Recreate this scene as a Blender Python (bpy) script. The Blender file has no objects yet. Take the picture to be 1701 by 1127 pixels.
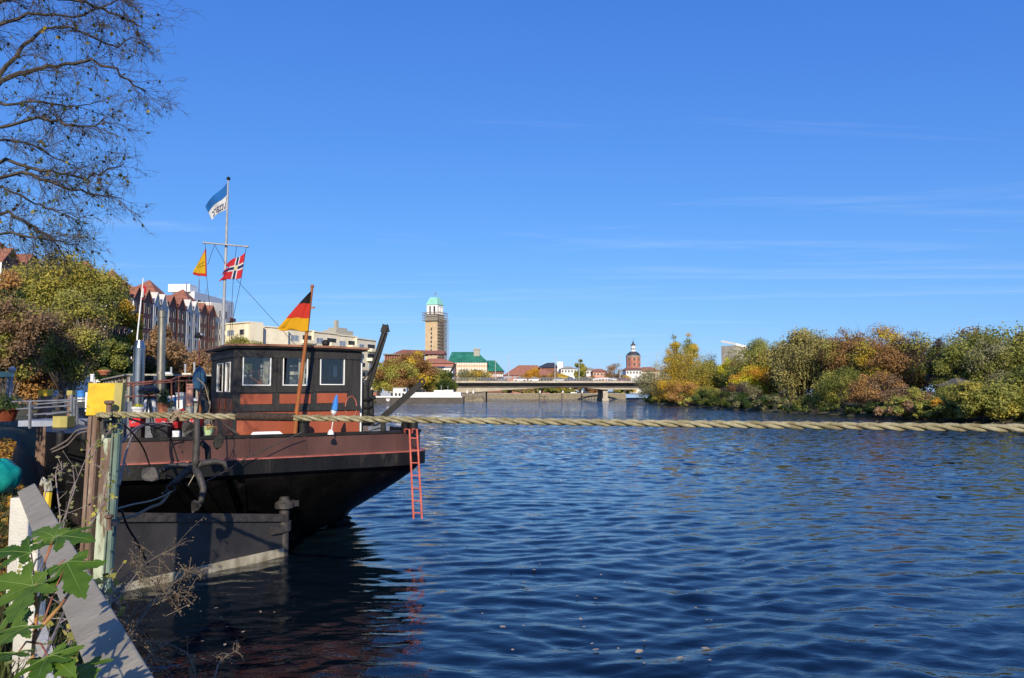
import bpy, math, random
import numpy as np
from mathutils import Vector, Matrix, noise as mnoise
R = math.radians
SC = bpy.context.scene
COL = SC.collection

# ------------------------------------------------------------------ camera, sky, sun, exposure
EYE = Vector((0.0, 0.0, 3.0)); PITCH = R(4.0); FPX = 1240.0
cam_data = bpy.data.cameras.new('camera'); cam = bpy.data.objects.new('camera', cam_data); COL.objects.link(cam)
cam.location = EYE; cam.rotation_euler = (R(90) + PITCH, 0, 0)
cam_data.sensor_width = 36.0; cam_data.lens = FPX / 1701.0 * 36.0
cam_data.clip_start = 0.05; cam_data.clip_end = 6000.0
SC.camera = cam
SUN_AZ = R(175.0); SUN_EL = R(26.0)          # direction TO the sun, clockwise from +Y
TO_SUN = Vector((math.sin(SUN_AZ) * math.cos(SUN_EL), math.cos(SUN_AZ) * math.cos(SUN_EL), math.sin(SUN_EL)))
world = bpy.data.worlds.new('World'); SC.world = world; world.use_nodes = True
wn = world.node_tree.nodes; wl = world.node_tree.links; wn.clear()
sky = wn.new('ShaderNodeTexSky'); sky.sky_type = 'NISHITA'; sky.sun_disc = False
sky.sun_elevation = SUN_EL; sky.sun_rotation = SUN_AZ
sky.air_density = 1.0; sky.dust_density = 0.25; sky.ozone_density = 4.0; sky.altitude = 0
# deep autumn blue: each channel of the sky graded by a power curve (clear dry air)
sp_ = wn.new('ShaderNodeSeparateColor'); cb_n = wn.new('ShaderNodeCombineColor'); wl.new(sky.outputs[0], sp_.inputs[0])
for k, (ga, gp) in enumerate(((.47, .95), (.66, .75), (1.03, .42))):
    m1 = wn.new('ShaderNodeMath'); m1.operation = 'POWER'; m1.inputs[1].default_value = gp; wl.new(sp_.outputs[k], m1.inputs[0])
    m2 = wn.new('ShaderNodeMath'); m2.operation = 'MULTIPLY'; m2.inputs[1].default_value = ga * .125 ** (gp - 1); wl.new(m1.outputs[0], m2.inputs[0]); wl.new(m2.outputs[0], cb_n.inputs[k])
tc = wn.new('ShaderNodeTexCoord'); sep = wn.new('ShaderNodeSeparateXYZ'); wl.new(tc.outputs['Generated'], sep.inputs[0])
# thin cirrus: project the view direction on a flat layer high above
dv = wn.new('ShaderNodeVectorMath'); dv.operation = 'DIVIDE'
mz = wn.new('ShaderNodeMath'); mz.operation = 'MAXIMUM'; mz.inputs[1].default_value = 0.04; wl.new(sep.outputs['Z'], mz.inputs[0])
cz = wn.new('ShaderNodeCombineXYZ')
for k in range(3): wl.new(mz.outputs[0], cz.inputs[k])
wl.new(tc.outputs['Generated'], dv.inputs[0]); wl.new(cz.outputs[0], dv.inputs[1])
mp = wn.new('ShaderNodeMapping'); mp.inputs['Rotation'].default_value = (0, 0, R(32)); mp.inputs['Scale'].default_value = (0.12, 0.7, 1.0)
mp.inputs['Location'].default_value = (3.1, 0.4, 0)
wl.new(dv.outputs[0], mp.inputs['Vector'])
cn = wn.new('ShaderNodeTexNoise'); cn.inputs['Scale'].default_value = 1.0; cn.inputs['Detail'].default_value = 11.0; cn.inputs['Roughness'].default_value = 0.66; cn.inputs['Distortion'].default_value = 1.3
wl.new(mp.outputs[0], cn.inputs['Vector'])
cr = wn.new('ShaderNodeMapRange'); cr.inputs['From Min'].default_value = 0.54; cr.inputs['From Max'].default_value = 0.80
cr.inputs['To Min'].default_value = 0.0; cr.inputs['To Max'].default_value = 0.20; wl.new(cn.outputs['Fac'], cr.inputs['Value'])
cm = wn.new('ShaderNodeMixRGB'); cm.inputs['Color2'].default_value = (7.5, 8.2, 9.0, 1)
wl.new(cr.outputs[0], cm.inputs['Fac']); wl.new(cb_n.outputs[0], cm.inputs['Color1'])
bg = wn.new('ShaderNodeBackground'); bg.inputs['Strength'].default_value = 0.1127
wo = wn.new('ShaderNodeOutputWorld'); wl.new(cm.outputs[0], bg.inputs['Color']); wl.new(bg.outputs[0], wo.inputs['Surface'])
sd = bpy.data.lights.new('sun', 'SUN'); sd.energy = 5.0; sd.angle = R(0.53); sd.color = (1.0, 0.885, 0.70)
sun = bpy.data.objects.new('sun', sd); COL.objects.link(sun); sun.location = (-20, -60, 60)
sun.rotation_euler = (-TO_SUN).to_track_quat('-Z', 'Y').to_euler()
SC.view_settings.view_transform = 'Standard'; SC.view_settings.look = 'None'
SC.view_settings.exposure = 0.15; SC.view_settings.gamma = 1.0
SC.cycles.max_bounces = 8; SC.cycles.transparent_max_bounces = 16

# ------------------------------------------------------------------ helpers
CP, SP = math.cos(PITCH), math.sin(PITCH)
def ray(px, py):
    a = (px - 850.5) / FPX; b = -(py - 563.5) / FPX
    return Vector((a, CP - b * SP, SP + b * CP))
def P(px, py, Y):                      # the world point at depth Y (metres ahead) seen at photo pixel px, py
    d = ray(px, py); return EYE + d * (Y / d.y)
def on_plane(px, py, p0, n):
    d = ray(px, py); return EYE + d * ((Vector(p0) - EYE).dot(n) / d.dot(n))
def PZ(px, py, z):
    d = ray(px, py); return EYE + d * ((z - EYE.z) / d.z)

class MB:
    def __init__(s): s.v = []; s.f = []; s.m = []
    def add(s, vs, fs, mi=0):
        o = len(s.v); s.v += [tuple(v) for v in vs]; s.f += [tuple(i + o for i in f) for f in fs]; s.m += [mi] * len(fs)
    def hexa(s, p, mi=0):              # bottom 4 then top 4
        s.add(p, [(3, 2, 1, 0), (4, 5, 6, 7), (0, 1, 5, 4), (1, 2, 6, 5), (2, 3, 7, 6), (3, 0, 4, 7)], mi)
    def box(s, a, b, mi=0, M=None):
        x0, y0, z0 = a; x1, y1, z1 = b
        p = [Vector(q) for q in ((x0, y0, z0), (x1, y0, z0), (x1, y1, z0), (x0, y1, z0), (x0, y0, z1), (x1, y0, z1), (x1, y1, z1), (x0, y1, z1))]
        if M: p = [M(q) if callable(M) else M @ q for q in p]
        s.hexa(p, mi)
    def beam(s, a, b, w, h, mi=0, roll=0.0):
        a, b = Vector(a), Vector(b); d = (b - a).normalized()
        up = Vector((0, 0, 1)) if abs(d.z) < .95 else Vector((0, 1, 0))
        sx = d.cross(up).normalized(); sy = sx.cross(d)
        if roll: q = Matrix.Rotation(roll, 3, d); sx = q @ sx; sy = q @ sy
        sx *= w / 2; sy *= h / 2
        s.hexa([a - sx - sy, a + sx - sy, b + sx - sy, b - sx - sy, a - sx + sy, a + sx + sy, b + sx + sy, b - sx + sy], mi)
    def tube(s, pts, r, n=8, mi=0, cap=True):
        pts = [Vector(p) for p in pts]; k = len(pts)
        rs = r if isinstance(r, (list, tuple)) else [r] * k
        ref = None; rings = []
        for i in range(k):
            d = (pts[min(i + 1, k - 1)] - pts[max(i - 1, 0)])
            d = d.normalized() if d.length > 1e-9 else Vector((0, 0, 1))
            if ref is None: ref = Vector((0, 0, 1)) if abs(d.z) < .9 else Vector((1, 0, 0))
            x = ref - d * ref.dot(d)
            x = x.normalized() if x.length > 1e-6 else d.orthogonal().normalized()
            ref = x; y = d.cross(x)
            rings.append([pts[i] + (x * math.cos(2 * math.pi * j / n) + y * math.sin(2 * math.pi * j / n)) * rs[i] for j in range(n)])
        fs = [(i * n + j, i * n + (j + 1) % n, (i + 1) * n + (j + 1) % n, (i + 1) * n + j) for i in range(k - 1) for j in range(n)]
        if cap and n > 2: fs += [tuple(range(n - 1, -1, -1)), tuple((k - 1) * n + j for j in range(n))]
        s.add([p for q in rings for p in q], fs, mi)
    def lathe(s, prof, c=(0, 0, 0), n=20, mi=0, M=None):
        c = Vector(c); vs = []
        for (r, z) in prof:
            for j in range(n):
                q = Vector((r * math.cos(2 * math.pi * (j + .5) / n), r * math.sin(2 * math.pi * (j + .5) / n), z))
                vs.append((M @ q if M else q) + c)
        k = len(prof)
        fs = [(i * n + j, i * n + (j + 1) % n, (i + 1) * n + (j + 1) % n, (i + 1) * n + j) for i in range(k - 1) for j in range(n)]
        fs += [tuple(range(n - 1, -1, -1)), tuple((k - 1) * n + j for j in range(n))]
        s.add(vs, fs, mi)
    def ball(s, c, r, n=10, mi=0, sq=(1, 1, 1)):
        s.lathe([(max(1e-4, r * math.sin(math.pi * i / n)) , -r * math.cos(math.pi * i / n)) for i in range(n + 1)], c, max(8, n), mi, Matrix.Diagonal(Vector(sq)))
    def prism(s, poly, ext, mi=0):      # planar polygon swept by a vector
        poly = [Vector(p) for p in poly]; e = Vector(ext); n = len(poly)
        s.add(poly + [p + e for p in poly], [tuple(range(n - 1, -1, -1)), tuple(range(n, 2 * n))] + [(i, (i + 1) % n, (i + 1) % n + n, i + n) for i in range(n)], mi)
    def build(s, name, mats, parent=None, smooth=False, origin=None):
        me = bpy.data.meshes.new(name)
        o = bpy.data.objects.new(name, me); COL.objects.link(o)
        vs = np.array(s.v, dtype=float)
        if parent is None:
            if origin is None: origin = ((vs[:, 0].min() + vs[:, 0].max()) / 2, (vs[:, 1].min() + vs[:, 1].max()) / 2, vs[:, 2].min())
            vs = vs - np.array(origin); o.location = origin
        else:
            o.parent = parent
            m = WORLD.get(parent.name, Matrix.Identity(4)); o.matrix_parent_inverse = m.inverted()
        me.from_pydata(vs.tolist(), [], s.f)
        for m in (mats if isinstance(mats, (list, tuple)) else [mats]): me.materials.append(m)
        me.polygons.foreach_set('material_index', s.m)
        if smooth:
            me.polygons.foreach_set('use_smooth', [True] * len(s.f))
            if smooth != 'all': me.set_sharp_from_angle(angle=R(38))
        me.update()
        return o
WORLD = {}
def tag(o, label=None, cat=None, group=None, kind=None):
    if label: o['label'] = label
    if cat: o['category'] = cat
    if group: o['group'] = group
    if kind: o['kind'] = kind
    return o
def thing(name, label, cat, loc, group=None, rotz=0.0):
    o = bpy.data.objects.new(name, None); COL.objects.link(o); o.empty_display_size = .2
    o.location = loc; o.rotation_euler = (0, 0, rotz)
    WORLD[o.name] = Matrix.Translation(Vector(loc)) @ Matrix.Rotation(rotz, 4, 'Z')
    return tag(o, label, cat, group)
def copy_tree(o, parent=None):
    c = o.copy(); COL.objects.link(c)
    if parent: c.parent = parent
    for ch in list(o.children): copy_tree(ch, c)
    return c

# ------------------------------------------------------------------ materials
def pmat(name, c1, c2=None, scale=3.0, rough=.7, metal=0.0, bump=0.0, bscale=None, stretch=(1, 1, 1), detail=5.0, lo=.38, hi=.62, spec=.5, coord='Object', c3=None):
    m = bpy.data.materials.new(name); m.use_nodes = True; nt = m.node_tree; N = nt.nodes; L = nt.links
    b = N['Principled BSDF']; b.inputs['Roughness'].default_value = rough; b.inputs['Metallic'].default_value = metal
    b.inputs['Specular IOR Level'].default_value = spec
    if c2 is None: c2 = tuple(min(1, x * 1.25 + .004) for x in c1); c1 = tuple(x * .8 for x in c1)
    t = N.new('ShaderNodeTexCoord'); mpn = N.new('ShaderNodeMapping'); mpn.inputs['Scale'].default_value = stretch
    L.new(t.outputs[coord], mpn.inputs['Vector'])
    n = N.new('ShaderNodeTexNoise'); n.inputs['Scale'].default_value = scale; n.inputs['Detail'].default_value = detail; n.inputs['Roughness'].default_value = .62
    L.new(mpn.outputs[0], n.inputs['Vector'])
    r = N.new('ShaderNodeValToRGB'); r.color_ramp.elements[0].position = lo; r.color_ramp.elements[1].position = hi
    r.color_ramp.elements[0].color = (*c1, 1); r.color_ramp.elements[1].color = (*c2, 1)
    if c3: e = r.color_ramp.elements.new(min(.98, hi + .06)); e.color = (*c3, 1)
    L.new(n.outputs['Fac'], r.inputs['Fac']); L.new(r.outputs['Color'], b.inputs['Base Color'])
    if bump:
        n2 = N.new('ShaderNodeTexNoise'); n2.inputs['Scale'].default_value = bscale or scale * 6; n2.inputs['Detail'].default_value = 6
        L.new(mpn.outputs[0], n2.inputs['Vector'])
        bp = N.new('ShaderNodeBump'); bp.inputs['Strength'].default_value = bump; bp.inputs['Distance'].default_value = .02
        L.new(n2.outputs['Fac'], bp.inputs['Height']); L.new(bp.outputs[0], b.inputs['Normal'])
    return m
def brickmat(name, c1, c2, mortar, sx=1.0, sz=1.0):
    m = pmat(name, c1, c2, .35, .85)
    N = m.node_tree.nodes; L = m.node_tree.links
    t = N.new('ShaderNodeTexCoord'); s = N.new('ShaderNodeSeparateXYZ'); a = N.new('ShaderNodeMath'); a.operation = 'ADD'; c = N.new('ShaderNodeCombineXYZ')
    L.new(t.outputs['Object'], s.inputs[0]); L.new(s.outputs[0], a.inputs[0]); L.new(s.outputs[1], a.inputs[1]); L.new(a.outputs[0], c.inputs[0]); L.new(s.outputs[2], c.inputs[1])
    b = N.new('ShaderNodeTexBrick'); b.inputs['Scale'].default_value = 1.0; b.inputs['Brick Width'].default_value = .5 * sx; b.inputs['Row Height'].default_value = .16 * sz
    b.inputs['Mortar Size'].default_value = .012; b.inputs['Mortar'].default_value = (*mortar, 1)
    r = [n for n in N if n.type == 'VALTORGB'][0]
    L.new(r.outputs[0], b.inputs['Color1']); L.new(r.outputs[0], b.inputs['Color2']); L.new(c.outputs[0], b.inputs['Vector'])
    L.new(b.outputs['Color'], N['Principled BSDF'].inputs['Base Color'])
    return m
def glassmat(name, tint=(.75, .8, .85), refl=.12, rough=.02):
    m = bpy.data.materials.new(name); m.use_nodes = True; nt = m.node_tree; N = nt.nodes; L = nt.links; N.clear()
    o = N.new('ShaderNodeOutputMaterial'); mx = N.new('ShaderNodeMixShader'); t = N.new('ShaderNodeBsdfTransparent'); g = N.new('ShaderNodeBsdfGlossy')
    t.inputs['Color'].default_value = (*tint, 1); g.inputs['Roughness'].default_value = rough
    f = N.new('ShaderNodeFresnel'); f.inputs['IOR'].default_value = 1.5; ad = N.new('ShaderNodeMath'); ad.operation = 'ADD'; ad.inputs[1].default_value = refl
    L.new(f.outputs[0], ad.inputs[0]); L.new(ad.outputs[0], mx.inputs[0]); L.new(t.outputs[0], mx.inputs[1]); L.new(g.outputs[0], mx.inputs[2]); L.new(mx.outputs[0], o.inputs[0])
    return m
def leafmat(name, stops, trans=.35, rough=.6):
    m = bpy.data.materials.new(name); m.use_nodes = True; nt = m.node_tree; N = nt.nodes; L = nt.links; N.clear()
    o = N.new('ShaderNodeOutputMaterial'); a = N.new('ShaderNodeAttribute'); a.attribute_name = 'tint'
    r = N.new('ShaderNodeValToRGB'); els = r.color_ramp.elements
    els[0].position = 0; els[0].color = (*stops[0], 1); els[1].position = 1; els[1].color = (*stops[-1], 1)
    for i, c in enumerate(stops[1:-1]): e = els.new((i + 1) / (len(stops) - 1)); e.color = (*c, 1)
    L.new(a.outputs['Fac'], r.inputs[0])
    d = N.new('ShaderNodeBsdfPrincipled'); d.inputs['Roughness'].default_value = rough; d.inputs['Specular IOR Level'].default_value = .25
    t = N.new('ShaderNodeBsdfTranslucent'); mx = N.new('ShaderNodeMixShader'); mx.inputs[0].default_value = trans
    L.new(r.outputs[0], d.inputs['Base Color']); L.new(r.outputs[0], t.inputs['Color']); L.new(d.outputs[0], mx.inputs[1]); L.new(t.outputs[0], mx.inputs[2]); L.new(mx.outputs[0], o.inputs[0])
    return m
M = {}
M['black_paint'] = pmat('black tar paint', (.003, .003, .003), (.009, .008, .008), 2.6, .42, bump=.3, bscale=30, spec=.3, lo=.4, hi=.62, stretch=(1, 1, .3), c3=(.03, .024, .02))
M['black_iron'] = pmat('black iron', (.007, .007, .007), (.020, .018, .017), 6, .5, bump=.3, bscale=60, spec=.25)
M['rusty_iron'] = pmat('dark rusty iron', (.022, .021, .021), (.055, .046, .04), 9, .62, bump=.5, bscale=40)
M['maroon'] = pmat('maroon bulwark paint', (.060, .026, .020), (.098, .044, .034), 1.3, .4, bump=.15, bscale=14, stretch=(1, 1, .35))
M['redline'] = pmat('faded red paint', (.28, .07, .055), (.40, .13, .10), 4, .5)
M['oxide'] = pmat('red oxide paint', (.255, .056, .022), (.315, .074, .03), 2.2, .45, bump=.15, stretch=(1, 1, .3), detail=8, c3=(.36, .10, .045))
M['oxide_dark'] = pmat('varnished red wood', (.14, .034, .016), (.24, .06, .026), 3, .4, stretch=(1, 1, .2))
M['blackwood'] = pmat('black stained wood', (.008, .007, .007), (.022, .019, .017), 5, .6, bump=.3, bscale=22, stretch=(4, 4, .35))
M['roofedge'] = pmat('brown roof edging', (.20, .085, .045), (.34, .16, .09), 3, .6)
M['whiteframe'] = pmat('white frame paint', (.52, .50, .45), (.66, .64, .60), 5, .5)
M['cream'] = pmat('cream curtain', (.62, .56, .42), (.72, .66, .52), 3, .9)
M['interior'] = pmat('pale cabin lining', (.42, .40, .37), (.50, .48, .45), 2, .8)
M['varnish'] = pmat('orange varnished wood', (.24, .075, .018), (.36, .12, .03), 6, .35, stretch=(3, 3, .3))
M['galv'] = pmat('galvanised steel', (.30, .31, .32), (.46, .47, .48), 8, .42, .7)
M['greypole'] = pmat('grey painted pole', (.26, .27, .29), (.36, .37, .39), 4, .5)
M['steel'] = pmat('polished stainless flue', (.24, .24, .24), (.42, .42, .42), 2, .24, .95, stretch=(1, 1, .3))
M['oldflue'] = pmat('tarnished flue pipe', (.20, .185, .15), (.36, .33, .27), 3, .4, .75, stretch=(2, 2, .4))
M['rustrail'] = pmat('rust red railing', (.11, .034, .024), (.20, .07, .05), 8, .6)
M['ladder'] = pmat('orange red ladder paint', (.42, .075, .045), (.56, .13, .09), 7, .5)
M['yellow'] = pmat('chipped yellow paint', (.52, .33, .012), (.70, .47, .02), 6.0, .5, bump=.25, bscale=14, lo=.3, hi=.60, detail=10, c3=(.40, .28, .04))
M['olive_yellow'] = pmat('olive yellow edge', (.30, .26, .075), (.44, .37, .11), 4, .7, stretch=(1, 1, .25))
M['rust_pile'] = pmat('rusty sheet pile', (.115, .066, .046), (.25, .165, .12), 3.2, .8, bump=.5, bscale=25, stretch=(2, 2, .45), c3=(.34, .36, .27))
M['green_pile'] = pmat('peeling green pile paint', (.13, .08, .06), (.33, .38, .28), 2.6, .7, bump=.4, bscale=22, stretch=(2, 2, .42), lo=.47, hi=.52, c3=(.42, .48, .38))
M['teal_pile'] = pmat('dark green pile paint', (.09, .14, .115), (.20, .29, .235), 3, .7, bump=.3, stretch=(2, 2, .4))
M['greyrail'] = pmat('weathered grey rail paint', (.22, .195, .145), (.31, .28, .215), 6, .8, bump=.3, bscale=40, stretch=(1, 1, 1), lo=.3, hi=.7, c3=(.35, .32, .25))
M['whitewood'] = pmat('weathered white fence paint', (.42, .40, .35), (.58, .56, .50), 2.5, .75, bump=.35, bscale=50, stretch=(1, 1, 1), lo=.3)
M['rope'] = pmat('tan mooring rope', (.34, .29, .155), (.64, .57, .36), 9, .95, bump=1.0, bscale=300, detail=12, c3=(.50, .51, .28), spec=.1)
M['darkrope'] = pmat('dark brown rope section', (.028, .018, .012), (.07, .045, .03), 30, .9, bump=.8, bscale=120)
M['oldrope'] = pmat('old grey brown rope', (.16, .115, .07), (.28, .21, .135), 30, .9)
M['palerope'] = pmat('pale grey rope', (.26, .205, .14), (.38, .31, .22), 30, .9)
M['cable'] = pmat('black cable', (.01, .01, .01), (.02, .02, .02), 10, .5)
M['hose'] = pmat('brown grey hose', (.16, .125, .105), (.28, .23, .20), 10, .6)
M['teal_bag'] = pmat('turquoise plastic sack', (.0, .17, .15), (.01, .27, .235), 4, .35, bump=.5, bscale=8)
M['red'] = pmat('bright red plastic', (.50, .018, .02), (.62, .035, .03), 3, .4)
M['white'] = pmat('white paint', (.70, .70, .69), (.80, .80, .79), 1.5, .5)
M['terracotta'] = pmat('terracotta', (.36, .12, .055), (.48, .19, .10), 5, .85)
M['pink_clay'] = pmat('pale pink clay pipe', (.56, .25, .17), (.68, .36, .26), 4, .8)
M['stonegrey'] = pmat('grey stone', (.27, .26, .21), (.42, .40, .34), 6, .9)
M['palegreen'] = pmat('pale green plastic pot', (.40, .55, .27), (.50, .63, .35), 3, .45)
M['blue_cloth'] = pmat('dark blue canvas', (.012, .05, .12), (.03, .10, .20), 4, .9)
M['blue_bright'] = pmat('bright blue cloth', (.03, .18, .52), (.06, .26, .62), 4, .8)
M['mint'] = pmat('mint green paint', (.30, .52, .40), (.42, .62, .50), 5, .6)
M['greyblue'] = pmat('grey blue paint', (.22, .25, .31), (.33, .36, .43), 3, .6)
M['dark_metal'] = pmat('grey steel railing', (.16, .17, .19), (.27, .28, .31), 5, .45, .5)
M['soil'] = pmat('dark potting soil', (.02, .014, .01), (.05, .035, .025), 20, 1)
M['bark'] = pmat('bark', (.028, .022, .017), (.075, .06, .048), 6, .9, bump=.6, bscale=18, stretch=(2, 2, .4))
M['palebark'] = pmat('pale bark', (.14, .12, .095), (.26, .23, .18), 5, .9, bump=.5, bscale=18, stretch=(2, 2, .4))
M['twig'] = pmat('dark twig bark', (.030, .024, .018), (.075, .06, .045), 10, .85)
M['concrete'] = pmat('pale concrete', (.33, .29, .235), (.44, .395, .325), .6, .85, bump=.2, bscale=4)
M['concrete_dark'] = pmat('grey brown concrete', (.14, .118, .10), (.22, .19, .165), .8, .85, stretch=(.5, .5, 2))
M['quaystone'] = pmat('quay stone', (.15, .125, .08), (.27, .23, .155), 1.2, .9, stretch=(1, 1, 2))
M['asphalt'] = pmat('asphalt', (.04, .04, .042), (.06, .06, .062), 3, .9)
M['brick'] = brickmat('dark red brick', (.155, .055, .038), (.225, .085, .06), (.20, .13, .10))
M['redbrick'] = brickmat('church red brick', (.34, .11, .07), (.46, .17, .11), (.42, .27, .2))
M['grey_render'] = pmat('grey render', (.50, .48, .44), (.60, .58, .54), .5, .85)
M['white_render'] = pmat('white render', (.74, .73, .70), (.82, .81, .78), .4, .85)
M['cream_render'] = pmat('cream render', (.70, .62, .44), (.78, .70, .53), .4, .85)
M['tan_stone'] = pmat('tan sandstone', (.50, .36, .21), (.58, .44, .28), .3, .85, bump=.1)
M['tile'] = pmat('red brown roof tile', (.20, .075, .045), (.30, .12, .075), .8, .8, stretch=(1, 1, 3))
M['orangetile'] = pmat('orange red roof tile', (.27, .105, .06), (.37, .16, .10), .8, .8)
M['copper'] = pmat('mint copper roof', (.22, .52, .41), (.30, .62, .50), .5, .6)
M['greenroof'] = pmat('dark green copper roof', (.012, .12, .075), (.03, .19, .125), .3, .6)
M['slate'] = pmat('dark slate roof', (.03, .032, .04), (.06, .062, .07), 1, .6)
M['window_dark'] = pmat('dark window glass', (.02, .024, .03), (.05, .055, .065), .6, .5, spec=.06)
M['window_sky'] = pmat('pale window glass', (.16, .20, .26), (.26, .31, .38), .5, .1)
M['glass'] = glassmat('clear pane', (.80, .83, .86), .02)
M['greyglass'] = glassmat('grey green pane', (.35, .40, .37), .15)
M['scaffold'] = pmat('rusty scaffold', (.14, .11, .085), (.24, .20, .16), 2, .7)
M['redsteel'] = pmat('red steel frame', (.30, .10, .07), (.42, .17, .12), 1, .7)
M['ground'] = pmat('bank earth and grass', (.045, .05, .018), (.085, .07, .032), 1.4, 1, bump=.8, bscale=9, c3=(.12, .085, .04))
M['farground'] = pmat('park ground', (.07, .075, .03), (.11, .10, .05), .06, 1)
M['shore'] = pmat('damp shore sand', (.10, .08, .05), (.22, .18, .12), .6, .95, bump=.5, bscale=4)
M['riverbed'] = pmat('river bed', (.02, .022, .018), (.03, .032, .026), 1, 1)

# ------------------------------------------------------------------ the setting: water, banks, ground
def water_mesh():
    rng = np.random.RandomState(5)
    r = 1.6 * np.exp(np.arange(0, 1250) * .0045); r = r[r < 345]
    a = np.linspace(R(-88), R(88), 780)
    RR, AA = np.meshgrid(r, a, indexing='ij')
    X = RR * np.sin(AA); Y = RR * np.cos(AA); Z = np.zeros_like(X)
    sp = RR * .0046
    comps = []
    WS = lambda lam: float(np.interp(lam, [.13, .25, .45, .8, 1.2, 2.0, 3.0], [.8, 1.15, 1.3, .85, .5, .28, .18]))
    for k in range(64):
        lam = .14 * (16 ** (k / 63.0)) * rng.uniform(.9, 1.1)
        th = rng.normal(R(-78), R(20) if lam > .6 else R(40))   # travel direction, mostly towards the viewer
        slope = .036 * (1.0 if lam > .45 else .8) * rng.uniform(.6, 1.3)
        comps.append((lam, th, slope * WS(lam), rng.uniform(0, 6.28)))
    wx = X + .35 * np.sin(Y * .55 + 1.0) + .2 * np.sin(X * .8 + Y * .3); wy = Y + .35 * np.sin(X * .5) + .15 * np.sin(X * 1.3 - Y * .7)
    for lam, th, slope, ph in comps:
        k = 2 * math.pi / lam; amp = slope / k
        att = np.clip((lam / sp - 2.5) / 3.0, 0, 1)
        Z += amp * att * np.sin(k * (wx * math.cos(th) + wy * math.sin(th)) + ph)
    gust = .72 + .34 * np.sin(X * .09 + 1.3 * np.sin(Y * .06) + 2) * np.sin(Y * .11 + X * .03)
    lee = 1 - .74 * np.exp(-((X + 5.5) / 4.9) ** 4) * np.exp(-((Y - 7) / 9.0) ** 4)
    Z *= np.clip(gust, .4, 1.1) * lee
    nr, na = X.shape
    co = np.stack([X, Y, Z], -1).reshape(-1, 3)
    idx = np.arange(nr * na).reshape(nr, na)
    q = np.stack([idx[:-1, :-1], idx[:-1, 1:], idx[1:, 1:], idx[1:, :-1]], -1).reshape(-1, 4)[:, ::-1]
    return co, q
def np_mesh(name, co, quads, mats, parent=None, tint=None, smooth=False):
    me = bpy.data.meshes.new(name); nv, nf = len(co), len(quads); k = quads.shape[1]
    me.vertices.add(nv); me.vertices.foreach_set('co', np.ascontiguousarray(co, dtype=np.float32).ravel())
    me.loops.add(nf * k); me.loops.foreach_set('vertex_index', np.ascontiguousarray(quads, dtype=np.int32).ravel())
    me.polygons.add(nf); me.polygons.foreach_set('loop_start', np.arange(0, nf * k, k, dtype=np.int32))
    if smooth: me.polygons.foreach_set('use_smooth', np.ones(nf, dtype=bool))
    for m in (mats if isinstance(mats, (list, tuple)) else [mats]): me.materials.append(m)
    me.update(calc_edges=True)
    if tint is not None:
        at = me.attributes.new('tint', 'FLOAT', 'FACE'); at.data.foreach_set('value', np.ascontiguousarray(tint, dtype=np.float32))
    o = bpy.data.objects.new(name, me); COL.objects.link(o)
    if parent is not None:
        o.parent = parent; o.matrix_parent_inverse = WORLD.get(parent.name, Matrix.Identity(4)).inverted()
    return o
wm = bpy.data.materials.new('river water'); wm.use_nodes = True
N = wm.node_tree.nodes; L = wm.node_tree.links; b = N['Principled BSDF']
b.inputs['Base Color'].default_value = (.002, .006, .010, 1); b.inputs['Roughness'].default_value = .035; b.inputs['IOR'].default_value = 1.48
t = N.new('ShaderNodeTexCoord'); mpn = N.new('ShaderNodeMapping'); mpn.inputs['Rotation'].default_value = (0, 0, R(8)); mpn.inputs['Scale'].default_value = (1.0, 2.1, 1)
L.new(t.outputs['Object'], mpn.inputs[0])
n1 = N.new('ShaderNodeTexNoise'); n1.inputs['Scale'].default_value = 1.6; n1.inputs['Detail'].default_value = 4; n1.inputs['Roughness'].default_value = .55; n1.inputs['Distortion'].default_value = .5
L.new(mpn.outputs[0], n1.inputs['Vector'])
bp = N.new('ShaderNodeBump'); bp.inputs['Strength'].default_value = 1.0; bp.inputs['Distance'].default_value = .11
bp.inputs['Distance'].default_value = .018
gl = N.new('ShaderNodeVectorMath'); gl.operation = 'LENGTH'; L.new(t.outputs['Object'], gl.inputs[0])      # choppier out on the open river
mr = N.new('ShaderNodeMapRange'); mr.inputs['From Min'].default_value = 9; mr.inputs['From Max'].default_value = 65; mr.inputs['To Min'].default_value = 0.0; mr.inputs['To Max'].default_value = 2.0
L.new(gl.outputs['Value'], mr.inputs['Value'])
mg_ = N.new('ShaderNodeMapping'); mg_.inputs['Scale'].default_value = (.35, 1.0, 1); L.new(t.outputs['Object'], mg_.inputs[0])
ng_ = N.new('ShaderNodeTexNoise'); ng_.inputs['Scale'].default_value = .09; ng_.inputs['Detail'].default_value = 4; L.new(mg_.outputs[0], ng_.inputs['Vector'])
rg_ = N.new('ShaderNodeMapRange'); rg_.inputs['From Min'].default_value = .3; rg_.inputs['From Max'].default_value = .7; rg_.inputs['To Min'].default_value = .55; rg_.inputs['To Max'].default_value = 1.3; L.new(ng_.outputs['Fac'], rg_.inputs['Value'])
am_ = N.new('ShaderNodeMath'); am_.operation = 'MULTIPLY'; L.new(mr.outputs[0], am_.inputs[0]); L.new(rg_.outputs[0], am_.inputs[1])
nc_ = N.new('ShaderNodeTexNoise'); nc_.inputs['Scale'].default_value = 1.9; nc_.inputs['Detail'].default_value = 3; L.new(mpn.outputs[0], nc_.inputs['Vector'])
sb_ = N.new('ShaderNodeVectorMath'); sb_.operation = 'SUBTRACT'; sb_.inputs[1].default_value = (.5, .5, .5); L.new(nc_.outputs['Color'], sb_.inputs[0])
fl_ = N.new('ShaderNodeVectorMath'); fl_.operation = 'MULTIPLY'; fl_.inputs[1].default_value = (.6, 1.0, 0); L.new(sb_.outputs[0], fl_.inputs[0])
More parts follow.
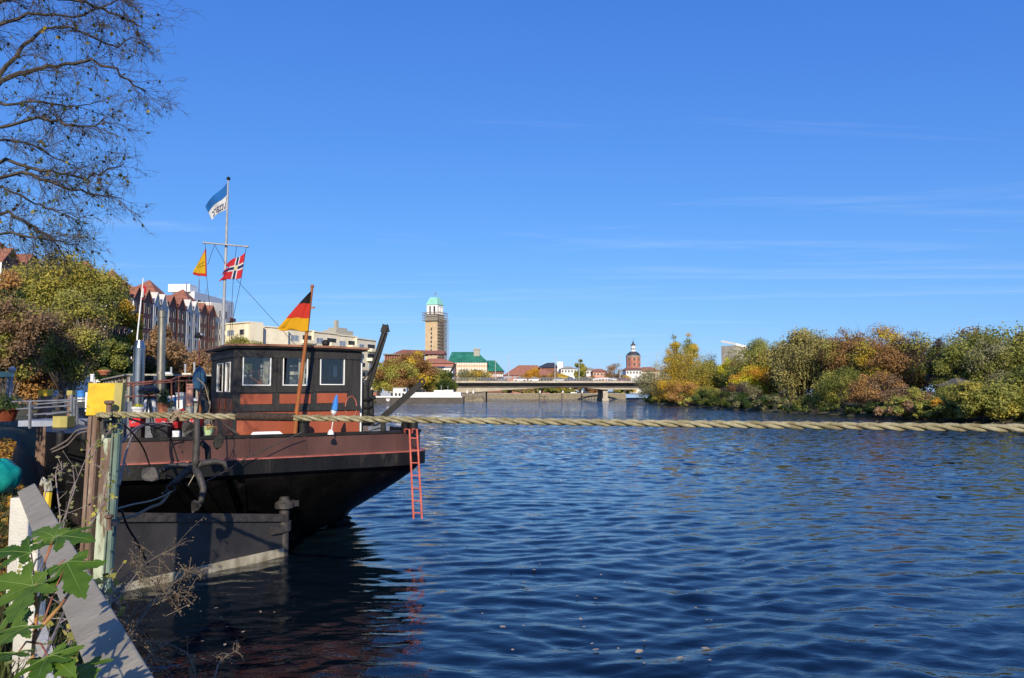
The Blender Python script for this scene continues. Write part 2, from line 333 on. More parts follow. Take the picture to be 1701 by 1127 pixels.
sc_ = N.new('ShaderNodeVectorMath'); sc_.operation = 'SCALE'; L.new(fl_.outputs[0], sc_.inputs[0]); L.new(am_.outputs[0], sc_.inputs['Scale'])
av_ = N.new('ShaderNodeVectorMath'); av_.operation = 'ADD'; L.new(bp.outputs[0], av_.inputs[0]); L.new(sc_.outputs[0], av_.inputs[1])
nv_ = N.new('ShaderNodeVectorMath'); nv_.operation = 'NORMALIZE'; L.new(av_.outputs[0], nv_.inputs[0]); L.new(nv_.outputs[0], b.inputs['Normal'])
L.new(n1.outputs['Fac'], bp.inputs['Height'])
co, q = water_mesh()
tag(np_mesh('water', co, q, wm, smooth=True), kind='structure')

BANK = [(2.2, -6), (.6, -2), (-.55, 2), (-2.0, 4.4), (-4.6, 8.3), (-7.3, 12.5), (-11.3, 18), (-20.9, 33), (-34, 55), (-45, 90), (-48, 140), (-42, 186), (-27, 208), (-18, 228), (-17, 285)]
RBANK = [(75, -5), (66, 30), (54, 58), (48.5, 70), (41.5, 93), (36, 124), (34.5, 165), (36, 207), (42, 235), (60, 285)]
def interp(poly, n=6):
    out = []
    for i in range(len(poly) - 1):
        for k in range(n):
            f = k / n; out.append((poly[i][0] * (1 - f) + poly[i + 1][0] * f, poly[i][1] * (1 - f) + poly[i + 1][1] * f))
    return out + [poly[-1]]
def strip(name, poly, offs, mat, side, n=6, jit=.12):
    pts = interp(poly, n); mb = MB(); rows = []
    for i, (x, y) in enumerate(pts):
        a = Vector(pts[max(i - 1, 0)]); c = Vector(pts[min(i + 1, len(pts) - 1)]); d = (c - a).normalized()
        nrm = Vector((-d.y, d.x)) * side
        row = []
        for (o, z) in offs:
            k = mnoise.noise(Vector((x * .35 + o, y * .35, z))) * jit
            row.append((x + nrm.x * (o + k), y + nrm.y * (o + k), z + (k * .7 if z > .05 else 0)))
        rows.append(row)
    m = len(offs)
    mb.add([p for r_ in rows for p in r_], [(i * m + j, i * m + j + 1, (i + 1) * m + j + 1, (i + 1) * m + j) for i in range(len(rows) - 1) for j in range(m - 1)])
    return tag(mb.build(name, mat, smooth=True, origin=(0, 0, 0)), kind='structure')
strip('river_bank', BANK, [(-.25, -.8), (-.05, .1), (.2, .7), (.5, 1.15), (1.0, 1.36), (2.2, 1.4), (6, 1.5), (20, 2.0), (120, 2.2), (600, 2.2)], M['ground'], 1)
strip('far_river_bank', RBANK, [(-1.2, -.5), (0, .12), (1.2, .35), (3, .7), (8, 1.3), (25, 2.0), (120, 2.3), (700, 2.3)], M['ground'], -1, jit=.5)
mb = MB(); mb.add([(-2500, 286.5, 1.95), (2500, 286.5, 1.95), (2500, 4000, 1.95), (-2500, 4000, 1.95)], [(0, 1, 2, 3)])
tag(mb.build('ground', M['farground'], origin=(0, 0, 0)), kind='structure')
mb = MB(); mb.add([(-700, -100, -2), (800, -100, -2), (800, 400, -2), (-700, 400, -2)], [(0, 1, 2, 3)])
tag(mb.build('river_bed', M['riverbed'], origin=(0, 0, 0)), kind='structure')

# ------------------------------------------------------------------ trees
LEAF = {
 'olive': leafmat('olive leaves', [(.045, .05, .012), (.10, .10, .022), (.17, .145, .03)]),
 'green': leafmat('green leaves', [(.028, .036, .008), (.062, .068, .014), (.11, .105, .022)]),
 'dkgreen': leafmat('dark green leaves', [(.010, .022, .006), (.025, .045, .010), (.05, .07, .016)]),
 'yelgreen': leafmat('yellow green leaves', [(.045, .046, .012), (.10, .092, .018), (.17, .138, .024)]),
 'gold': leafmat('golden leaves', [(.10, .07, .010), (.22, .14, .015), (.36, .22, .02)]),
 'yellow': leafmat('bright yellow leaves', [(.16, .10, .010), (.38, .25, .012), (.55, .38, .02)]),
 'orange': leafmat('orange leaves', [(.12, .06, .010), (.25, .125, .014), (.38, .22, .02)]),
 'rust': leafmat('rust brown leaves', [(.06, .034, .014), (.125, .067, .024), (.19, .11, .036)]),
 'brown': leafmat('dull brown leaves', [(.045, .030, .018), (.095, .060, .032), (.15, .095, .048)]),
 'greygreen': leafmat('grey green leaves', [(.05, .046, .022), (.085, .082, .04), (.14, .13, .065)]),
 'purple': leafmat('dark purple brown leaves', [(.022, .017, .015), (.055, .038, .032), (.095, .066, .05)]),
 'willow': leafmat('willow leaves', [(.05, .047, .018), (.115, .10, .033), (.19, .16, .055)]),
 'sapling': leafmat('maple sapling leaves', [(.03, .08, .012), (.07, .145, .016), (.13, .215, .028)], trans=.4, rough=.45),
}
def brighten(m, g):
    for e in [n for n in m.node_tree.nodes if n.type == 'VALTORGB'][0].color_ramp.elements: e.color = (*[min(.75, c * g) for c in e.color[:3]], 1)
for k_ in LEAF:
    if k_ != 'sapling': brighten(LEAF[k_], 1.7 if k_ in ('purple', 'dkgreen') else 3.2)  # purple and dkgreen leaves kept darker, standing for deep shade under the trees
def leaf_quads(pos, nrm, size, rng, asp=.62):
    n = len(pos)
    t = rng.normal(size=(n, 3)); nn = nrm / (np.linalg.norm(nrm, axis=1, keepdims=True) + 1e-9)
    t -= nn * (t * nn).sum(1, keepdims=True); t /= (np.linalg.norm(t, axis=1, keepdims=True) + 1e-9)
    bt = np.cross(nn, t); s = (size * rng.uniform(.6, 1.35, n))[:, None]
    a = t * s * .5; c = bt * s * asp * .5
    v = np.stack([pos - a, pos - c * .9 + a * .1, pos + a, pos + c * .9 + a * .1], 1).reshape(-1, 3)
    return v, np.arange(n * 4).reshape(n, 4)
def crown_points(cl, n, rng, fill=.75):
    cs = np.array([c[:3] for c in cl]); rr = np.array([c[3] for c in cl]); w = rr ** 2; w /= w.sum()
    ci = rng.choice(len(cl), n, p=w); d = rng.normal(size=(n, 3)); d /= np.linalg.norm(d, axis=1, keepdims=True)
    rad = rng.uniform(0, 1, n) ** (1 / 2.2) * (1 + .22 * rng.normal(size=n) * .6)
    sq = np.array([1, 1, .72])
    return cs[ci] + d * (rr[ci] * rad)[:, None] * sq, d, ci
DENSE = 3.3
def make_tree(name, label, base, top, rx, pal, seed, leaf=.34, n=3600, K=24, low=.12, shape='round', bark='bark', trunk_r=None, group=None, twigs=2, cat='tree', ry=None, strands=0):
    if n > 1600: n = int(n * DENSE); K = int(K * 1.35)
    rng = np.random.RandomState(seed); bx, by, bz = base; H = top - bz; ry = ry or rx
    z0 = bz + H * low; cz = (z0 + top) / 2; rz = (top - z0) / 2
    cl = []
    for k in range(K):
        for _ in range(30):
            d = rng.normal(size=3); d /= np.linalg.norm(d); f = rng.uniform(.35, 1) ** .6
            zz = d[2] * f
            wd = 1.0
            if shape == 'cone': wd = .25 + .75 * (1 - (zz + 1) / 2)
            elif shape == 'tall': wd = .75
            elif shape == 'vase': wd = .55 + .45 * (zz + 1) / 2
            elif shape == 'bush': wd = 1.0 if zz > -.3 else 1.15
            p = (bx + d[0] * f * rx * wd * .82, by + d[1] * f * ry * wd * .82, cz + zz * rz * .86)
            break
        cl.append((*p, rng.uniform(.27, .47) * min(rx, rz * 1.3)))
    # guarantee the top of the crown
    cl.append((bx + rng.uniform(-.3, .3) * rx * .5, by, top - .28 * min(rx, rz), .30 * min(rx, rz)))
    cltint = rng.uniform(.1, .9, len(cl))
    pos, d, ci = crown_points(cl, n, rng)
    keep = pos[:, 2] > bz + .1; pos, d, ci = pos[keep], d[keep], ci[keep]
    nr = d * .8 + rng.normal(size=d.shape) * .6 + np.array([0, 0, .3])
    if strands:
        # hanging strands: leaves strung below their clump
        ns = strands; st = crown_points(cl, ns, rng)[0]; ln = rng.uniform(.12, .38, ns) * H; m = 26
        tt = rng.uniform(0, 1, (ns, m)); sway = rng.normal(size=(ns, 2)) * .18
        ps = np.stack([st[:, None, 0] + sway[:, None, 0] * tt + rng.normal(size=(ns, m)) * .05, st[:, None, 1] + sway[:, None, 1] * tt + rng.normal(size=(ns, m)) * .05, st[:, None, 2] - ln[:, None] * tt], -1).reshape(-1, 3)
        ps = ps[ps[:, 2] > bz + .3]
        pos = np.concatenate([pos, ps]); nr = np.concatenate([nr, rng.normal(size=ps.shape) * [1, 1, .3]]); ci = np.concatenate([ci, rng.randint(0, len(cl), len(ps))])
    v, q = leaf_quads(pos, nr, leaf, rng)
    tint = np.clip(cltint[ci] * .72 + rng.uniform(0, .32, len(ci)) - .02 , 0, 1)
    root = thing(name, label, cat, base, group)
    crown = np_mesh('crown', v, q, LEAF[pal] if isinstance(pal, str) else [LEAF[p] for p in pal], root, tint)
    if not isinstance(pal, str):
        me = crown.data; mi = (cltint[ci] > .5).astype(np.int32); me.polygons.foreach_set('material_index', mi)
    mb = MB(); tr = trunk_r or max(.06, H * .018)
    bend = Vector((rng.normal() * .06 * H, rng.normal() * .04 * H, 0))
    tp = [Vector((bx, by, bz - .3)), Vector((bx, by, bz + H * .12)) + bend * .15, Vector((bx, by, bz + H * .35)) + bend * .5, Vector((bx, by, bz + H * .62)) + bend, Vector((bx, by, bz + H * .9)) + bend * .8]
    mb.tube(tp, [tr * 1.35, tr, tr * .8, tr * .5, tr * .12], 7)
    for k, c in enumerate(cl):
        c3 = Vector(c[:3]); f = min(.9, max(.15, (c3.z - bz) / H - .22 + rng.uniform(-.08, .05)))
        s = f * 4 / .9; i = min(3, int(s)); a = tp[i].lerp(tp[i + 1], min(1, s - i)); mid = a.lerp(c3, .5) + Vector((0, 0, (c3 - a).length * .08))
        rr = tr * (.42 - .25 * f); mb.tube([a, mid, c3], [rr, rr * .65, rr * .3], 5)
        for _ in range(twigs):
            e = c3 + Vector(rng.normal(size=3)).normalized() * c[3] * rng.uniform(.8, 1.35) + Vector((0, 0, c[3] * .3))
            mb.tube([c3, c3.lerp(e, .5) + Vector(rng.normal(size=3)) * .08 * c[3], e], [rr * .3, rr * .18, rr * .06], 3, cap=False)
    mb.build('trunk', M[bark], root, smooth=True)
    return root

# right bank: photo pixel x of the crown's middle, top row, half-width in pixels, depth, base height
RT = [  # name, label, px, ytop, halfw_px, Y, zbase, palette, opts
 ('willow_bush', 'rounded grey green willow bush overhanging the water beside the bridge', 1082, 613, 27, 196, .4, 'greygreen', dict(shape='bush', low=.0, n=4200)),
 ('poplar_tree', 'thin upright tree, left of the two pale poplars above the golden tree', 1119, 554, 17, 186, 1.2, ('yelgreen', 'gold'), dict(shape='tall', n=2300, low=.25, K=28, leaf=.28, twigs=5)),
 ('poplar_tree', 'thin upright tree, right of the two pale poplars above the golden tree', 1146, 551, 17, 186, 1.2, ('olive', 'gold'), dict(shape='tall', n=2600, low=.25, K=28, leaf=.28, twigs=5)),
 ('golden_tree', 'broad olive gold tree below the two poplars', 1136, 578, 46, 176, .8, ('gold', 'yelgreen'), dict(n=7200, K=36, low=.02)),
 ('orange_bush', 'low spreading orange and yellow tree leaning over the water under the gold tree', 1132, 630, 46, 156, .3, ('gold', 'rust'), dict(n=5200, K=34, low=.0, shape='bush')),
 ('green_bush', 'pale green bushes with yellow flecks right of the low orange tree', 1190, 640, 28, 143, .3, ('yelgreen', 'olive'), dict(n=3200, low=.0, shape='bush')),
 ('bare_tree', 'dark purple half bare tree left of the bright yellow tree', 1184, 586, 18, 190, 1.5, 'purple', dict(n=1500, twigs=6, K=30)),
 ('yellow_tree', 'narrow bright yellow tree in front of the beige block', 1207, 592, 13, 172, 1.2, 'yellow', dict(n=2200, low=.2)),
 ('brown_tree', 'small bare brown tree behind the bright yellow tree', 1212, 582, 14, 195, 1.5, 'brown', dict(n=700, twigs=7, K=26)),
 ('green_tree', 'fresh green tree rising right of the beige block', 1262, 558, 24, 172, 1.5, ('green', 'yelgreen'), dict(n=3300, low=.3)),
 ('orange_tree', 'glowing orange yellow maple in front of the big willow', 1252, 603, 33, 140, .9, ('orange', 'yellow'), dict(n=5200, K=34, low=.1)),
 ('rust_tree', 'rust orange tree between the green tree and the willow', 1287, 578, 20, 158, 1.2, 'rust', dict(n=2500)),
 ('reddish_bush', 'reddish brown bush under the orange maple', 1222, 634, 17, 136, .4, ('rust', 'purple'), dict(n=1800, low=.0, shape='bush')),
 ('grey_bush', 'round grey green shrub at the foot of the orange maple', 1248, 634, 21, 124, .3, ('greygreen', 'purple'), dict(n=2600, low=.0, shape='bush')),
 ('dark_bush', 'dark bare shrubs low over the water left of the willow', 1292, 652, 27, 118, .2, ('purple', 'dkgreen'), dict(n=2600, low=.0, shape='bush', twigs=4)),
 ('weeping_willow', 'huge weeping willow with long hanging olive strands', 1330, 546, 48, 121, .8, 'willow', dict(n=7500, K=44, strands=330, low=.22, leaf=.30)),
 ('yellow_bush', 'yellow green shrub at the water below the weeping willow', 1352, 655, 27, 104, .2, ('yelgreen', 'green'), dict(n=3000, low=.0, shape='bush')),
 ('bare_tree', 'bare grey twigged tree showing above the willow and rust trees', 1362, 545, 22, 122, 1.5, 'purple', dict(n=240, twigs=10, K=34, low=.4)),
 ('rust_tree', 'tall rust brown tree right of the weeping willow', 1402, 540, 34, 112, 1.3, ('rust', 'olive'), dict(n=5200, K=40, twigs=4)),
 ('rust_tree', 'tallest orange brown tree in the middle of the right bank', 1466, 539, 38, 104, 1.3, ('rust', 'gold'), dict(n=6200, K=42, twigs=3)),
 ('green_bush', 'dark green broad bush below the rust tree beside the willow', 1408, 608, 38, 97, .4, ('green', 'olive'), dict(n=4600, low=.0, shape='bush')),
 ('dark_tree', 'dark half bare tree with ragged top right of the tallest tree', 1517, 545, 30, 100, 1.3, ('purple', 'brown'), dict(n=2000, twigs=7, K=40)),
 ('olive_tree', 'dark green ragged fir at the middle right', 1556, 559, 24, 92, 1.2, ('green', 'purple'), dict(n=3200, shape='cone', low=.1, twigs=4)),
 ('olive_tree', 'olive green tree left of the brown hut', 1585, 570, 30, 88, 1.2, ('olive', 'green'), dict(n=4200, low=.1)),
 ('brown_bush', 'brown leafed tree with arching pale branches low above the shore', 1470, 618, 42, 90, .6, ('brown', 'rust'), dict(n=3800, low=.08, shape='bush', bark='palebark', twigs=4)),
 ('shore_bush', 'low mixed green shrubs on the shore right of the arching branches', 1510, 662, 38, 78, .2, ('olive', 'brown'), dict(n=3000, low=.0, shape='bush', leaf=.26)),
 ('shore_bush', 'low dark green shrubs on the shore in front of the brown hut', 1576, 662, 42, 75, .2, ('green', 'olive'), dict(n=3200, low=.0, shape='bush', leaf=.26)),
 ('orange_shrub', 'tiny vivid orange shrub among green ones', 1578, 661, 9, 73.5, .9, 'orange', dict(n=500, low=.0, shape='bush', leaf=.185)),
 ('sparse_tree', 'pale olive sparse tree with thin feathery top near the right edge', 1645, 554, 32, 84, 1.2, ('olive', 'greygreen'), dict(n=3200, low=.1, twigs=8, K=36)),
 ('dark_tree', 'dark green and brown tall tree at the right edge', 1703, 550, 34, 86, 1.2, ('green', 'brown'), dict(n=5200, K=36, low=.05)),
 ('olive_bush', 'olive shrubs hanging over the water at the right edge', 1655, 632, 48, 70, .3, ('olive', 'yelgreen'), dict(n=5200, K=34, low=.0, shape='bush', leaf=.26)),
 ('green_bush', 'thick green bush reaching out of the right edge above the water', 1738, 610, 48, 70, .3, ('green', 'olive'), dict(n=4200, low=.0, shape='bush', leaf=.28)),
 ('olive_bush', 'small olive shrubs under the green tree behind the grey shrub', 1215, 655, 22, 130, .2, ('olive', 'green'), dict(n=2000, low=.0, shape='bush')),
 ('olive_bush', 'olive bush half hiding the garden hut', 1606, 634, 25, 79, .4, ('olive', 'green'), dict(n=2300, low=.0, shape='bush')),
 ('brown_bush', 'brown bush half hiding the garden fence', 1532, 640, 34, 80, .4, ('brown', 'olive'), dict(n=2600, low=.0, shape='bush')),
 ('brown_bush', 'brown green thicket behind the willow bush and the low orange tree', 1092, 598, 22, 215, 1.2, ('brown', 'olive'), dict(n=1500, low=.0, shape='bush')),
 ('rust_tree', 'brownish tree far behind between yellow tree and green tree', 1232, 598, 22, 182, 1.3, ('rust', 'olive'), dict(n=2300)),
 ('brown_tree', 'dense brown tree filling the gap behind willow and rust trees', 1375, 575, 34, 128, 1.3, ('brown', 'olive'), dict(n=3600)),
 ('olive_tree', 'olive tree behind the dark ragged trees and the sparse tree', 1612, 590, 34, 100, 1.3, ('olive', 'brown'), dict(n=3600)),
]
SEED = 11
RT_FILL = []
fr_ = random.Random(21)
for k in range(17):          # waterline shrubs
    f = k / 16; Yb = 190 * (68 / 190) ** f; xb = np.interp(Yb, [p[1] for p in RBANK], [p[0] for p in RBANK]) + .5
    RT_FILL.append(('shore_shrub', 'low mixed shrubs growing along the waterline of the right bank', xb, Yb, .15, fr_.uniform(.9, 2.5) + (.6 if Yb > 110 else 0), fr_.uniform(2.2, 4.0) * (1.25 if Yb > 110 else 1), fr_.choice([('dkgreen', 'olive'), ('purple', 'olive'), ('greygreen', 'dkgreen'), ('green', 'dkgreen')]), dict(n=1700, low=.0, shape='bush', leaf=.15 + .001 * Yb, K=18), 'waterline shrubs of the right bank'))
for k in range(15):          # the wood behind
    f = k / 14; Yb = 205 * (84 / 205) ** f; xb = np.interp(Yb, [p[1] for p in RBANK], [p[0] for p in RBANK]) + fr_.uniform(13, 18)
    RT_FILL.append(('wood_tree', 'brownish tree of the wood filling the right bank behind the nearer trees', xb, Yb, 1.6, {True: fr_.uniform(8.5, 10.5), False: fr_.uniform(10, 12.5)}[Yb < 110] * (1.0 if f > .3 else .8), fr_.uniform(4.5, 6), fr_.choice([('brown', 'olive'), ('rust', 'olive'), ('olive', 'green'), ('brown', 'greygreen')]), dict(n=3000, low=.0, K=26, leaf=.33), 'wood behind the right bank'))
for nm, lb, x_, y_, zb, h_, rx_, pal, kw, gp in RT_FILL:
    SEED += 3; make_tree(nm, lb, (x_, y_, zb), zb + h_, rx_, pal, SEED, cat='bush' if 'shrub' in nm else 'tree', group=gp, **kw)
for nm, lb, px, yt, hw, Y, zb, pal, kw in RT:
    SEED += 7; c = P(px, yt, Y); rx = hw * Y / FPX * 1.25
    yy = Y + (2.2 if 'bush' in nm or 'shrub' in nm else 0)
    make_tree(nm, lb, (c.x, yy, zb), c.z, rx, pal, SEED, cat='bush' if ('bush' in nm or 'shrub' in nm) else 'tree', ry=min(rx, 6), **{**dict(leaf=.245 if Y > 110 else .195), **kw, 'low': min(kw.get('low', .05), .12)})
# trees of the far middle and beyond the bridge
FT = [
 ('rust_tree', 'rust brown tree behind the white cargo barge, nearest the crane boom', 655, 598, 36, 205, 2, ('rust', 'olive'), dict(n=4200, low=.05)),
 ('rust_tree', 'golden brown tree with a yellow top behind the white cargo barge', 692, 580, 32, 215, 2, ('rust', 'gold'), dict(n=4500, low=.05)),
 ('brown_tree', 'grey brown round tree left of the bridge end', 718, 606, 24, 222, 2, ('brown', 'olive'), dict(n=3200, low=.03)),
 ('green_tree', 'dark green tree at the bridge end above the barge bow', 742, 617, 17, 212, 1.5, ('green', 'dkgreen'), dict(n=2600, low=.0)),
 ('green_tree', 'small light green tree right beside the tall cream apartments', 630, 601, 14, 230, 2, ('green', 'yelgreen'), dict(n=1500, low=.0)),
 ('olive_tree', 'wide low olive tree in front of the green roofed hall', 786, 612, 30, 300, 2, ('greygreen', 'gold'), dict(n=3000, low=.0, leaf=.5)),
 ('orange_tree', 'wide orange brown tree above the bridge, left of the long pair', 886, 611, 20, 310, 2, ('orange', 'rust'), dict(n=2400, low=.0, leaf=.5)),
 ('orange_tree', 'wide orange brown tree above the bridge, right of the long pair', 925, 613, 27, 310, 2, ('rust', 'orange'), dict(n=2700, low=.0, leaf=.5)),
 ('poplar_tree', 'single narrow green poplar above the middle of the bridge', 963, 596, 12, 320, 2, ('green', 'olive'), dict(n=2600, low=.0, leaf=.5, shape='tall')),
 ('bare_tree', 'round bare brown tree above the bridge beside the church', 1020, 602, 16, 330, 2, ('brown', 'rust'), dict(n=900, low=.1, leaf=.4, twigs=8, K=34)),
 ('rust_bush', 'low rust coloured hedge row behind the bridge railing', 985, 622, 22, 330, 2, 'rust', dict(n=1300, low=.0, leaf=.5)),
 ('rust_bush', 'low rust coloured shrubs at the foot of the church', 1042, 621, 18, 335, 2, ('rust', 'orange'), dict(n=1300, low=.0, leaf=.5)),
 ('green_bush', 'green thicket seen under the bridge near its dark abutment', 850, 640, 22, 300, 2, ('olive', 'green'), dict(n=2000, low=.0, leaf=.45)),
 ('green_bush', 'dark green thicket seen under the middle of the bridge', 905, 641, 26, 303, 2, ('green', 'dkgreen'), dict(n=2600, low=.0, leaf=.45)),
 ('rust_bush', 'brown leafed trees seen under the bridge towards its pier', 968, 638, 30, 303, 2, ('rust', 'brown'), dict(n=2600, low=.25, leaf=.45)),
 ('brown_bush', 'low brown hedge along the quay behind the left mooring piles', 880, 645, 30, 298, 2, ('brown', 'olive'), dict(n=2000, low=.0, leaf=.45)),
 ('olive_bush', 'olive hedge along the quay below the poplar', 936, 644, 26, 299, 2, ('olive', 'green'), dict(n=2000, low=.0, leaf=.45)),
 ('green_bush', 'shaded shrubs seen under the bridge right of its pier', 1035, 641, 18, 303, 2, ('dkgreen', 'olive'), dict(n=1700, low=.0, leaf=.45)),
]
for nm, lb, px, yt, hw, Y, zb, pal, kw in FT:
    SEED += 5; c = P(px, yt, Y); rx = hw * Y / FPX * 1.08
    make_tree(nm, lb, (c.x, Y, zb), c.z, rx, pal, SEED, cat='bush' if 'bush' in nm else 'tree', ry=min(rx, 6), **{**dict(leaf=.42), **kw, 'n': max(2000, int(kw['n'] * 1.5)) if 'bare' not in nm else kw['n'] * 2})
# left bank
LT = [
 ('green_tree', 'large green and yellow tree with the highest crown on the left bank', 110, 419, 96, 56, 1.9, ('olive', 'yelgreen'), dict(n=19000, K=70, low=.25, leaf=.20)),
 ('rust_tree', 'rusty half bare tree with fine twigs in front of the large green tree', 122, 478, 52, 40, 1.7, ('brown', 'olive'), dict(n=9000, K=50, low=.22, leaf=.125, twigs=12, bark='palebark')),
 ('yellow_tree', 'golden yellow tree beside the brick houses', 207, 486, 27, 64, 1.9, ('gold', 'green'), dict(n=5200, K=34, low=.2, leaf=.20)),
 ('dark_green_tree', 'dark green lower tree behind the stainless flue', 190, 560, 34, 50, 1.8, ('dkgreen', 'green'), dict(n=6000, K=34, low=.05, leaf=.185)),
 ('brown_tree', 'brown tree with pale forked branches at the left edge', 24, 490, 58, 36, 1.7, ('brown', 'olive'), dict(n=6500, K=44, low=.3, leaf=.15, twigs=9, bark='palebark')),
 ('rust_tree', 'dense rust brown tree behind the tarnished flue', 268, 538, 36, 74, 1.9, ('rust', 'brown'), dict(n=7500, K=40, low=.08, leaf=.26)),
 ('orange_tree', 'orange brown tree below the brick houses behind the blue parasol', 325, 584, 34, 92, 1.9, ('rust', 'brown'), dict(n=6500, K=36, low=.05, leaf=.28)),
 ('green_tree', 'round yellow green treetop above the wheelhouse roof', 404, 557, 33, 118, 1.9, ('yelgreen', 'olive'), dict(n=5200, K=34, low=.2, leaf=.30)),
 ('dark_green_tree', 'dark leafy tree low at the far left under the bare branches', 14, 445, 40, 46, 1.8, ('dkgreen', 'rust'), dict(n=7000, K=40, low=.1, leaf=.185)),
 ('rust_tree', 'shaded brown tree between the dark green tree and the left edge', 75, 560, 60, 62, 1.9, ('purple', 'rust'), dict(n=7000, K=40, low=.02, leaf=.25)),
 ('dark_green_tree', 'dark undergrowth tree behind the deckhouse flues', 245, 590, 40, 66, 1.9, ('dkgreen', 'purple'), dict(n=6000, K=34, low=.0, leaf=.25)),
]
for nm, lb, px, yt, hw, Y, zb, pal, kw in LT:
    SEED += 5; c = P(px, yt, Y); rx = hw * Y / FPX * 1.08
    make_tree(nm, lb, (c.x, Y, zb), c.z, rx, pal, SEED, **kw)
# two dense trees beyond the left edge, whose shade lies over the bank
for (x, y, h, rx, sd_) in ((-19.0, 14.5, 10.2, 4.4, 901), (-26, 20, 11.5, 5.2, 917)):
    make_tree('shade_tree', 'dense dark tree standing out of view left of the bank path', (x, y, 1.5), h, rx, ('green', 'brown'), sd_, leaf=.26, n=9000, K=46, low=.25, group='trees beyond the left edge')

# the near tree whose bare branches hang into the upper left
def near_tree():
    rng = random.Random(77)
    root = thing('linden_tree', 'nearly bare tree with drooping dark twigs and a few yellow leaves, upper left', 'tree', (-8.6, 9.0, 1.4))
    Y = 8.6
    limbs = [
     ([(-120, 300), (0, 133), (60, 116), (100, 110), (150, 99), (190, 116), (235, 150), (240, 150)], .031, 8.2),
     ([(-120, 300), (10, 110), (45, 72), (75, 47), (105, 46), (150, 60), (195, 78), (220, 62)], .028, 8.8),
     ([(-130, 40), (60, -8), (130, 0), (185, 22), (225, 40), (236, 44)], .026, 8.5),
     ([(-120, 240), (60, 196), (110, 205), (150, 214), (175, 196)], .022, 8.0),
     ([(-120, 330), (10, 266), (85, 288), (140, 296), (175, 286), (206, 272)], .026, 8.9),
     ([(-120, 330), (40, 288), (95, 308), (150, 322), (202, 330)], .026, 8.3),
     ([(-130, 400), (15, 352), (60, 378), (92, 402), (112, 436)], .026, 9.2),
     ([(-130, 420), (20, 386), (70, 398), (128, 406)], .022, 8.4),
     ([(-130, 180), (0, 40), (60, 20), (120, 30), (160, 18), (210, -10)], .03, 9.2),
     ([(-130, 330), (0, 232), (40, 236), (95, 262), (135, 282)], .02, 9.4),
     ([(-130, 120), (10, 175), (60, 168), (110, 178), (160, 170)], .02, 8.8),
     ([(-130, 380), (0, 310), (45, 330), (90, 352), (140, 370)], .018, 8.7),
     ([(-130, 10), (0, -30), (90, -40), (170, -20), (215, 4)], .026, 8.1)]
    mb = MB(); lv = []; Z = Vector((0, 0, 1))
    def twig(p, d, ln, r, lev):
        k = 4 if lev < 2 else 3; pts = [p]; q = p.copy(); dd = d.copy()
        for i in range(k):
            dd = (dd + Vector((rng.gauss(0, .22), rng.gauss(0, .22), rng.gauss(-.07 if lev > 0 else -.03, .2)))).normalized(); q = q + dd * ln / k; pts.append(q.copy())
        mb.tube(pts, [r * (1 - .75 * i / k) for i in range(k + 1)], 4 if lev < 2 else 3, cap=False)
        if lev < 3:
            for i in range({0: 7, 1: 5, 2: 3}[lev]):
                f = rng.uniform(.25, 1.0) * k; j = min(k - 1, int(f)); a = pts[j].lerp(pts[j + 1], f - j)
                side = Vector((rng.gauss(0, 1), rng.gauss(0, 1), rng.gauss(0, 1))); nd = ((pts[j + 1] - pts[j]).normalized() + side.normalized() * .75).normalized()
                twig(a, nd, ln * rng.uniform(.38, .62), max(.0021, r * .5), lev + 1)
        if lev == 2 and rng.random() < .34: lv.append(pts[rng.choice((1, 2))])
    for pts, r, yd in limbs:
        W = [P(x, y, yd + .25 * math.sin(i * 1.7 + r * 90)) for i, (x, y) in enumerate(pts)]
        W = [Vector((-8.6 + rng.uniform(-.15, .15), 9.0, 5.0 + .4 * (yd - 8)))] + W
        sm = []
        for i in range(len(W) - 1):
            for k in range(4): sm.append(W[i].lerp(W[i + 1], k / 4) + Vector((rng.gauss(0, .012), rng.gauss(0, .012), rng.gauss(0, .012))))
        sm.append(W[-1]); n = len(sm)
        mb.tube(sm, [r * (1 - .9 * i / (n - 1)) + .003 for i in range(n)], 6)
        for k in range(int(42 + r * 420)):
            f = rng.uniform(.22, 1) * (n - 1); j = min(n - 2, int(f)); a = sm[j].lerp(sm[j + 1], f - j); d = (sm[j + 1] - sm[j]).normalized()
            side = Vector((rng.gauss(0, 1), rng.gauss(0, .8), rng.gauss(-.1, 1))).normalized()
            twig(a, (d * .8 + side * .75).normalized(), rng.uniform(.22, .50), .0055 * (1 - .5 * j / n), 1)
    mb.build('branches', M['twig'], root, smooth=True)
    t = MB(); t.tube([(-8.6, 9, 1.1), (-8.55, 9, 2.4), (-8.7, 9.05, 4.4), (-8.6, 9, 7.5), (-8.4, 9.1, 10)], [.32, .24, .21, .15, .05], 10); t.build('trunk', M['bark'], root, smooth=True)
    rg = np.random.RandomState(3); pos = np.array([tuple(p) for p in lv]); pos = pos[rg.permutation(len(pos))[:950]]
    v, q = leaf_quads(pos - [0, 0, .02], rg.normal(size=pos.shape), .05, rg, .8)
    np_mesh('foliage', v, q, leafmat('last linden leaves', [(.05, .03, .012), (.04, .07, .01), (.13, .15, .02), (.5, .36, .03)]), root, rg.uniform(0, 1, len(pos)) ** 1.3)
near_tree()

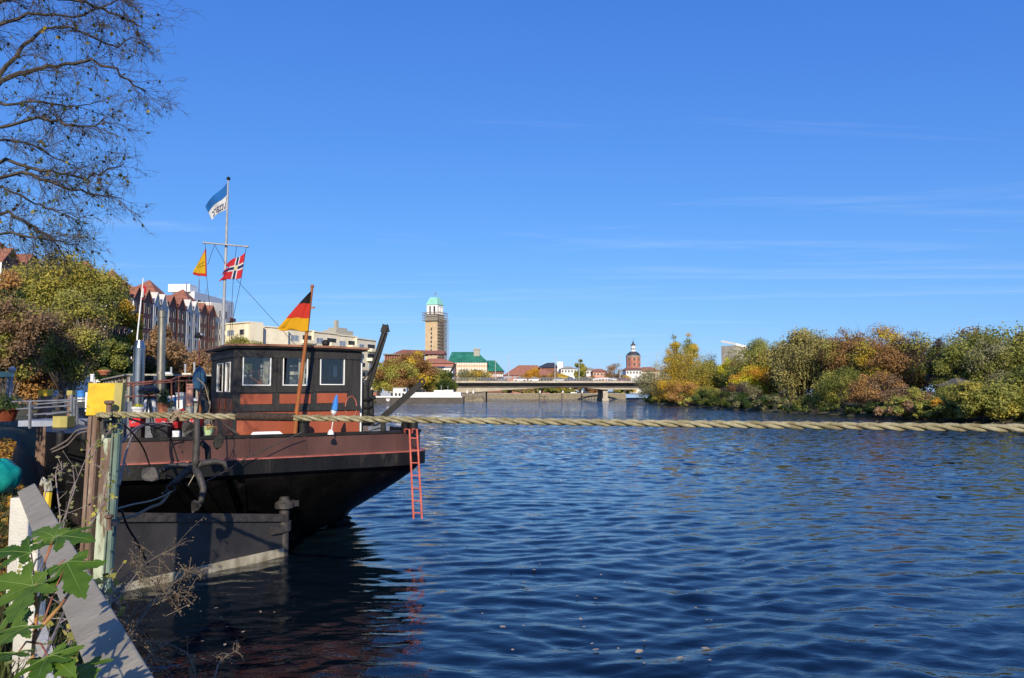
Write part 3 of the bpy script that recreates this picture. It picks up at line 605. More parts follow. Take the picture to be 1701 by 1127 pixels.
# ------------------------------------------------------------------ the barge (u to starboard, v forward, z up)
C0 = Vector((-4.155, 13.83, 0)); RV = Vector((.848, .53, 0)); FV = Vector((-.53, .848, 0))
def BW(u, v, z): return C0 + RV * u + FV * v + Vector((0, 0, z))
def bmap(q): return BW(q.x, q.y, q.z)
def uz(px, py, v0):                     # where the photo's pixel meets the cross plane v = v0 of the barge
    q = on_plane(px, py, BW(0, v0, 0), -FV) - C0; return q.dot(RV), q.z
def vz(px, py, u0):
    q = on_plane(px, py, BW(u0, 0, 0), -RV) - C0; return q.dot(FV), q.z
barge = thing('barge', 'black and maroon river barge with dark wooden wheelhouse, moored stern towards the viewer', 'barge', BW(0, 0, 0))
HB = 2.88
def hull_outlines():
    top = []; wl = []; n = 9.0; a = 1.5
    arc = []
    for j in range(21):
        t_ = math.pi / 2 * j / 20
        arc.append((HB * math.sin(t_) ** (2 / n), a * (1 - math.cos(t_) ** (2 / n)) if j else 0.0))
    s = [0]
    for j in range(1, 21): s.append(s[-1] + math.dist(arc[j], arc[j - 1]))
    tab = [(0, 0, 1.25), (.12, .2, 1.33), (.2, .44, 1.47), (.6, 1.52, 2.49), (1, 2.6, 3.9)]
    for j in range(21):
        f = s[j] / s[-1]
        for k in range(4):
            if f <= tab[k + 1][0] + 1e-6:
                g = (f - tab[k][0]) / (tab[k + 1][0] - tab[k][0]); w = (tab[k][1] + g * (tab[k + 1][1] - tab[k][1]), tab[k][2] + g * (tab[k + 1][2] - tab[k][2])); break
        top.append(arc[j]); wl.append(w)
    for v in (3, 6, 10, 15, 20): top.append((HB, v)); wl.append((2.61, 3.9 + (v - 1.5) * (20 - 3.9) / 18.5))
    for (u, v, wu, wv) in ((2.3, 22.5, 2.0, 22), (1.5, 24.3, 1.1, 23.6), (.5, 25.2, .2, 24.4)): top.append((u, v)); wl.append((wu, wv))
    mir = lambda L_: [(-u, v) for u, v in reversed(L_[1:])] + L_
    return mir(top), mir(wl)
TOP, WL = hull_outlines()
def offs(poly, d):
    out = []
    for i, (u, v) in enumerate(poly):
        a = Vector(poly[max(i - 1, 0)]); c = Vector(poly[min(i + 1, len(poly) - 1)]); t_ = (c - a); t_ = t_.normalized() if t_.length else Vector((1, 0))
        out.append((u + t_.y * d, v - t_.x * d))
    return out
def band(mb, rings, mi=0, closed=True, cap=False):
    n = len(rings[0]); vs = [BW(*p) for r_ in rings for p in r_]
    fs = [(i * n + j, i * n + (j + 1) % n, (i + 1) * n + (j + 1) % n, (i + 1) * n + j) for i in range(len(rings) - 1) for j in range(n if closed else n - 1)]
    if cap: fs.append(tuple(range((len(rings) - 1) * n, len(rings) * n)))
    mb.add(vs, fs, mi)
def ring(poly, z): return [(u, v, z) for u, v in poly]
mb = MB(); rr = []
for z, w in ((-.5, -.04), (0, 0), (.3, .20), (.6, .42), (.9, .63), (1.15, .80), (1.38, .94), (1.5, .995), (1.56, 1.0)):
    rr.append([(a[0] + (b_[0] - a[0]) * w, a[1] + (b_[1] - a[1]) * w, z) for a, b_ in zip(WL, TOP)])
band(mb, rr); mb.build('hull', M['black_paint'], barge, smooth=True)
def railband(name, z0, z1, d0, d1, m, tz=0.0):
    mb = MB(); band(mb, [ring(offs(TOP, d0), z0), ring(offs(TOP, d1), z0), ring(offs(TOP, d1), z1), ring(offs(TOP, d0), z1 + tz), ring(offs(TOP, d0), z0)]); return mb.build(name, m, barge, smooth=True)
railband('rub_rail', 1.53, 1.785, -.06, .11, M['black_paint'])
railband('red_line', 1.786, 1.806, -.05, .113, M['redline'], .008)
railband('bulwark', 1.79, 2.165, -.07, .0, M['maroon'])
railband('cap_rail', 2.165, 2.215, -.12, .03, M['black_iron'])
mb = MB(); pl = offs(TOP, -.05); mb.add([BW(u, v, 1.52) for u, v in pl], [tuple(range(len(pl)))]); mb.build('deck', M['black_iron'], barge)
for px in (505, 411):                         # riveted butt strips of the bulwark
    mb = MB(); u, z = uz(px, 735, 0)
    mb.box((u - .035, -.016, 1.835), (u + .035, .02, 2.16), M=bmap)
    for k in range(8):
        for s_ in (-.022, .022): mb.ball(BW(u + s_, -.018, 1.86 + k * .04), .008, 6)
    mb.build('butt_strip', M['maroon'], barge, smooth=True)
# rudder, hard over towards the bank
mb = MB(); S = BW(0.02, .10, 0); E = Vector((-6.05, 11.2, 0)); D = (E - S); dn = D.normalized(); nn = Vector((dn.y, -dn.x, 0)) * -1
if nn.dot(-S) < 0: nn = -nn
def RB(s, z, o=0): return S + dn * s + nn * o + Vector((0, 0, z))
Lr = D.length
tz = lambda s: .74 + .46 * s / Lr
mb.hexa([RB(0, -.5, -.05), RB(0, -.5, .05), RB(Lr, -.5, .03), RB(Lr, -.5, -.03), RB(0, tz(0), -.05), RB(0, tz(0), .05), RB(Lr, tz(Lr), .03), RB(Lr, tz(Lr), -.03)])
rud = mb.build('rudder', pmat('grey black rudder steel', (.022, .021, .021), (.044, .039, .037), 1.1, .55, bump=.2, bscale=18), barge)
mb = MB(); mb.hexa([RB(0, .62, .03), RB(0, .62, .10), RB(Lr, 1.08, .08), RB(Lr, 1.08, .03), RB(0, .75, .03), RB(0, .75, .10), RB(Lr, 1.215, .08), RB(Lr, 1.215, .03)])
mb.build('top_bar', M['rusty_iron'], rud)
mb = MB(); mb.hexa([RB(0, -.3, .04), RB(0, -.3, .075), RB(Lr, -.3, .055), RB(Lr, -.3, .02), RB(0, .15, .04), RB(0, .15, .075), RB(Lr, .12, .055), RB(Lr, .12, .02)])
mb.build('waterline_band', pmat('limed waterline band', (.16, .14, .085), (.40, .36, .27), 3.5, .8, stretch=(1, 1, .6)), rud)
mb = MB(); mb.lathe([(.09, -.5), (.09, .45), (.13, .45), (.13, .62), (.09, .62), (.09, .86), (.17, .86), (.17, .95), (.10, 1.0), (.08, 1.06)], S, 12); mb.build('rudder_post', M['rusty_iron'], barge, smooth=True)
mb = MB(); mb.beam(S + Vector((0, 0, .92)), RB(-.25, .92), .2, .1); mb.build('rudder_strap', M['rusty_iron'], barge)
mb = MB(); mb.beam(S + Vector((0, 0, .5)), RB(.34, .5), .22, .13); mb.build('rudder_strap', M['rusty_iron'], barge)

# wheelhouse with real openings
U0, U1, V0, V1, ZT = -.82, 1.63, .59, 2.86, 3.80
wh_black, wh_red = MB(), MB()
def wall(mb, axis, fixed, thick, a0, a1, z0, z1, holes):
    A = sorted({a0, a1, *[h[0] for h in holes], *[h[1] for h in holes]}); Zs = sorted({z0, z1, *[h[2] for h in holes], *[h[3] for h in holes]})
    for i in range(len(A) - 1):
        for j in range(len(Zs) - 1):
            am, zm = (A[i] + A[i + 1]) / 2, (Zs[j] + Zs[j + 1]) / 2
            if any(h[0] < am < h[1] and h[2] < zm < h[3] for h in holes): continue
            if axis == 'u': mb.box((A[i], fixed, Zs[j]), (A[i + 1], fixed + thick, Zs[j + 1]), M=bmap)
            else: mb.box((fixed, A[i], Zs[j]), (fixed + thick, A[i + 1], Zs[j + 1]), M=bmap)
win = []
for (x0, x1, y0, y1) in ((402, 451, 589, 641), (469, 512, 591, 641), (531, 573, 590, 640)):
    ua, za = uz(x0, y1, V0); ub, zb = uz(x1, y0, V0); win.append((ua, ub, za, zb))
zb0 = uz(480, 682, V0)[1]                      # foot of the black part
wall(wh_black, 'u', V0, .06, U0, U1, zb0, ZT, win)
lw = []
for (x0, x1, y0, y1) in ((358, 361, 604, 643), (367, 371, 602, 645)):
    pass
for (va, vb) in ((.35, .78), (1.05, 1.62)): lw.append((V0 + va, V0 + vb, 2.98, 3.56))
wall(wh_black, 'v', U0, .06, V0 + .062, V1 - .062, zb0 + .1, ZT, lw)
rwin = [(V0 + .35, V0 + .95, 2.98, 3.58), (V0 + 1.25, V0 + 1.85, 2.98, 3.58)]
wall(wh_black, 'v', U1 - .06, .06, V0 + .062, V1 - .062, 1.5, ZT, rwin)
fwin = [(U0 + .2, U0 + .85, 2.95, 3.6), (U0 + .98, U0 + 1.5, 2.2, 3.6), (U0 + 1.62, U0 + 2.25, 2.95, 3.6)]
wall(wh_black, 'u', V1 - .06, .06, U0, U1, 1.5, ZT, fwin)
wh = wh_black.build('wheelhouse', M['blackwood'], barge)
mb = MB(); wall(mb, 'u', V0 + .012, .05, U0 + .002, U1 - .002, 1.5, zb0, []); mb.build('lower_wall', M['oxide'], wh)
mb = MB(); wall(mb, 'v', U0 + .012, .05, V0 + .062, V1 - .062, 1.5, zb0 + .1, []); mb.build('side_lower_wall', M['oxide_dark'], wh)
for (x0, x1, y0, y1) in ((399, 452, 655, 672), (464, 516, 655, 671), (526, 576, 653.5, 670)):
    ua, za = uz(x0, y1, V0); ub, zb = uz(x1, y0, V0)
    mb = MB(); mb.box((ua, V0 - .012, za), (ub, V0 + .004, zb), M=bmap); mb.build('red_panel', M['oxide'], wh)
for (va, vb) in ((.12, .6), (.75, 1.2), (1.35, 2.0)):
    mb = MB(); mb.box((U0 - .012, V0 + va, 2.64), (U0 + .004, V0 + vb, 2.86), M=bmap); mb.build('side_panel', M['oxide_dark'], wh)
mb = MB()                                      # raised battens and mouldings
for (ua, ub, za, zb) in win:
    for (a0, a1, c0, c1) in ((ua - .10, ub + .10, zb + .05, zb + .11), (ua - .10, ub + .10, za - .13, za - .075)): mb.box((a0, V0 - .022, c0), (a1, V0 + .003, c1), M=bmap)
    for (a0, a1) in ((ua - .10, ua - .045), (ub + .045, ub + .10)): mb.box((a0, V0 - .019, za - .075), (a1, V0 + .003, zb + .05), M=bmap)
mb.box((U0 - .015, V0 - .028, zb0 - .01), (U1 + .015, V0 + .003, zb0 + .07), M=bmap)
mb.box((U0 - .02, V0 - .03, ZT - .16), (U1 + .02, V0 + .003, ZT - .01), M=bmap)
mb.box((U0 - .02, V0 - .017, 1.5), (U0 + .05, V0 + .002, ZT - .165), M=bmap)
mb.box((U0 - .024, V0 + .004, ZT - .16), (U0 - .001, V1, ZT - .01), M=bmap)
mb.build('moulding', M['blackwood'], wh)
def window(ua, ub, za, zb, fixed, axis='u', s=-1):
    mb = MB(); w = .02; y0, y1 = (fixed + s * .014, fixed + .05) if s < 0 else (fixed + .01, fixed + .075)
    def bx(a0, a1, c0, c1, d0, d1, mi):
        if axis == 'u': mb.box((a0, d0, c0), (a1, d1, c1), mi, M=bmap)
        else: mb.box((d0, a0, c0), (d1, a1, c1), mi, M=bmap)
    e = .003
    bx(ua + e, ub - e, za + e, za + w, y0, y1, 0); bx(ua + e, ub - e, zb - w, zb - e, y0, y1, 0); bx(ua + e, ua + w, za + w, zb - w, y0, y1, 0); bx(ub - w, ub - e, za + w, zb - w, y0, y1, 0)
    m_ = (y0 + y1) / 2; bx(ua + w, ub - w, za + w, zb - w, m_ - .003, m_ + .003, 1)
    return mb.build('window', [M['white'], M['glass']], wh)
for w_ in win: window(*w_, V0)
for w_ in lw: window(*w_, U0, 'v')
for w_ in rwin: window(*w_, U1 - .06, 'v', 1)
for w_ in fwin: window(*w_, V1 - .06, 'u', 1)
mb = MB(); mb.box((U0 + .07, V0 + .07, 1.9), (U1 - .07, V1 - .07, 1.96), M=bmap); mb.box((U0 + .065, V1 - .085, 1.96), (U0 + .19, V1 - .066, 3.7), M=bmap); mb.box((U0 + .86, V1 - .085, 1.96), (U0 + .97, V1 - .066, 3.7), M=bmap); mb.box((U0 + .065, V0 + .065, 1.96), (U1 - .065, V0 + .08, 2.9), M=bmap)
mb.box((U0 + 1.2, V1 - .6, 1.96), (U1 - .1, V1 - .09, 2.75), M=bmap); mb.build('cabin_lining', M['interior'], wh)
mb = MB(); ctr = BW(uz(434, 640, V0 + .38)[0], V0 + .38, 3.14); rad = .30
q_ = lambda a, r_: ctr + RV * (math.cos(a) * r_) + Vector((0, 0, math.sin(a) * r_)) + FV * (math.sin(a) * r_ * .15)
mb.tube([q_(2 * math.pi * k / 28, rad) for k in range(29)], .016, 6)
for k in range(8): a = 2 * math.pi * k / 8 + .2; mb.tube([q_(a, .03), q_(a, rad + .11)], [.016, .012], 5)
mb.lathe([(.06, -.04), (.06, .04)], ctr, 10, 0, Matrix.Rotation(R(90), 3, 'X')); mb.tube([ctr, ctr + FV * .35 + Vector((0, 0, -.1)), ctr + FV * .4 + Vector((0, 0, -1.0))], .06, 6)
mb.build('steering_wheel', M['varnish'], wh, smooth=True)
mb = MB()                                      # curtains gathered at the window sides
for (ua, w_, vv) in ((win[0][1] - .13, .12, .1), (win[1][1] - .16, .15, .1), (win[0][0] + .01, .04, .1)):
    pts = []
    for k in range(9):
        f = k / 8
        pts.append([(ua + w_ * f * (1 - .25 * (1 if zt == 0 else 0)), V0 + vv + .018 * (k % 2), (win[0][2] - .1, win[0][3] + .05)[zt]) for zt in (0, 1)])
    mb.add([BW(*p) for c in pts for p in c], [(2 * i, 2 * i + 2, 2 * i + 3, 2 * i + 1) for i in range(8)])
mb.build('curtain', M['cream'], wh)
mb = MB()                                      # roof: cambered slab with brown edge and dark underside
ov = .11; nU = 8
for (z0_, z1_, g, mi) in ((ZT, ZT + .035, 0, 0), (ZT + .035, ZT + .075, .03, 1)):
    for k in range(nU):
        ua = U0 - ov - g + (U1 - U0 + 2 * ov + 2 * g) * k / nU; ub = U0 - ov - g + (U1 - U0 + 2 * ov + 2 * g) * (k + 1) / nU
        cam_ = lambda u: .07 * (1 - ((u - (U0 + U1) / 2) / 1.5) ** 2)
        va, vb = V0 - ov - g, V1 + ov + g
        mb.hexa([BW(ua, va, z0_ + cam_(ua) * .3), BW(ub, va, z0_ + cam_(ub) * .3), BW(ub, vb, z0_ + cam_(ub)), BW(ua, vb, z0_ + cam_(ua)), BW(ua, va, z1_ + cam_(ua) * .3), BW(ub, va, z1_ + cam_(ub) * .3), BW(ub, vb, z1_ + cam_(ub)), BW(ua, vb, z1_ + cam_(ua))], mi)
mb.build('roof', [M['black_iron'], M['roofedge']], wh)
mb = MB(); a = BW(1.35, V0 - .14, 3.84); mb.lathe([(.05, 0), (.075, .03), (.075, .09), (.04, .12)], uz_c := BW(.92, V0 + .05, 3.90), 10); mb.build('roof_lamp', M['black_iron'], wh, smooth=True)
# trim on the starboard side: white post, lifebuoy rim
mb = MB(); mb.beam(BW(U1 + .06, V0 + .12, 1.55), BW(U1 + .06, V0 + .12, 3.78), .05, .05); mb.build('white_post', M['white'], barge)
mb = MB(); c_ = P(583, 677, BW(U1 - .1, V0 - .06, 0).y); mb.tube([c_ + RV * (.15 * math.cos(k * .3307) * .8) + Vector((0, 0, .22 * math.sin(k * .3307))) for k in range(20)], .013, 5); mb.build('rope_ring', M['redline'], barge, smooth=True)

# bollards
def bollard(u, v, z0, z1, r):
    mb = MB(); mb.lathe([(r * 1.25, z0), (r * 1.25, z0 + .03), (r, z0 + .05), (r * .96, z1 - .07), (r * 1.12, z1 - .05), (r * 1.12, z1 - .01), (r * .9, z1)], BW(u, v, 0), 16); return mb.build('bollard', M['black_iron'], barge, smooth=True)
u_, _ = uz(503, 712, .26); bollard(u_, .26, 1.52, 2.47, .125)
for u_, r_ in ((2.5, .085), (2.68, .10)): bollard(u_, .30, 1.52, 2.46, r_)
# tall loading derrick and the bent davit on the starboard quarter
Yd = 15.6
mb = MB(); b0 = P(609, 722, Yd); mb.tube([Vector((b0.x, b0.y, 1.5)), P(607, 640, Yd)], [.13, .10], 10); mb.tube([P(597, 705, Yd), P(600, 630, Yd)], .035, 6); mb.tube([P(618, 712, Yd), P(616, 648, Yd)], .05, 6)
for k in range(4): mb.lathe([(.12, 0), (.15, .04), (.12, .08)], P(608, 706 - k * 13, Yd), 10)
mb.tube([P(594, 668, Yd), P(624, 660, Yd)], .04, 6); mb.tube([P(596, 688, Yd), P(622, 694, Yd)], .035, 6)
mb.build('winch_post', M['black_iron'], barge, smooth=True)
mb = MB(); mb.beam(P(598, 676, Yd), P(637, 552, Yd), .06, .10); mb.beam(P(604, 676, Yd), P(642, 553, Yd), .05, .09)
mb.beam(P(637, 553, Yd - .03), P(641, 540, Yd - .03), .12, .12); mb.tube([P(634, 548, Yd), P(643, 541, Yd), P(645, 552, Yd)], .035, 6); mb.lathe([(.07, -.03), (.07, .03)], P(640, 547, Yd), 12, 0, Matrix.Rotation(R(90), 3, 'X'))
mb.build('derrick_boom', M['black_iron'], barge)
mb = MB(); mb.tube([P(639, 552, Yd - .1), P(618, 610, Yd - .1), P(606, 628, Yd - .1), P(597, 634, Yd - .1)], .018, 6); mb.build('boom_stay', M['cable'], barge)
mb = MB(); mb.beam(P(636, 720, 15.0), P(637, 690, 15.0), .09, .09); mb.beam(P(634, 695, 15.0), P(700, 637, 15.0), .07, .115)
mb.tube([P(701 + 4.2 * math.cos(k * .524), 634.5 + 4.2 * math.sin(k * .524), 15.0) for k in range(13)], .022, 6); mb.tube([P(617, 712, 15.1), P(630, 703, 15.1), P(646, 699, 15.1)], .015, 6)
mb.build('davit', M['black_iron'], barge)
mb = MB(); mb.box((.0, 0, 0), (.45, .3, .12), M=lambda q: P(612, 719, 15.0) + RV * q.x + FV * q.y + Vector((0, 0, q.z))); mb.tube([P(612, 716, 15.0), P(634, 705, 15.0)], .012, 5); mb.build('deck_winch', M['galv'], barge)
# flat canopy forward of the wheelhouse
mb = MB(); mb.hexa([BW(1.45, 3.6, 3.17), BW(2.62, 3.2, 3.12), BW(2.62, 6.8, 3.2), BW(1.2, 6.8, 3.3), BW(1.45, 3.6, 3.25), BW(2.62, 3.2, 3.17), BW(2.62, 6.8, 3.27), BW(1.2, 6.8, 3.4)])
mb.build('canopy', M['stonegrey'], barge)
mb = MB(); mb.tube([BW(1.55, 3.7, 1.5), BW(1.55, 3.7, 3.2)], .03, 6); mb.tube([BW(1.55, 3.7, 2.6), BW(2.2, 3.7, 3.14)], .025, 6); mb.build('canopy_post', M['hose'], barge)
# deckhouse forward with grey glazing
mb = MB(); DU0, DU1, DV0, DV1 = -2.1, 1.0, 6.2, 15.5
mb.box((DU0, DV0, 1.5), (DU1, DV1, 2.75), M=bmap)
dh = mb.build('deckhouse', M['dark_metal'], barge)
mb = MB(); mb.box((DU0 + .03, DV0 + .03, 2.75), (DU1 - .03, DV1 - .03, 3.38), M=bmap); mb.build('glazing', M['greyglass'], dh)
mb = MB(); mb.box((DU0 - .06, DV0 - .06, 3.38), (DU1 + .06, DV1 + .06, 3.42), M=bmap)
for k in range(5):
    u = DU0 + (DU1 - DU0) * k / 4; mb.box((u - .03, DV0 - .005, 2.75), (u + .03, DV0 + .029, 3.38), M=bmap)
for k in range(8):
    v = DV0 + .2 + (DV1 - DV0 - .4) * k / 7; mb.box((DU0 - .005, v - .03, 2.75), (DU0 + .029, v + .03, 3.38), M=bmap)
mb.build('roof_frame', M['stonegrey'], dh)
# flues
mb = MB(); f0 = P(230, 655, 16.6)
def lean(px, py, Y): return P(px, py, Y)
mb.tube([lean(229, 690, 16.6), lean(230, 640, 16.6), lean(231, 605, 16.6), lean(232, 578, 16.6)], .118, 18)
mb.tube([lean(231, 606, 16.6), lean(231, 604, 16.6)], .124, 18); mb.tube([lean(232, 578, 16.6), lean(232.5, 566, 16.6)], [.118, .085], 18)
mb.build('stainless_flue', M['steel'], barge, smooth=True)
mb = MB(); mb.tube([lean(266, 690, 17.4), lean(267, 640, 17.4), lean(269, 527, 17.4)], .088, 16); mb.tube([lean(266.6, 622, 17.4), lean(266.7, 618, 17.4)], .096, 16); mb.tube([lean(269, 528, 17.4), lean(269.2, 517, 17.4)], [.105, .105], 14); mb.tube([lean(269.2, 517, 17.4), lean(269.3, 513, 17.4)], [.105, .03], 14)
mb.build('tarnished_flue', M['oldflue'], barge, smooth=True)
# rusty railing round the afterdeck on the port side
mb = MB(); Yr = 14.9
rp = lambda L_: [P(x, y, Yr) for x, y in L_]
mb.tube(rp([(200, 638), (240, 635), (283, 632), (292, 628), (300, 625.5), (320, 625), (335, 626), (341, 632), (342, 642), (341, 700)]), .02, 6)
mb.tube(rp([(200, 642), (240, 638.5), (283, 635), (297, 633), (330, 633)]), .014, 6); mb.tube(rp([(200, 660), (258, 657)]), .014, 6)
for x, y in ((222, 637), (297, 626), (285, 632), (310, 630), (330, 626)): mb.tube(rp([(x, y), (x - .5, 720)]), .015, 6)
mb.build('afterdeck_railing', M['rustrail'], barge, smooth=True)
# mast with yard
Ym = 18.6
mb = MB(); mb.tube([P(369, 612, Ym), P(372, 500, Ym), P(376, 400, Ym), P(379, 300, Ym)], [.042, .038, .034, .02], 10); mast = mb.build('mast', M['greypole'], barge, smooth=True)
m_ = MB(); m_.tube([P(369, 690, Ym), P(369, 611, Ym)], .048, 10); m_.build('mast_foot', M['greypole'], mast)
m_ = MB(); m_.tube([P(339, 403.5, Ym - .1), P(411, 410, Ym - .1)], .022, 6); m_.ball(P(339, 403.5, Ym - .1), .035, 6); m_.ball(P(411, 410, Ym - .1), .035, 6); m_.build('yard', M['greypole'], mast)
m_ = MB(); m_.ball(P(379.5, 297, Ym), .05, 8); m_.build('truck', M['black_iron'], mast)
m_ = MB()
for L_ in (((341, 405), (343, 459)), ((343, 459), (349, 515), (347, 570)), ((356.5, 407), (345, 440)), ((356.5, 407), (373, 436)), ((393, 409), (389, 440), (383, 540), (380, 580)), ((409, 411), (401, 462), (387, 530), (383, 575)), ((391, 463), (462, 541), (520, 606))): m_.tube([P(x, y, Ym - .1 - (.9 if x > 470 else .4 if x > 450 else 0)) for x, y in L_], .006, 4)
m_.build('halyard', M['cable'], mast)
mb = MB(); mb.tube([P(490, 722, 13.98), P(492, 690, 13.98), P(505, 590, 13.96), P(518.5, 478, 13.94)], [.042, .042, .036, .026], 10); mb.ball(P(518.7, 476, 13.94), .036, 8)
mb.beam(P(513, 512, 13.95), P(523, 511, 13.95), .03, .03); mb.build('flagstaff', M['varnish'], barge, smooth=True)

# ------------------------------------------------------------------ flags (cloth grids)
def flag(name, label, grid, colour, mats, Yc, amp=.03, group=None, sub=1):
    """grid(s, t) -> photo pixel of the cloth at s along the fly, t down the hoist; colour(s, t) -> material slot"""
    ns, nt_ = 36, 30; mb = MB(); vs = []
    for i in range(ns + 1):
        for j in range(nt_ + 1):
            s_, t_ = i / ns, j / nt_; x, y = grid(s_, t_)
            vs.append(P(x, y, Yc + amp * (s_ ** .7) * math.sin(s_ * 7.5 + t_ * 2.6) + amp * .5 * s_ * math.sin(s_ * 15 - t_ * 3)))
    for i in range(ns):
        for j in range(nt_):
            k = colour((i + .5) / ns, (j + .5) / nt_)
            if k is None: continue
            mb.f.append((i * (nt_ + 1) + j, (i + 1) * (nt_ + 1) + j, (i + 1) * (nt_ + 1) + j + 1, i * (nt_ + 1) + j + 1)); mb.m.append(k)
    used = sorted({a for f in mb.f for a in f}); mp_ = {a: k for k, a in enumerate(used)}
    mb.v = [tuple(vs[a]) for a in used]; mb.f = [tuple(mp_[a] for a in f) for f in mb.f]
    o = mb.build(name, mats, smooth='all'); sol = o.modifiers.new('thickness', 'SOLIDIFY'); sol.thickness = .004
    return tag(o, label, 'flag', group)
def clothmat(name, c, tr=.3):
    m = leafmat(name, [c, c], tr, .9); N = m.node_tree.nodes; L = m.node_tree.links
    r = [n for n in N if n.type == 'VALTORGB'][0]; t_ = N.new('ShaderNodeTexCoord'); n_ = N.new('ShaderNodeTexNoise'); n_.inputs['Scale'].default_value = 6
    L.new(t_.outputs['Object'], n_.inputs[0]); r.color_ramp.elements[0].color = (*[x * .82 for x in c], 1); L.new(n_.outputs['Fac'], r.inputs[0]); return m
CL = {k: clothmat(k + ' flag cloth', c) for k, c in dict(black=(.02, .018, .018), red=(.62, .045, .03), gold=(.75, .40, .015), blue=(.025, .16, .48), white=(.72, .72, .72), navy=(.022, .035, .13), crimson=(.60, .035, .05), yellow=(.68, .44, .02), cream=(.72, .66, .40)).items()}
def lerp(a, b_, f): return (a[0] + (b_[0] - a[0]) * f, a[1] + (b_[1] - a[1]) * f)
def ger(s_, t_):                       # hangs to a point: rows stay level, the free edge slopes
    y = 484.5 + t_ * 66; xh = 516.5 - t_ * 5
    f = (y - 484.5) / 63.5; xl = 516 - 57 * f ** .93 if f < 1 else 459
    if t_ > .93: xl += (t_ - .93) / .07 * 6
    return (xh + (xl - xh) * s_, y - s_ * t_ * (2 if t_ > .9 else 0) + 1.2 * math.sin(s_ * 9) * t_)
flag('german_flag', 'black, red and gold striped flag drooping from the orange flagstaff', ger, lambda s_, t_: 0 if t_ < .29 else 1 if t_ < .66 else 2, [CL['black'], CL['red'], CL['gold']], 13.9, .035)
def blue(s_, t_):
    a = lerp((378, 303), (379, 345), t_); b_ = lerp((341, 343), (352, 366), t_); q = lerp(a, b_, s_); return (q[0], q[1] + 2.2 * math.sin(s_ * 6.3) * (1 - t_ * .3) - 2 * math.sin(s_ * 3.14))
fb = flag('club_flag', 'blue over white flag with dark lettering seen from behind, at the masthead', blue, lambda s_, t_: 0 if t_ < .46 else 1, [CL['blue'], CL['white']], Ym, .06)
# the lettering on its white half, seen from the back of the cloth
tcu = bpy.data.curves.new('lettering', 'FONT'); tcu.body = 'luttarc'; tcu.size = 1.0
tob = bpy.data.objects.new('lettering', tcu); COL.objects.link(tob)
me = bpy.data.meshes.new_from_object(tob); bpy.data.objects.remove(tob)
xs = [v.co.x for v in me.vertices]; ys = [v.co.y for v in me.vertices]; x0, x1, y0, y1 = min(xs), max(xs), min(ys), max(ys)
mb = MB(); mb.v = []
for v in me.vertices:
    s_ = .06 + .84 * (v.co.x - x0) / (x1 - x0); t_ = .93 - .40 * (v.co.y - y0) / (y1 - y0); x, y = blue(s_, t_)
    mb.v.append(tuple(P(x, y, Ym + .06 * (s_ ** .7) * math.sin(s_ * 7.5 + t_ * 2.6) + .03 * s_ * math.sin(s_ * 15 - t_ * 3) - .012)))
mb.f = [tuple(p.vertices) for p in me.polygons]; mb.m = [0] * len(mb.f)
WORLD[fb.name] = Matrix.Translation(fb.location); mb.build('lettering', CL['navy'], fb)
def nor(s_, t_):
    a = lerp((407, 420), (401, 462), t_); b_ = lerp((376, 438), (364, 467), t_); q = lerp(a, b_, s_); return (q[0], q[1] + 1.5 * math.sin(s_ * 7) * (1 - .3 * t_))
def norc(s_, t_):
    if s_ > .78 and abs(t_ - .5) > .14 and abs(t_ - .5) < .14 + (s_ - .78) * 1.2: return None
    if .28 < s_ < .44 and .38 < t_ < .60: return 3
    if .30 < s_ < .42 or .42 < t_ < .57: return 2
    if .24 < s_ < .48 or .35 < t_ < .64: return 1 if s_ < .62 or .42 < t_ < .57 else (1 if .35 < t_ < .64 and s_ < .72 else 0)
    return 0
flag('post_flag', 'red flag with white and navy cross on the right of the mast', nor, norc, [CL['crimson'], CL['white'], CL['navy'], CL['cream']], Ym - .1, .04)
def yel(s_, t_):
    a = lerp((342.2, 412), (343.6, 460), t_); b_ = lerp((329, 437), (320, 452), t_); q = lerp(a, b_, s_); return (q[0], q[1] + (6 * s_ * (t_ > .8) * (t_ - .8) / .2) * (1 - abs(s_ - .6)))
flag('yellow_pennant', 'yellow flag with red border on the left end of the yard', yel, lambda s_, t_: 1 if (t_ > .9 or s_ < .1 or t_ < .06) else 2 if ((.44 < t_ < .48 or .57 < t_ < .61) and .2 < s_ < .85 and int(s_ * 36) % 5) else 0, [CL['yellow'], CL['red'], CL['black']], Ym - .1, .03)

# ------------------------------------------------------------------ brick row houses on the left bank (facades look east, x = XF)
XF = -76.0
def simple_window(parent, c, ax, w, h, n, mats, depth=.12, frame=.09, name='window'):
    """c centre, ax unit vector along the wall, n outward normal"""
    c, ax, n = Vector(c), Vector(ax), Vector(n); z = Vector((0, 0, 1)); mb = MB()
    def bx(a0, a1, z0, z1, d0, d1, mi):
        mb.hexa([c + ax * a0 + z * z0 + n * d0, c + ax * a1 + z * z0 + n * d0, c + ax * a1 + z * z0 + n * d1, c + ax * a0 + z * z0 + n * d1, c + ax * a0 + z * z1 + n * d0, c + ax * a1 + z * z1 + n * d0, c + ax * a1 + z * z1 + n * d1, c + ax * a0 + z * z1 + n * d1], mi)
    bx(-w / 2, w / 2, -h / 2, h / 2, -.02, .03, 1)
    if frame:
        bx(-w / 2 - frame, -w / 2, -h / 2 - frame, h / 2 + frame, -.02, depth, 0); bx(w / 2, w / 2 + frame, -h / 2 - frame, h / 2 + frame, -.02, depth, 0)
        bx(-w / 2, w / 2, h / 2, h / 2 + frame, -.02, depth, 0); bx(-w / 2, w / 2, -h / 2 - frame, -h / 2, -.02, depth * 1.4, 0); bx(-.03, .03, -h / 2, h / 2, .03, depth * .7, 0)
    return mb.build(name, mats, parent)
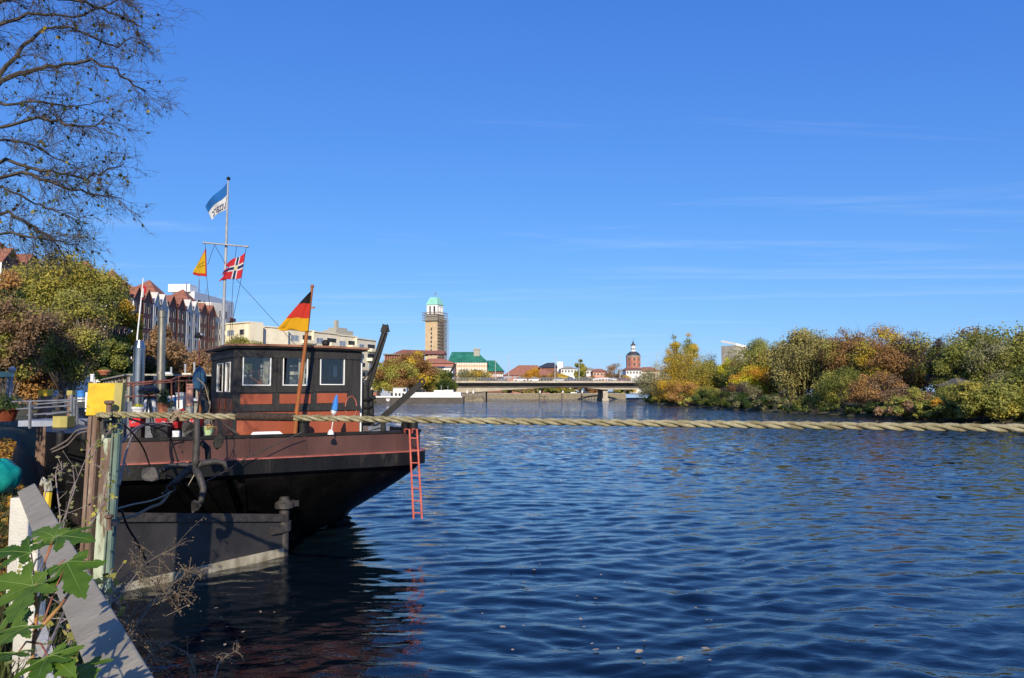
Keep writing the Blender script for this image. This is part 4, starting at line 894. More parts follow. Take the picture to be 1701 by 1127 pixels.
def row_house(label, y0, y1, eave, brick, gables=True, gw=None, hip=True, storeys=6, win=True):
    root = thing('row_house', label, 'house', (XF - 7, (y0 + y1) / 2, 2), 'gabled row houses on the left bank')
    wallm = M['brick'] if brick else M['grey_render']; side = M['white_render'] if brick else M['grey_render']
    mb = MB(); mb.box((XF - 14, y0 + .05, 1.5), (XF - 1.5, y1 - .05, eave - 1.2)); w_ = mb.build('wall', wallm, root)
    if brick: mb = MB(); mb.box((XF - 13.9, y0 + .02, 1.5), (XF - 1.52, y0 + .047, eave - 1.25)); mb.build('end_wall', side, root)
    mb = MB(); mid = (y0 + y1) / 2
    if hip:
        a = [(XF - 14.3, y0 - .2, eave - 1.2), (XF - 1.4, y0 - .2, eave - 1.2), (XF - 1.4, y1 + .2, eave - 1.2), (XF - 14.3, y1 + .2, eave - 1.2), (XF - 6.5, mid, eave + 4.6)]
        mb.add(a, [(0, 1, 4), (1, 2, 4), (2, 3, 4), (3, 0, 4), (3, 2, 1, 0)])
    else:
        a = [(XF - 14.3, y0, eave - 1.2), (XF - 1.4, y0, eave - 1.2), (XF - 1.4, y1, eave - 1.2), (XF - 14.3, y1, eave - 1.2), (XF - 8, y0, eave + .7), (XF - 8, y1, eave + .7)]
        mb.add(a, [(0, 1, 4), (1, 2, 5, 4), (2, 3, 5), (3, 0, 4, 5), (3, 2, 1, 0)])
    mb.build('roof', M['tile'], root)
    half = (y1 - y0) / 2
    for b_ in range(2):
        ya = y0 + b_ * half + .35; yb = ya + half - .7; ym = (ya + yb) / 2
        pr = MB(); poly = [(XF, ya, 1.5), (XF, yb, 1.5), (XF, yb, eave - 1.6), (XF, ym, eave + .6), (XF, ya, eave - 1.6)]
        pr.prism([(XF - 1.6, *p[1:]) for p in poly], (1.6, 0, 0)); bay = pr.build('gabled_bay', wallm, root)
        sm = MB(); sm.box((XF - 1.55, ya - .05, 1.5), (XF + .02, ya - .003, eave - 1.62)); sm.build('bay_side', side if b_ == 0 else wallm, bay)
        rm = MB()
        for s_, yy in ((-1, ya), (1, yb)):
            rm.hexa([(XF - 4, ym, eave + .62), (XF + .25, ym, eave + .62), (XF + .25, yy + s_ * .15, eave - 1.72), (XF - 4, yy + s_ * .15, eave - 1.72), (XF - 4, ym, eave + .8), (XF + .25, ym, eave + .8), (XF + .25, yy + s_ * .15, eave - 1.54), (XF - 4, yy + s_ * .15, eave - 1.54)])
        rm.build('gable_roof', M['grey_render'] if not brick else M['tile'], bay)
        if win:
            for k in range(storeys):
                zc = eave - 3.3 - k * 3.1
                for o in ((-.26, .26) if brick else (0,)):
                    simple_window(bay, (XF, ym + o * (yb - ya), zc), (0, 1, 0), .72 if brick else .9, 1.9, (1, 0, 0), [M['whiteframe'], M['window_dark']], .04, .045)
            if not brick:
                for k in range(storeys): simple_window(bay, (XF - .8, ya - .052, eave - 3.4 - k * 3.1), (1, 0, 0), .5, 1.7, (0, -1, 0), [M['whiteframe'], M['window_dark']], .05, .06)
    return root
def yy(px): return XF * -1 * FPX / (850.5 - px)
row_house('white gabled red roofed house end at the left edge above the trees', yy(-8), yy(62), P(30, 420, 115).z - .6, True, storeys=3)
row_house('brick house whose red hipped roof just clears the trees beside the yellow tree', yy(172), yy(212), P(195, 468, 140).z, True, storeys=3)
row_house('left brick house of two gables, below the thin white flagpole', yy(217), yy(250), P(232, 484, 152).z, True)
row_house('grey rendered house of two narrow gables between the left and middle brick houses', yy(251), yy(275), P(260, 493, 160).z, False, hip=False)
row_house('middle brick house of two gables with a red pyramid roof', yy(276), yy(306), P(290, 498, 168).z, True)
row_house('grey rendered house of two narrow gables right of the middle brick house', yy(307), yy(328), P(316, 505, 177).z, False, hip=False)
row_house('right brick house of two gables in front of the white tower block', yy(329), yy(357), P(343, 511, 186).z, True)
root = thing('corner_house', 'grey curved end house closing the brick row beside the mast', 'house', (XF - 6, yy(365), 2))
mb = MB(); n = 12; yc = yy(357.5) + .1; zt = P(362, 505, 192).z
poly = [(XF - 14, yc, 1.5), (XF - 2, yc, 1.5)] + [(XF - 2 + 2.5 * math.sin(k / n * math.pi * .5 + .2), yc + 7.5 * k / n, 1.5) for k in range(n + 1)] + [(XF - 14, yc + 7.5, 1.5)]
mb.prism(poly, (0, 0, zt - 1.5)); mb.build('wall', M['grey_render'], root)
mb = MB(); mb.prism([(x, y, zt) for x, y, z in poly], (0, 0, .35)); mb.build('parapet', M['whiteframe'], root)
for k in range(5):
    simple_window(root, (XF + .1, yc + 1.7, zt - 2.6 - k * 3.1), (0, 1, 0), .9, 1.7, (1, 0, 0), [M['whiteframe'], M['window_dark']], .05, .07)
    simple_window(root, (XF + .52, yc + 4.8, zt - 2.6 - k * 3.1), (0, 1, 0), 1.1, 2.0, (1, 0, 0), [M['whiteframe'], M['window_dark']], .05, .07)

# a generic slab block: two visible faces, windows as parts
def block(name, label, A, B, depth, z0, zt, wallm, cat='building', roofm=None, group=None):
    """A, B: front face ends on plan (left, right as seen); the body extends 'depth' away from the viewer"""
    A, B = Vector((*A, 0)), Vector((*B, 0)); d = (B - A).normalized(); n = Vector((d.y, -d.x, 0))
    if n.dot(-A) < 0: n = -n
    root = thing(name, label, cat, ((A + B) / 2 - n * depth / 2) + Vector((0, 0, z0)), group)
    mb = MB(); mb.prism([A + Vector((0, 0, z0)), B + Vector((0, 0, z0)), B - n * depth + Vector((0, 0, z0)), A - n * depth + Vector((0, 0, z0))], (0, 0, zt - z0)); mb.build('wall', wallm, root)
    return root, A, B, d, n
def at_px(px, Y): p = P(px, 600, Y); return (p.x, Y)
zt = P(322, 484, 232).z
A = Vector((*at_px(320, 232), 0)); B = Vector((*at_px(386, 262), 0)); Lw = Vector((*at_px(274, 244), 0)); d = (B - A).normalized(); n = Vector((d.y, -d.x, 0))
hr = thing('tower_block', 'tall white tower block with roof aerials behind the brick houses', 'tower block', (B + Lw) / 2 + Vector((0, 0, 2)))
mb = MB(); mb.prism([A, B, B + (Lw - A), Lw], (0, 0, zt)); mb.build('wall', M['white_render'], hr)
mb = MB(); q0 = A - n * 2 + d * 1; mb.prism([q0, q0 + d * 5, q0 + d * 5 - n * 7, q0 - n * 7], (0, 0, 0.001)); mb = MB()
mb.prism([v + Vector((0, 0, zt)) for v in (q0, q0 + d * 5, q0 + d * 5 - n * 7, q0 - n * 7)], (0, 0, 2.4)); mb.build('roof_house', M['white_render'], hr)
mb = MB()
for s_, h in ((.5, 3.0), (5.5, 2.2), (9, 6.5), (9.6, 5), (14, 2.6), (15, 3.2), (22, 2.0)):
    q = A + d * s_ - n * 3; mb.tube([q + Vector((0, 0, zt)), q + Vector((0, 0, zt + h))], .09, 5)
mb.tube([A + d * 7 - n * 3 + Vector((0, 0, zt + 1.6)), A + d * 11 - n * 3 + Vector((0, 0, zt + 1.6))], .08, 4); mb.build('aerial', M['galv'], hr)
LB = (B - A).length
for k in range(9):
    for j in range(8):
        s_ = 3.2 + j * (LB - 5) / 7.4
        if j % 4 == 3: continue
        simple_window(hr, A + d * s_ + Vector((0, 0, zt - 3.2 - k * 3.0)), d, 2.3, 1.5, n, [M['whiteframe'], M['window_dark']], .1, .08)
mb = MB()
for k in range(9):
    mb.prism([A + d * (LB - 6.5) + n * .02 + Vector((0, 0, zt - 7 - k * 3.0)), A + d * (LB - .4) + n * .02 + Vector((0, 0, zt - 7 - k * 3.0)), A + d * (LB - 1) + n * 1.3 + Vector((0, 0, zt - 7 - k * 3.0)), A + d * (LB - 6) + n * 1.3 + Vector((0, 0, zt - 7 - k * 3.0))], (0, 0, 1.1))
mb.build('balcony', M['tile'], hr)
# long cream apartments
segs = [(372, 414, 196, 190, 538), (414, 437, 190.3, 198, 542), (437, 478, 196, 202, 545), (478, 520, 204, 213, 549), (520, 560, 212, 222, 554), (560, 592, 222, 230, 559), (592, 624, 229, 240, 565)]
names = ['curved cream apartment block, leftmost, seen behind the mast foot', 'shaded cream return wall of the leftmost apartment block', 'plain bright cream apartment section behind the flag tip', 'cream apartment section behind the orange flagstaff', 'cream balconied apartment section right of the orange flagstaff', 'cream apartment section carrying the small roof house', 'end section of the cream apartments beside the crane boom']
for (x0, x1, Y0, Y1, yt), lb in zip(segs, names):
    zt = P((x0 + x1) / 2, yt, (Y0 + Y1) / 2).z; DEP = 4 if x0 == 372 else 1.5 if x0 == 414 else 9
    bl, A, B, d, n = block('apartment_building', lb, at_px(x0, Y0), at_px(x1, Y1), DEP, 2, zt, M['cream_render'], 'apartment block', group='cream apartment sections')
    LB = (B - A).length
    mb = MB(); mb.prism([A + n * .3 + Vector((0, 0, zt)), B + n * .3 + Vector((0, 0, zt)), B - n * DEP + Vector((0, 0, zt)), A - n * DEP + Vector((0, 0, zt))], (0, 0, .3)); mb.build('parapet', M['cream_render'], bl)
    nb = max(2, int(LB / 4.6))
    for k in range(5):
        for j in range(nb):
            s_ = LB * (j + .5) / nb; zc = zt - 2.3 - k * 3.0
            if yt == 545 and k == 0: continue
            if (j + k // 2) % 2 == 0 or yt < 544:
                simple_window(bl, A + d * s_ + Vector((0, 0, zc)), d, min(3.0, LB / nb * .7), 1.35, n, [M['whiteframe'], M['window_sky'] if (j + k) % 3 == 0 else M['window_dark']], .1, .09)
            else:
                w_ = LB / nb * .46; mb = MB(); c = A + d * s_ + Vector((0, 0, zc - 1.3)); z = Vector((0, 0, 1))
                mb.hexa([c - d * w_ + n * .02, c + d * w_ + n * .02, c + d * w_ * .75 + n * 1.5, c - d * w_ * .75 + n * 1.5, c - d * w_ + n * .02 + z * .95, c + d * w_ + n * .02 + z * .95, c + d * w_ * .75 + n * 1.5 + z * .95, c - d * w_ * .75 + n * 1.5 + z * .95]); mb.build('balcony', M['cream_render'], bl)
                simple_window(bl, c + z * 1.3 , d, w_ * 1.7, 2.0, n, [M['whiteframe'], M['window_dark']], .04, .05)
    if yt == 559:
        mb = MB(); c = (A + B) / 2 - n * 3 + Vector((0, 0, zt + .3)); mb.box((-4, -2, 0), (4, 3, 1.5), M=lambda q: c + d * q.x - n * q.y + Vector((0, 0, q.z))); mb.box((-2.6, -1.2, 1.5), (2.2, 2.2, 2.3), M=lambda q: c + d * q.x - n * q.y + Vector((0, 0, q.z))); mb.box((-1.6, 0, 2.3), (-.5, 1, 4.6), M=lambda q: c + d * q.x - n * q.y + Vector((0, 0, q.z))); mb.build('roof_house', M['stonegrey'], bl)

# ------------------------------------------------------------------ town hall tower with scaffold, halls, church
Yt = 600.0
def TP(px, py): return P(px, py, Yt)
root = thing('clock_tower', 'tall tan stone tower with mint copper roof, clock and scaffolding', 'tower', (TP(720, 600).x, Yt + 7, 2))
cx = TP(720.5, 600).x; z_top = TP(720, 533).z; hw = 5.7; th = R(-24)
def TM(q): return Vector((cx, Yt + 7, 0)) + Matrix.Rotation(th, 3, 'Z') @ Vector(q)
mb = MB(); mb.box((-hw, -hw, 1.5), (hw, hw, z_top), M=TM); mb.build('shaft', M['tan_stone'], root)
mb = MB(); mb.box((-hw - .5, -hw - .5, z_top), (hw + .5, hw + .5, z_top + 1.4), M=TM); mb.box((-hw + .2, -hw + .2, z_top + 1.4), (hw - .2, hw - .2, z_top + 5.6), M=TM); mb.build('cornice', M['stonegrey'], root)
zb = z_top + 5.6; zl = TP(720, 506).z; lw_ = 4.9
mb = MB()
for sx in (-1, 1):
    for sy in (-1, 1): mb.box((sx * lw_ - (1.9 if sx > 0 else 0), sy * lw_ - (1.9 if sy > 0 else 0), zb), (sx * lw_ + (1.9 if sx < 0 else 0), sy * lw_ + (1.9 if sy < 0 else 0), zl - 1.2), M=TM)
for a in (-1, 1):
    mb.box((-1.1, a * lw_ - (.9 if a > 0 else 0), zb), (1.1, a * lw_ + (.9 if a < 0 else 0), zl - 1.2), M=TM); mb.box((a * lw_ - (.9 if a > 0 else 0), -1.1, zb), (a * lw_ + (.9 if a < 0 else 0), 1.1, zl - 1.2), M=TM)
mb.box((-lw_, -lw_, zl - 1.2), (lw_, lw_, zl), M=TM); mb.build('lantern', M['white_render'], root)
mb = MB(); mb.box((-lw_ + 1.5, -lw_ + 1.5, zb), (lw_ - 1.5, lw_ - 1.5, zl - 1.3), M=TM); mb.build('lantern_core', M['window_dark'], root)
zr = TP(720, 493).z
mb = MB(); pr = [(5.4, zl), (5.2, zl + 1.2), (3.3, zr - .6), (3.0, zr), (.4, zr + .5)]
vs = []
for r_, z in pr: vs += [TM((sx * r_, sy * r_, z)) for sx, sy in ((-1, -1), (1, -1), (1, 1), (-1, 1))]
mb.add(vs, [(4 * i + j, 4 * i + (j + 1) % 4, 4 * i + 4 + (j + 1) % 4, 4 * i + 4 + j) for i in range(4) for j in range(4)] + [(16, 17, 18, 19)]); mb.build('copper_roof', M['copper'], root)
mb = MB(); mb.tube([TM((0, 0, zr)), TM((0, 0, zr + 4))], .25, 5); mb.prism([TM((-1.6, 0, zr + 2.6)), TM((1.2, 0, zr + 3)), TM((1.6, 0, zr + 4.4)), TM((-.2, 0, zr + 3.8))], (0, .3, 0)); mb.build('weathervane', M['galv'], root)
mb = MB(); cc = TM((0, -hw - .1, TP(720, 540).z)); ax = Matrix.Rotation(th, 3, 'Z') @ Matrix.Rotation(R(90), 3, 'X'); mb.lathe([(2.2, -.1), (2.2, .1)], cc, 20, 0, ax)
clk = mb.build('clock_face', M['tan_stone'], root)
mb = MB(); 
for k in range(12): a = k * math.pi / 6; mb.beam(TM((1.75 * math.sin(a), -hw - .25, TP(720, 540).z + 1.75 * math.cos(a))), TM((2.1 * math.sin(a), -hw - .25, TP(720, 540).z + 2.1 * math.cos(a))), .22, .1)
mb.beam(TM((0, -hw - .3, TP(720, 540).z)), TM((.9, -hw - .3, TP(720, 540).z + .6)), .3, .1); mb.beam(TM((0, -hw - .3, TP(720, 540).z)), TM((-.4, -hw - .3, TP(720, 540).z - 1.6)), .22, .1); mb.build('clock_hand', M['yellow'], clk)
for k in range(7):
    zc = TP(720, 547 + k * 7).z
    simple_window(root, TM((0, -hw, zc)), Matrix.Rotation(th, 3, 'Z') @ Vector((1, 0, 0)), 1.1, 2.2, Matrix.Rotation(th, 3, 'Z') @ Vector((0, -1, 0)), [M['stonegrey'], M['window_dark']], .1, 0)
mb = MB(); gx0, gx1 = hw + .3, hw + 2.0               # scaffold on the east face and round the lantern
for yv in [-hw - .5 + k * 2.2 for k in range(8)]:
    for xv in (gx0, gx1): mb.beam(TM((xv, yv, 2)), TM((xv, yv, z_top + 2.5)), .3, .3)
for k in range(19):
    z = 12 + k * (z_top - 10) / 19; mb.box((gx0, -hw - .6, z), (gx1, hw + 1, z + .35), M=TM); mb.beam(TM((gx1, -hw - .6, z + 1.3)), TM((gx1, hw + 1, z + 1.3)), .25, .25)
    if k % 2: mb.beam(TM((gx1, -hw, z)), TM((gx1, hw, z + 3.6)), .25, .25)
g = hw + 1.7
for z in (z_top + .5, z_top + 2.6, z_top + 4.7, z_top + 6.6):
    for a, b_ in (((-g, -g), (g, -g)), ((g, -g), (g, g)), ((-g, g), (-g, -g))): mb.beam(TM((*a, z)), TM((*b_, z)), .35, .5)
for k in range(8):
    t_ = -g + 2 * g * k / 7; mb.beam(TM((t_, -g, z_top - .5)), TM((t_, -g, z_top + 7.6)), .28, .28); mb.beam(TM((g, t_, z_top - .5)), TM((g, t_, z_top + 7.6)), .28, .28)
mb.build('scaffold', M['scaffold'], root)

def hall(name, label, x0, x1, yt, ye, Y, depth, wallm, roofm, rows, ncol, hipR=0, hipL=0, rows_y=None, wcol='window_sky', base=2, cat='building'):
    a = P(x0, ye, Y); b_ = P(x1, ye, Y); zt = P((x0 + x1) / 2, yt, Y + depth / 2).z; ze = a.z
    root = thing(name, label, cat, ((a.x + b_.x) / 2, Y + depth / 2, base))
    mb = MB(); mb.box((a.x, Y, base - .5), (b_.x, Y + depth, ze)); mb.build('wall', wallm, root)
    mb = MB(); o = .8; p = [(a.x - o, Y - o, ze), (b_.x + o, Y - o, ze), (b_.x + o, Y + depth + o, ze), (a.x - o, Y + depth + o, ze), (a.x + hipL, Y + depth / 2, zt), (b_.x - hipR, Y + depth / 2, zt)]
    mb.add(p, [(0, 1, 5, 4), (1, 2, 5), (2, 3, 4, 5), (3, 0, 4), (3, 2, 1, 0)]); mb.build('roof', roofm, root)
    for yc in rows:
        for j in range(ncol):
            x = a.x + (b_.x - a.x) * (j + .5) / ncol; z = P(0, yc, Y).z
            simple_window(root, (x, Y, z), (1, 0, 0), (b_.x - a.x) / ncol * .5, 1.35 * Y / 480, (0, -1, 0), [M['whiteframe'], M[wcol]], .1, .12 * Y / 480)
    return root
hall('town_hall_wing', 'long tan hall with big dark green hipped roof right of the clock tower', 746, 809, 585, 602, 500, 18, M['tan_stone'], M['greenroof'], (604.5, 612.5, 619), 15, 7, 1, wcol='white')
hall('town_hall_wing', 'lower end wing with steep dark green roof, right of the long tan hall', 808, 836, 599, 617, 515, 20, M['brick'], M['greenroof'], (624,), 10, 6, 0, wcol='white')
mb = MB(); a = P(793, 590, 505); mb.box((a.x - 2.5, 505, a.z - 3), (a.x + 1.5, 509, a.z + 3.4)); mb.box((a.x - 2.9, 504.6, a.z + 3.4), (a.x + 1.9, 509.4, a.z + 4.4)); tag(mb.build('chimney_stack', M['stonegrey']), 'squat grey chimney stack on the ridge of the long green roof', 'chimney')
hall('brick_hall', 'low orange red brick hall with long red roof left of the clock tower foot', 700, 755, 596, 604, 470, 14, M['redsteel'], M['orangetile'], (), 1, 8, 4)
hall('white_annex', 'white annex with dark windows under scaffolding at the foot of the clock tower', 716, 752, 609, 611, 440, 12, M['white_render'], M['stonegrey'], (616, 622), 8, 1, 1, wcol='window_dark')
# station pavilion with red frame
root = thing('station_hall', 'rust red steel framed station hall with flat dark canopy left of the clock tower', 'building', (P(670, 600, 420).x, 428, 2))
a = P(636, 600, 420); b_ = P(700, 600, 420); zr = P(660, 588, 420).z; z1 = P(660, 604, 420).z
mb = MB(); mb.box((a.x, 420, zr - .6), (b_.x + 2, 436, zr)); mb.build('canopy', M['concrete_dark'], root)
mb = MB()
for k in range(17):
    x = a.x + 1 + (b_.x - a.x - 1) * k / 16; mb.box((x - .25, 421, 2), (x + .25, 421.5, zr - .6))
for z in (zr - 2, z1, z1 + 2.2, z1 - 3): mb.box((a.x + 1, 420.9, z), (b_.x, 421.4, z + .3))
mb.build('steel_frame', M['redsteel'], root)
mb = MB(); mb.box((a.x + 1, 422, 1.5), (b_.x, 434, zr - .6)); mb.build('wall', M['brick'], root)
mb = MB(); c = P(677, 588, 432); mb.add([(c.x - 8, 424, zr), (c.x + 22, 424, zr), (c.x + 22, 440, zr), (c.x - 8, 440, zr), (c.x - 3, 432, zr + 3), (c.x + 22, 432, zr + 2.2)], [(0, 1, 5, 4), (1, 2, 5), (2, 3, 4, 5), (3, 0, 4), (3, 2, 1, 0)]); mb.build('roof', M['tile'], root)
mb = MB(); c = P(711, 620, 400); mb.lathe([(5.2, 0), (5.2, 8.6), (4.5, 9.6), (.3, 10.4)], (c.x, 405, 2), 16)
tag(mb.build('green_kiosk', M['copper'], smooth=True), 'small mint green domed drum at the foot of the clock tower', 'kiosk')
mb = MB(); c = P(752, 625, 330); mb.beam((c.x - 6, 330, 2), P(756, 605, 330), .9, .9); mb.beam(P(746, 624, 330), P(756, 604, 330), .5, .5); tag(mb.build('crane_jib', M['black_iron']), 'slanting dark lattice jib above the left end of the bridge', 'crane')
hall('tiled_hall', 'long low building with orange red tiled roof behind the left part of the bridge', 838, 900, 607, 624, 420, 22, M['redbrick'], M['orangetile'], (626,), 9, 2, 8)
hall('tiled_hall', 'second low building with orange red roof sloping behind the orange trees', 893, 945, 611, 626, 400, 22, M['redbrick'], M['orangetile'], (), 1, 16, 2)
hall('dark_roof_house', 'house with dark slate roof and bright white gable above the orange trees', 893, 925, 603, 611, 440, 14, M['brick'], M['slate'], (), 1, 1, 6)
mb = MB(); a = P(926, 611, 438); mb.prism([(a.x, 438, 2), (a.x, 438, a.z), (a.x + .2, 445, P(926, 601, 445).z), (a.x + 2, 452, a.z), (a.x + 2, 452, 2)], (3.4, 0, 0)); tag(mb.build('white_gable_house', M['white_render']), 'narrow bright white gable wall right of the dark slate roof', 'house')
hall('white_house', 'wide low white house left of the green poplar', 932, 958, 609, 613, 430, 14, M['white_render'], M['stonegrey'], (617,), 5, 3, 3, wcol='window_dark')
hall('white_house', 'small white house with pale roof between the poplar and the bare round tree', 974, 990, 611, 615, 430, 14, M['white_render'], M['stonegrey'], (619,), 3, 2, 2, wcol='window_dark')
hall('pink_house', 'pale pink house with reddish roof left of the bare round tree', 985, 1008, 613, 618, 400, 12, M['pink_clay'], M['orangetile'], (622,), 4, 2, 2, wcol='window_dark')
hall('white_house', 'white house at the foot of the church tower', 1040, 1066, 611, 615, 372, 12, M['white_render'], M['tile'], (619,), 5, 1, 1, wcol='window_dark')
hall('orange_roof_house', 'house with bare orange roof right of the church tower', 1062, 1096, 610, 617, 385, 14, M['cream_render'], M['orangetile'], (), 1, 3, 3)
# church tower
Yc = 400.0; c = P(1052, 600, Yc); cx = c.x; Zp = lambda y: P(1052, y, Yc).z
root = thing('church_tower', 'red brick church tower with dark bell roof and white lantern', 'church', (cx, Yc, 2))
mb = MB(); mb.lathe([(3.9, 2), (3.9, Zp(592))], (cx, Yc, 0), 8); mb.build('brick_shaft', M['redbrick'], root)
mb = MB(); mb.lathe([(4.0, Zp(613)), (4.1, Zp(613) + .5), (3.95, Zp(613) + .6)], (cx, Yc, 0), 8); mb.lathe([(4.0, Zp(593.5)), (4.2, Zp(593.5) + .6), (3.95, Zp(593.5) + .7)], (cx, Yc, 0), 8); mb.build('cornice', M['stonegrey'], root)
mb = MB(); mb.lathe([(4.05, Zp(592.6)), (3.9, Zp(591)), (3.2, Zp(587.5)), (2.0, Zp(585)), (1.3, Zp(584))], (cx, Yc, 0), 8); mb.build('bell_roof', M['slate'], root, smooth=True)
mb = MB(); mb.lathe([(1.5, Zp(584.4)), (1.5, Zp(583.6)), (1.15, Zp(583.4)), (1.15, Zp(576)), (1.4, Zp(575.6)), (1.4, Zp(574.8))], (cx, Yc, 0), 8); mb.build('lantern', M['white_render'], root)
mb = MB(); mb.lathe([(1.45, Zp(574.8)), (1.3, Zp(573)), (.7, Zp(571.5)), (.35, Zp(570)), (.5, Zp(569)), (.12, Zp(567.5)), (.06, Zp(562))], (cx, Yc, 0), 8); mb.build('onion_cap', M['slate'], root, smooth=True)
for k in range(8):
    a = math.pi * (k + .5) / 4 + math.pi / 8; nn_ = Vector((math.cos(a), math.sin(a), 0)); axx = Vector((-nn_.y, nn_.x, 0))
    if nn_.y > .2: continue
    simple_window(root, Vector((cx, Yc, Zp(580))) + nn_ * 1.07, axx, .45, 1.3, nn_, [M['whiteframe'], M['window_dark']], .05, 0)
    simple_window(root, Vector((cx, Yc, Zp(597.5))) + nn_ * 3.62, axx, .9, 1.5, nn_, [M['stonegrey'], M['window_dark']], .05, .1)
    simple_window(root, Vector((cx, Yc, Zp(606))) + nn_ * 3.62, axx, .9, 1.5, nn_, [M['stonegrey'], M['window_dark']], .05, .1)
bk, A, B, d, n = block('concrete_block', 'beige concrete block with slanting roof among the right bank trees', at_px(1222, 222), at_px(1243, 226), 5, 2, P(1232, 574, 222).z, M['concrete'])
mb = MB(); zt = P(1232, 574, 222).z; mb.prism([A + n * .15 + Vector((0, 0, zt)), B + n * .15 + Vector((0, 0, zt - .7)), B - n * 5 + Vector((0, 0, zt + .6)), A - n * 5 + Vector((0, 0, zt + 1.2))], (0, 0, .7)); mb.build('roof', M['white_render'], bk)

# ------------------------------------------------------------------ bridge, cars, lamps, quay
YB = 236.0; bw = 22.0; zdeck = P(900, 634.2, YB).z
bx = lambda px: P(px, 640, YB).x
bridge = thing('road_bridge', 'low pale concrete road bridge across the river with dark edge beam', 'bridge', (bx(905), YB + bw / 2, 0))
mb = MB(); mb.box((bx(640), YB + .4, zdeck - .38), (bx(1230), YB + bw - .4, zdeck)); mb.build('deck', M['asphalt'], bridge)
mb = MB(); mb.box((bx(640), YB, zdeck - .4), (bx(1230), YB + .4, zdeck + .24)); mb.box((bx(640), YB + bw - .4, zdeck - .6), (bx(1230), YB + bw, zdeck + .28)); mb.build('kerb_beam', M['concrete'], bridge)
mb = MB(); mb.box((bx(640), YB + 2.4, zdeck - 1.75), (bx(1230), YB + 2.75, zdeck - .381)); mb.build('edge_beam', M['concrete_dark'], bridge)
mb = MB()
zt = zdeck - .6; pts = [(640, 2.6), (757, 2.55), (772, 2.6), (800, 2.3), (840, 1.75), (890, 1.15), (930, .9), (975, 1.05), (1003, 1.6), (1013, 1.6), (1060, 1.6), (1110, 1.2), (1230, 1.2)]
top = [(bx(x), YB + 2.8, zt) for x, h in pts]; bot = [(bx(x), YB + 2.8, zt - h - .3) for x, h in pts]
for i in range(len(pts) - 1):
    mb.hexa([bot[i], bot[i + 1], (bot[i + 1][0], YB + bw - 2.8, bot[i + 1][2]), (bot[i][0], YB + bw - 2.8, bot[i][2]), top[i], top[i + 1], (top[i + 1][0], YB + bw - 2.8, zt), (top[i][0], YB + bw - 2.8, zt)])
mb.build('haunched_girder', M['concrete'], bridge)
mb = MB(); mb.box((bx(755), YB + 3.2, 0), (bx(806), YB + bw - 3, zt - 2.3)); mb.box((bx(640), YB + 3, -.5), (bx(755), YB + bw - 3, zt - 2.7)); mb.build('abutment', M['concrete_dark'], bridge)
mb = MB(); mb.box((bx(1004), YB + 3.8, -.5), (bx(1012), YB + bw - 3.4, zt - 1.6)); mb.box((bx(1002.5), YB + 3.2, -.5), (bx(1013.5), YB + bw - 2.5, .7)); mb.build('pier', M['concrete'], bridge)
mb = MB()
for k in range(120):
    x = bx(640) + (bx(1230) - bx(640)) * k / 119; mb.box((x - .04, YB + .16, zdeck + .24), (x + .04, YB + .24, zdeck + 1.2))
for z in (.55, .85, 1.2): mb.box((bx(640), YB + .17, zdeck + z), (bx(1230), YB + .23, zdeck + z + .06))
mb.build('railing', M['dark_metal'], bridge)
# street lamps on the bridge
def lamp_post(px, yt, label, far):
    Y = YB + (bw - 1 if far else 1.2); x = P(px, 630, Y).x; zt = P(px, yt, Y).z
    r_ = thing('street_lamp', label, 'street lamp', (x, Y, zdeck), 'street lamps on the bridge')
    mb = MB(); mb.tube([(x, Y, zdeck), (x, Y, zt)], [.15, .08], 6); mb.build('post', M['galv'], r_)
    mb = MB(); mb.beam((x - .9, Y, zt), (x + .9, Y, zt), .22, .12); mb.build('lamp_head', M['greypole'], r_)
for px, yt, lb, far in ((823, 599, 'bridge lamp post in front of the green roofed end wing', True), (845, 593, 'tall bridge lamp post at the left end of the orange red tiled roof', False), (922, 594, 'bridge lamp post in front of the white gable', True), (962, 597, 'bridge lamp post standing before the green poplar', False), (1030, 592, 'bridge lamp post between the bare round tree and the church', True), (1092, 588, 'bridge lamp post above the willow bush, rightmost', False)):
    lamp_post(px, yt, lb, far)
def car(px, label, paint, Y, L_=4.4, h=1.45, van=False):
    x = P(px, 630, Y).x; z = zdeck + .004
    r_ = thing('car', label, 'car', (x, Y, z), 'cars crossing the bridge'); p = lambda a, b_, c_: Vector((x + a, Y + b_, z + c_))
    hl = L_ / 2; mb = MB(); prof = [(-hl, .35), (-hl, .8), (-hl * .55, .92), (hl * .6, .95), (hl, .75), (hl, .35)]
    if van: prof = [(-hl, .35), (-hl, h), (hl * .55, h), (hl * .75, 1.1), (hl, .95), (hl, .35)]
    mb.prism([p(a, -.85, c_) for a, c_ in prof], (0, 1.7, 0)); body = mb.build('body', paint, r_)
    if not van:
        mb = MB(); lo_ = [(-hl * .6, .9), (hl * .52, .93)]; hi_ = [(-hl * .38, h), (hl * .18, h)]
        mb.hexa([p(lo_[0][0], -.8, .91), p(lo_[1][0], -.8, .91), p(lo_[1][0], .8, .91), p(lo_[0][0], .8, .91), p(hi_[0][0], -.66, h), p(hi_[1][0], -.66, h), p(hi_[1][0], .66, h), p(hi_[0][0], .66, h)]); mb.build('cabin', M['window_dark'], r_)
        mb = MB(); mb.box(p(hi_[0][0] - .02, -.67, h - .02), p(hi_[1][0] + .02, .67, h + .04)); mb.build('roof', paint, r_)
    for a in (-hl * .62, hl * .62):
        for b_ in (-.8, .8):
            mb = MB(); mb.lathe([(.2, -.1), (.33, -.09), (.33, .09), (.2, .1)], p(a, b_, .33), 12, 0, Matrix.Rotation(R(90), 3, 'X')); mb.build('wheel', M['black_iron'], r_)
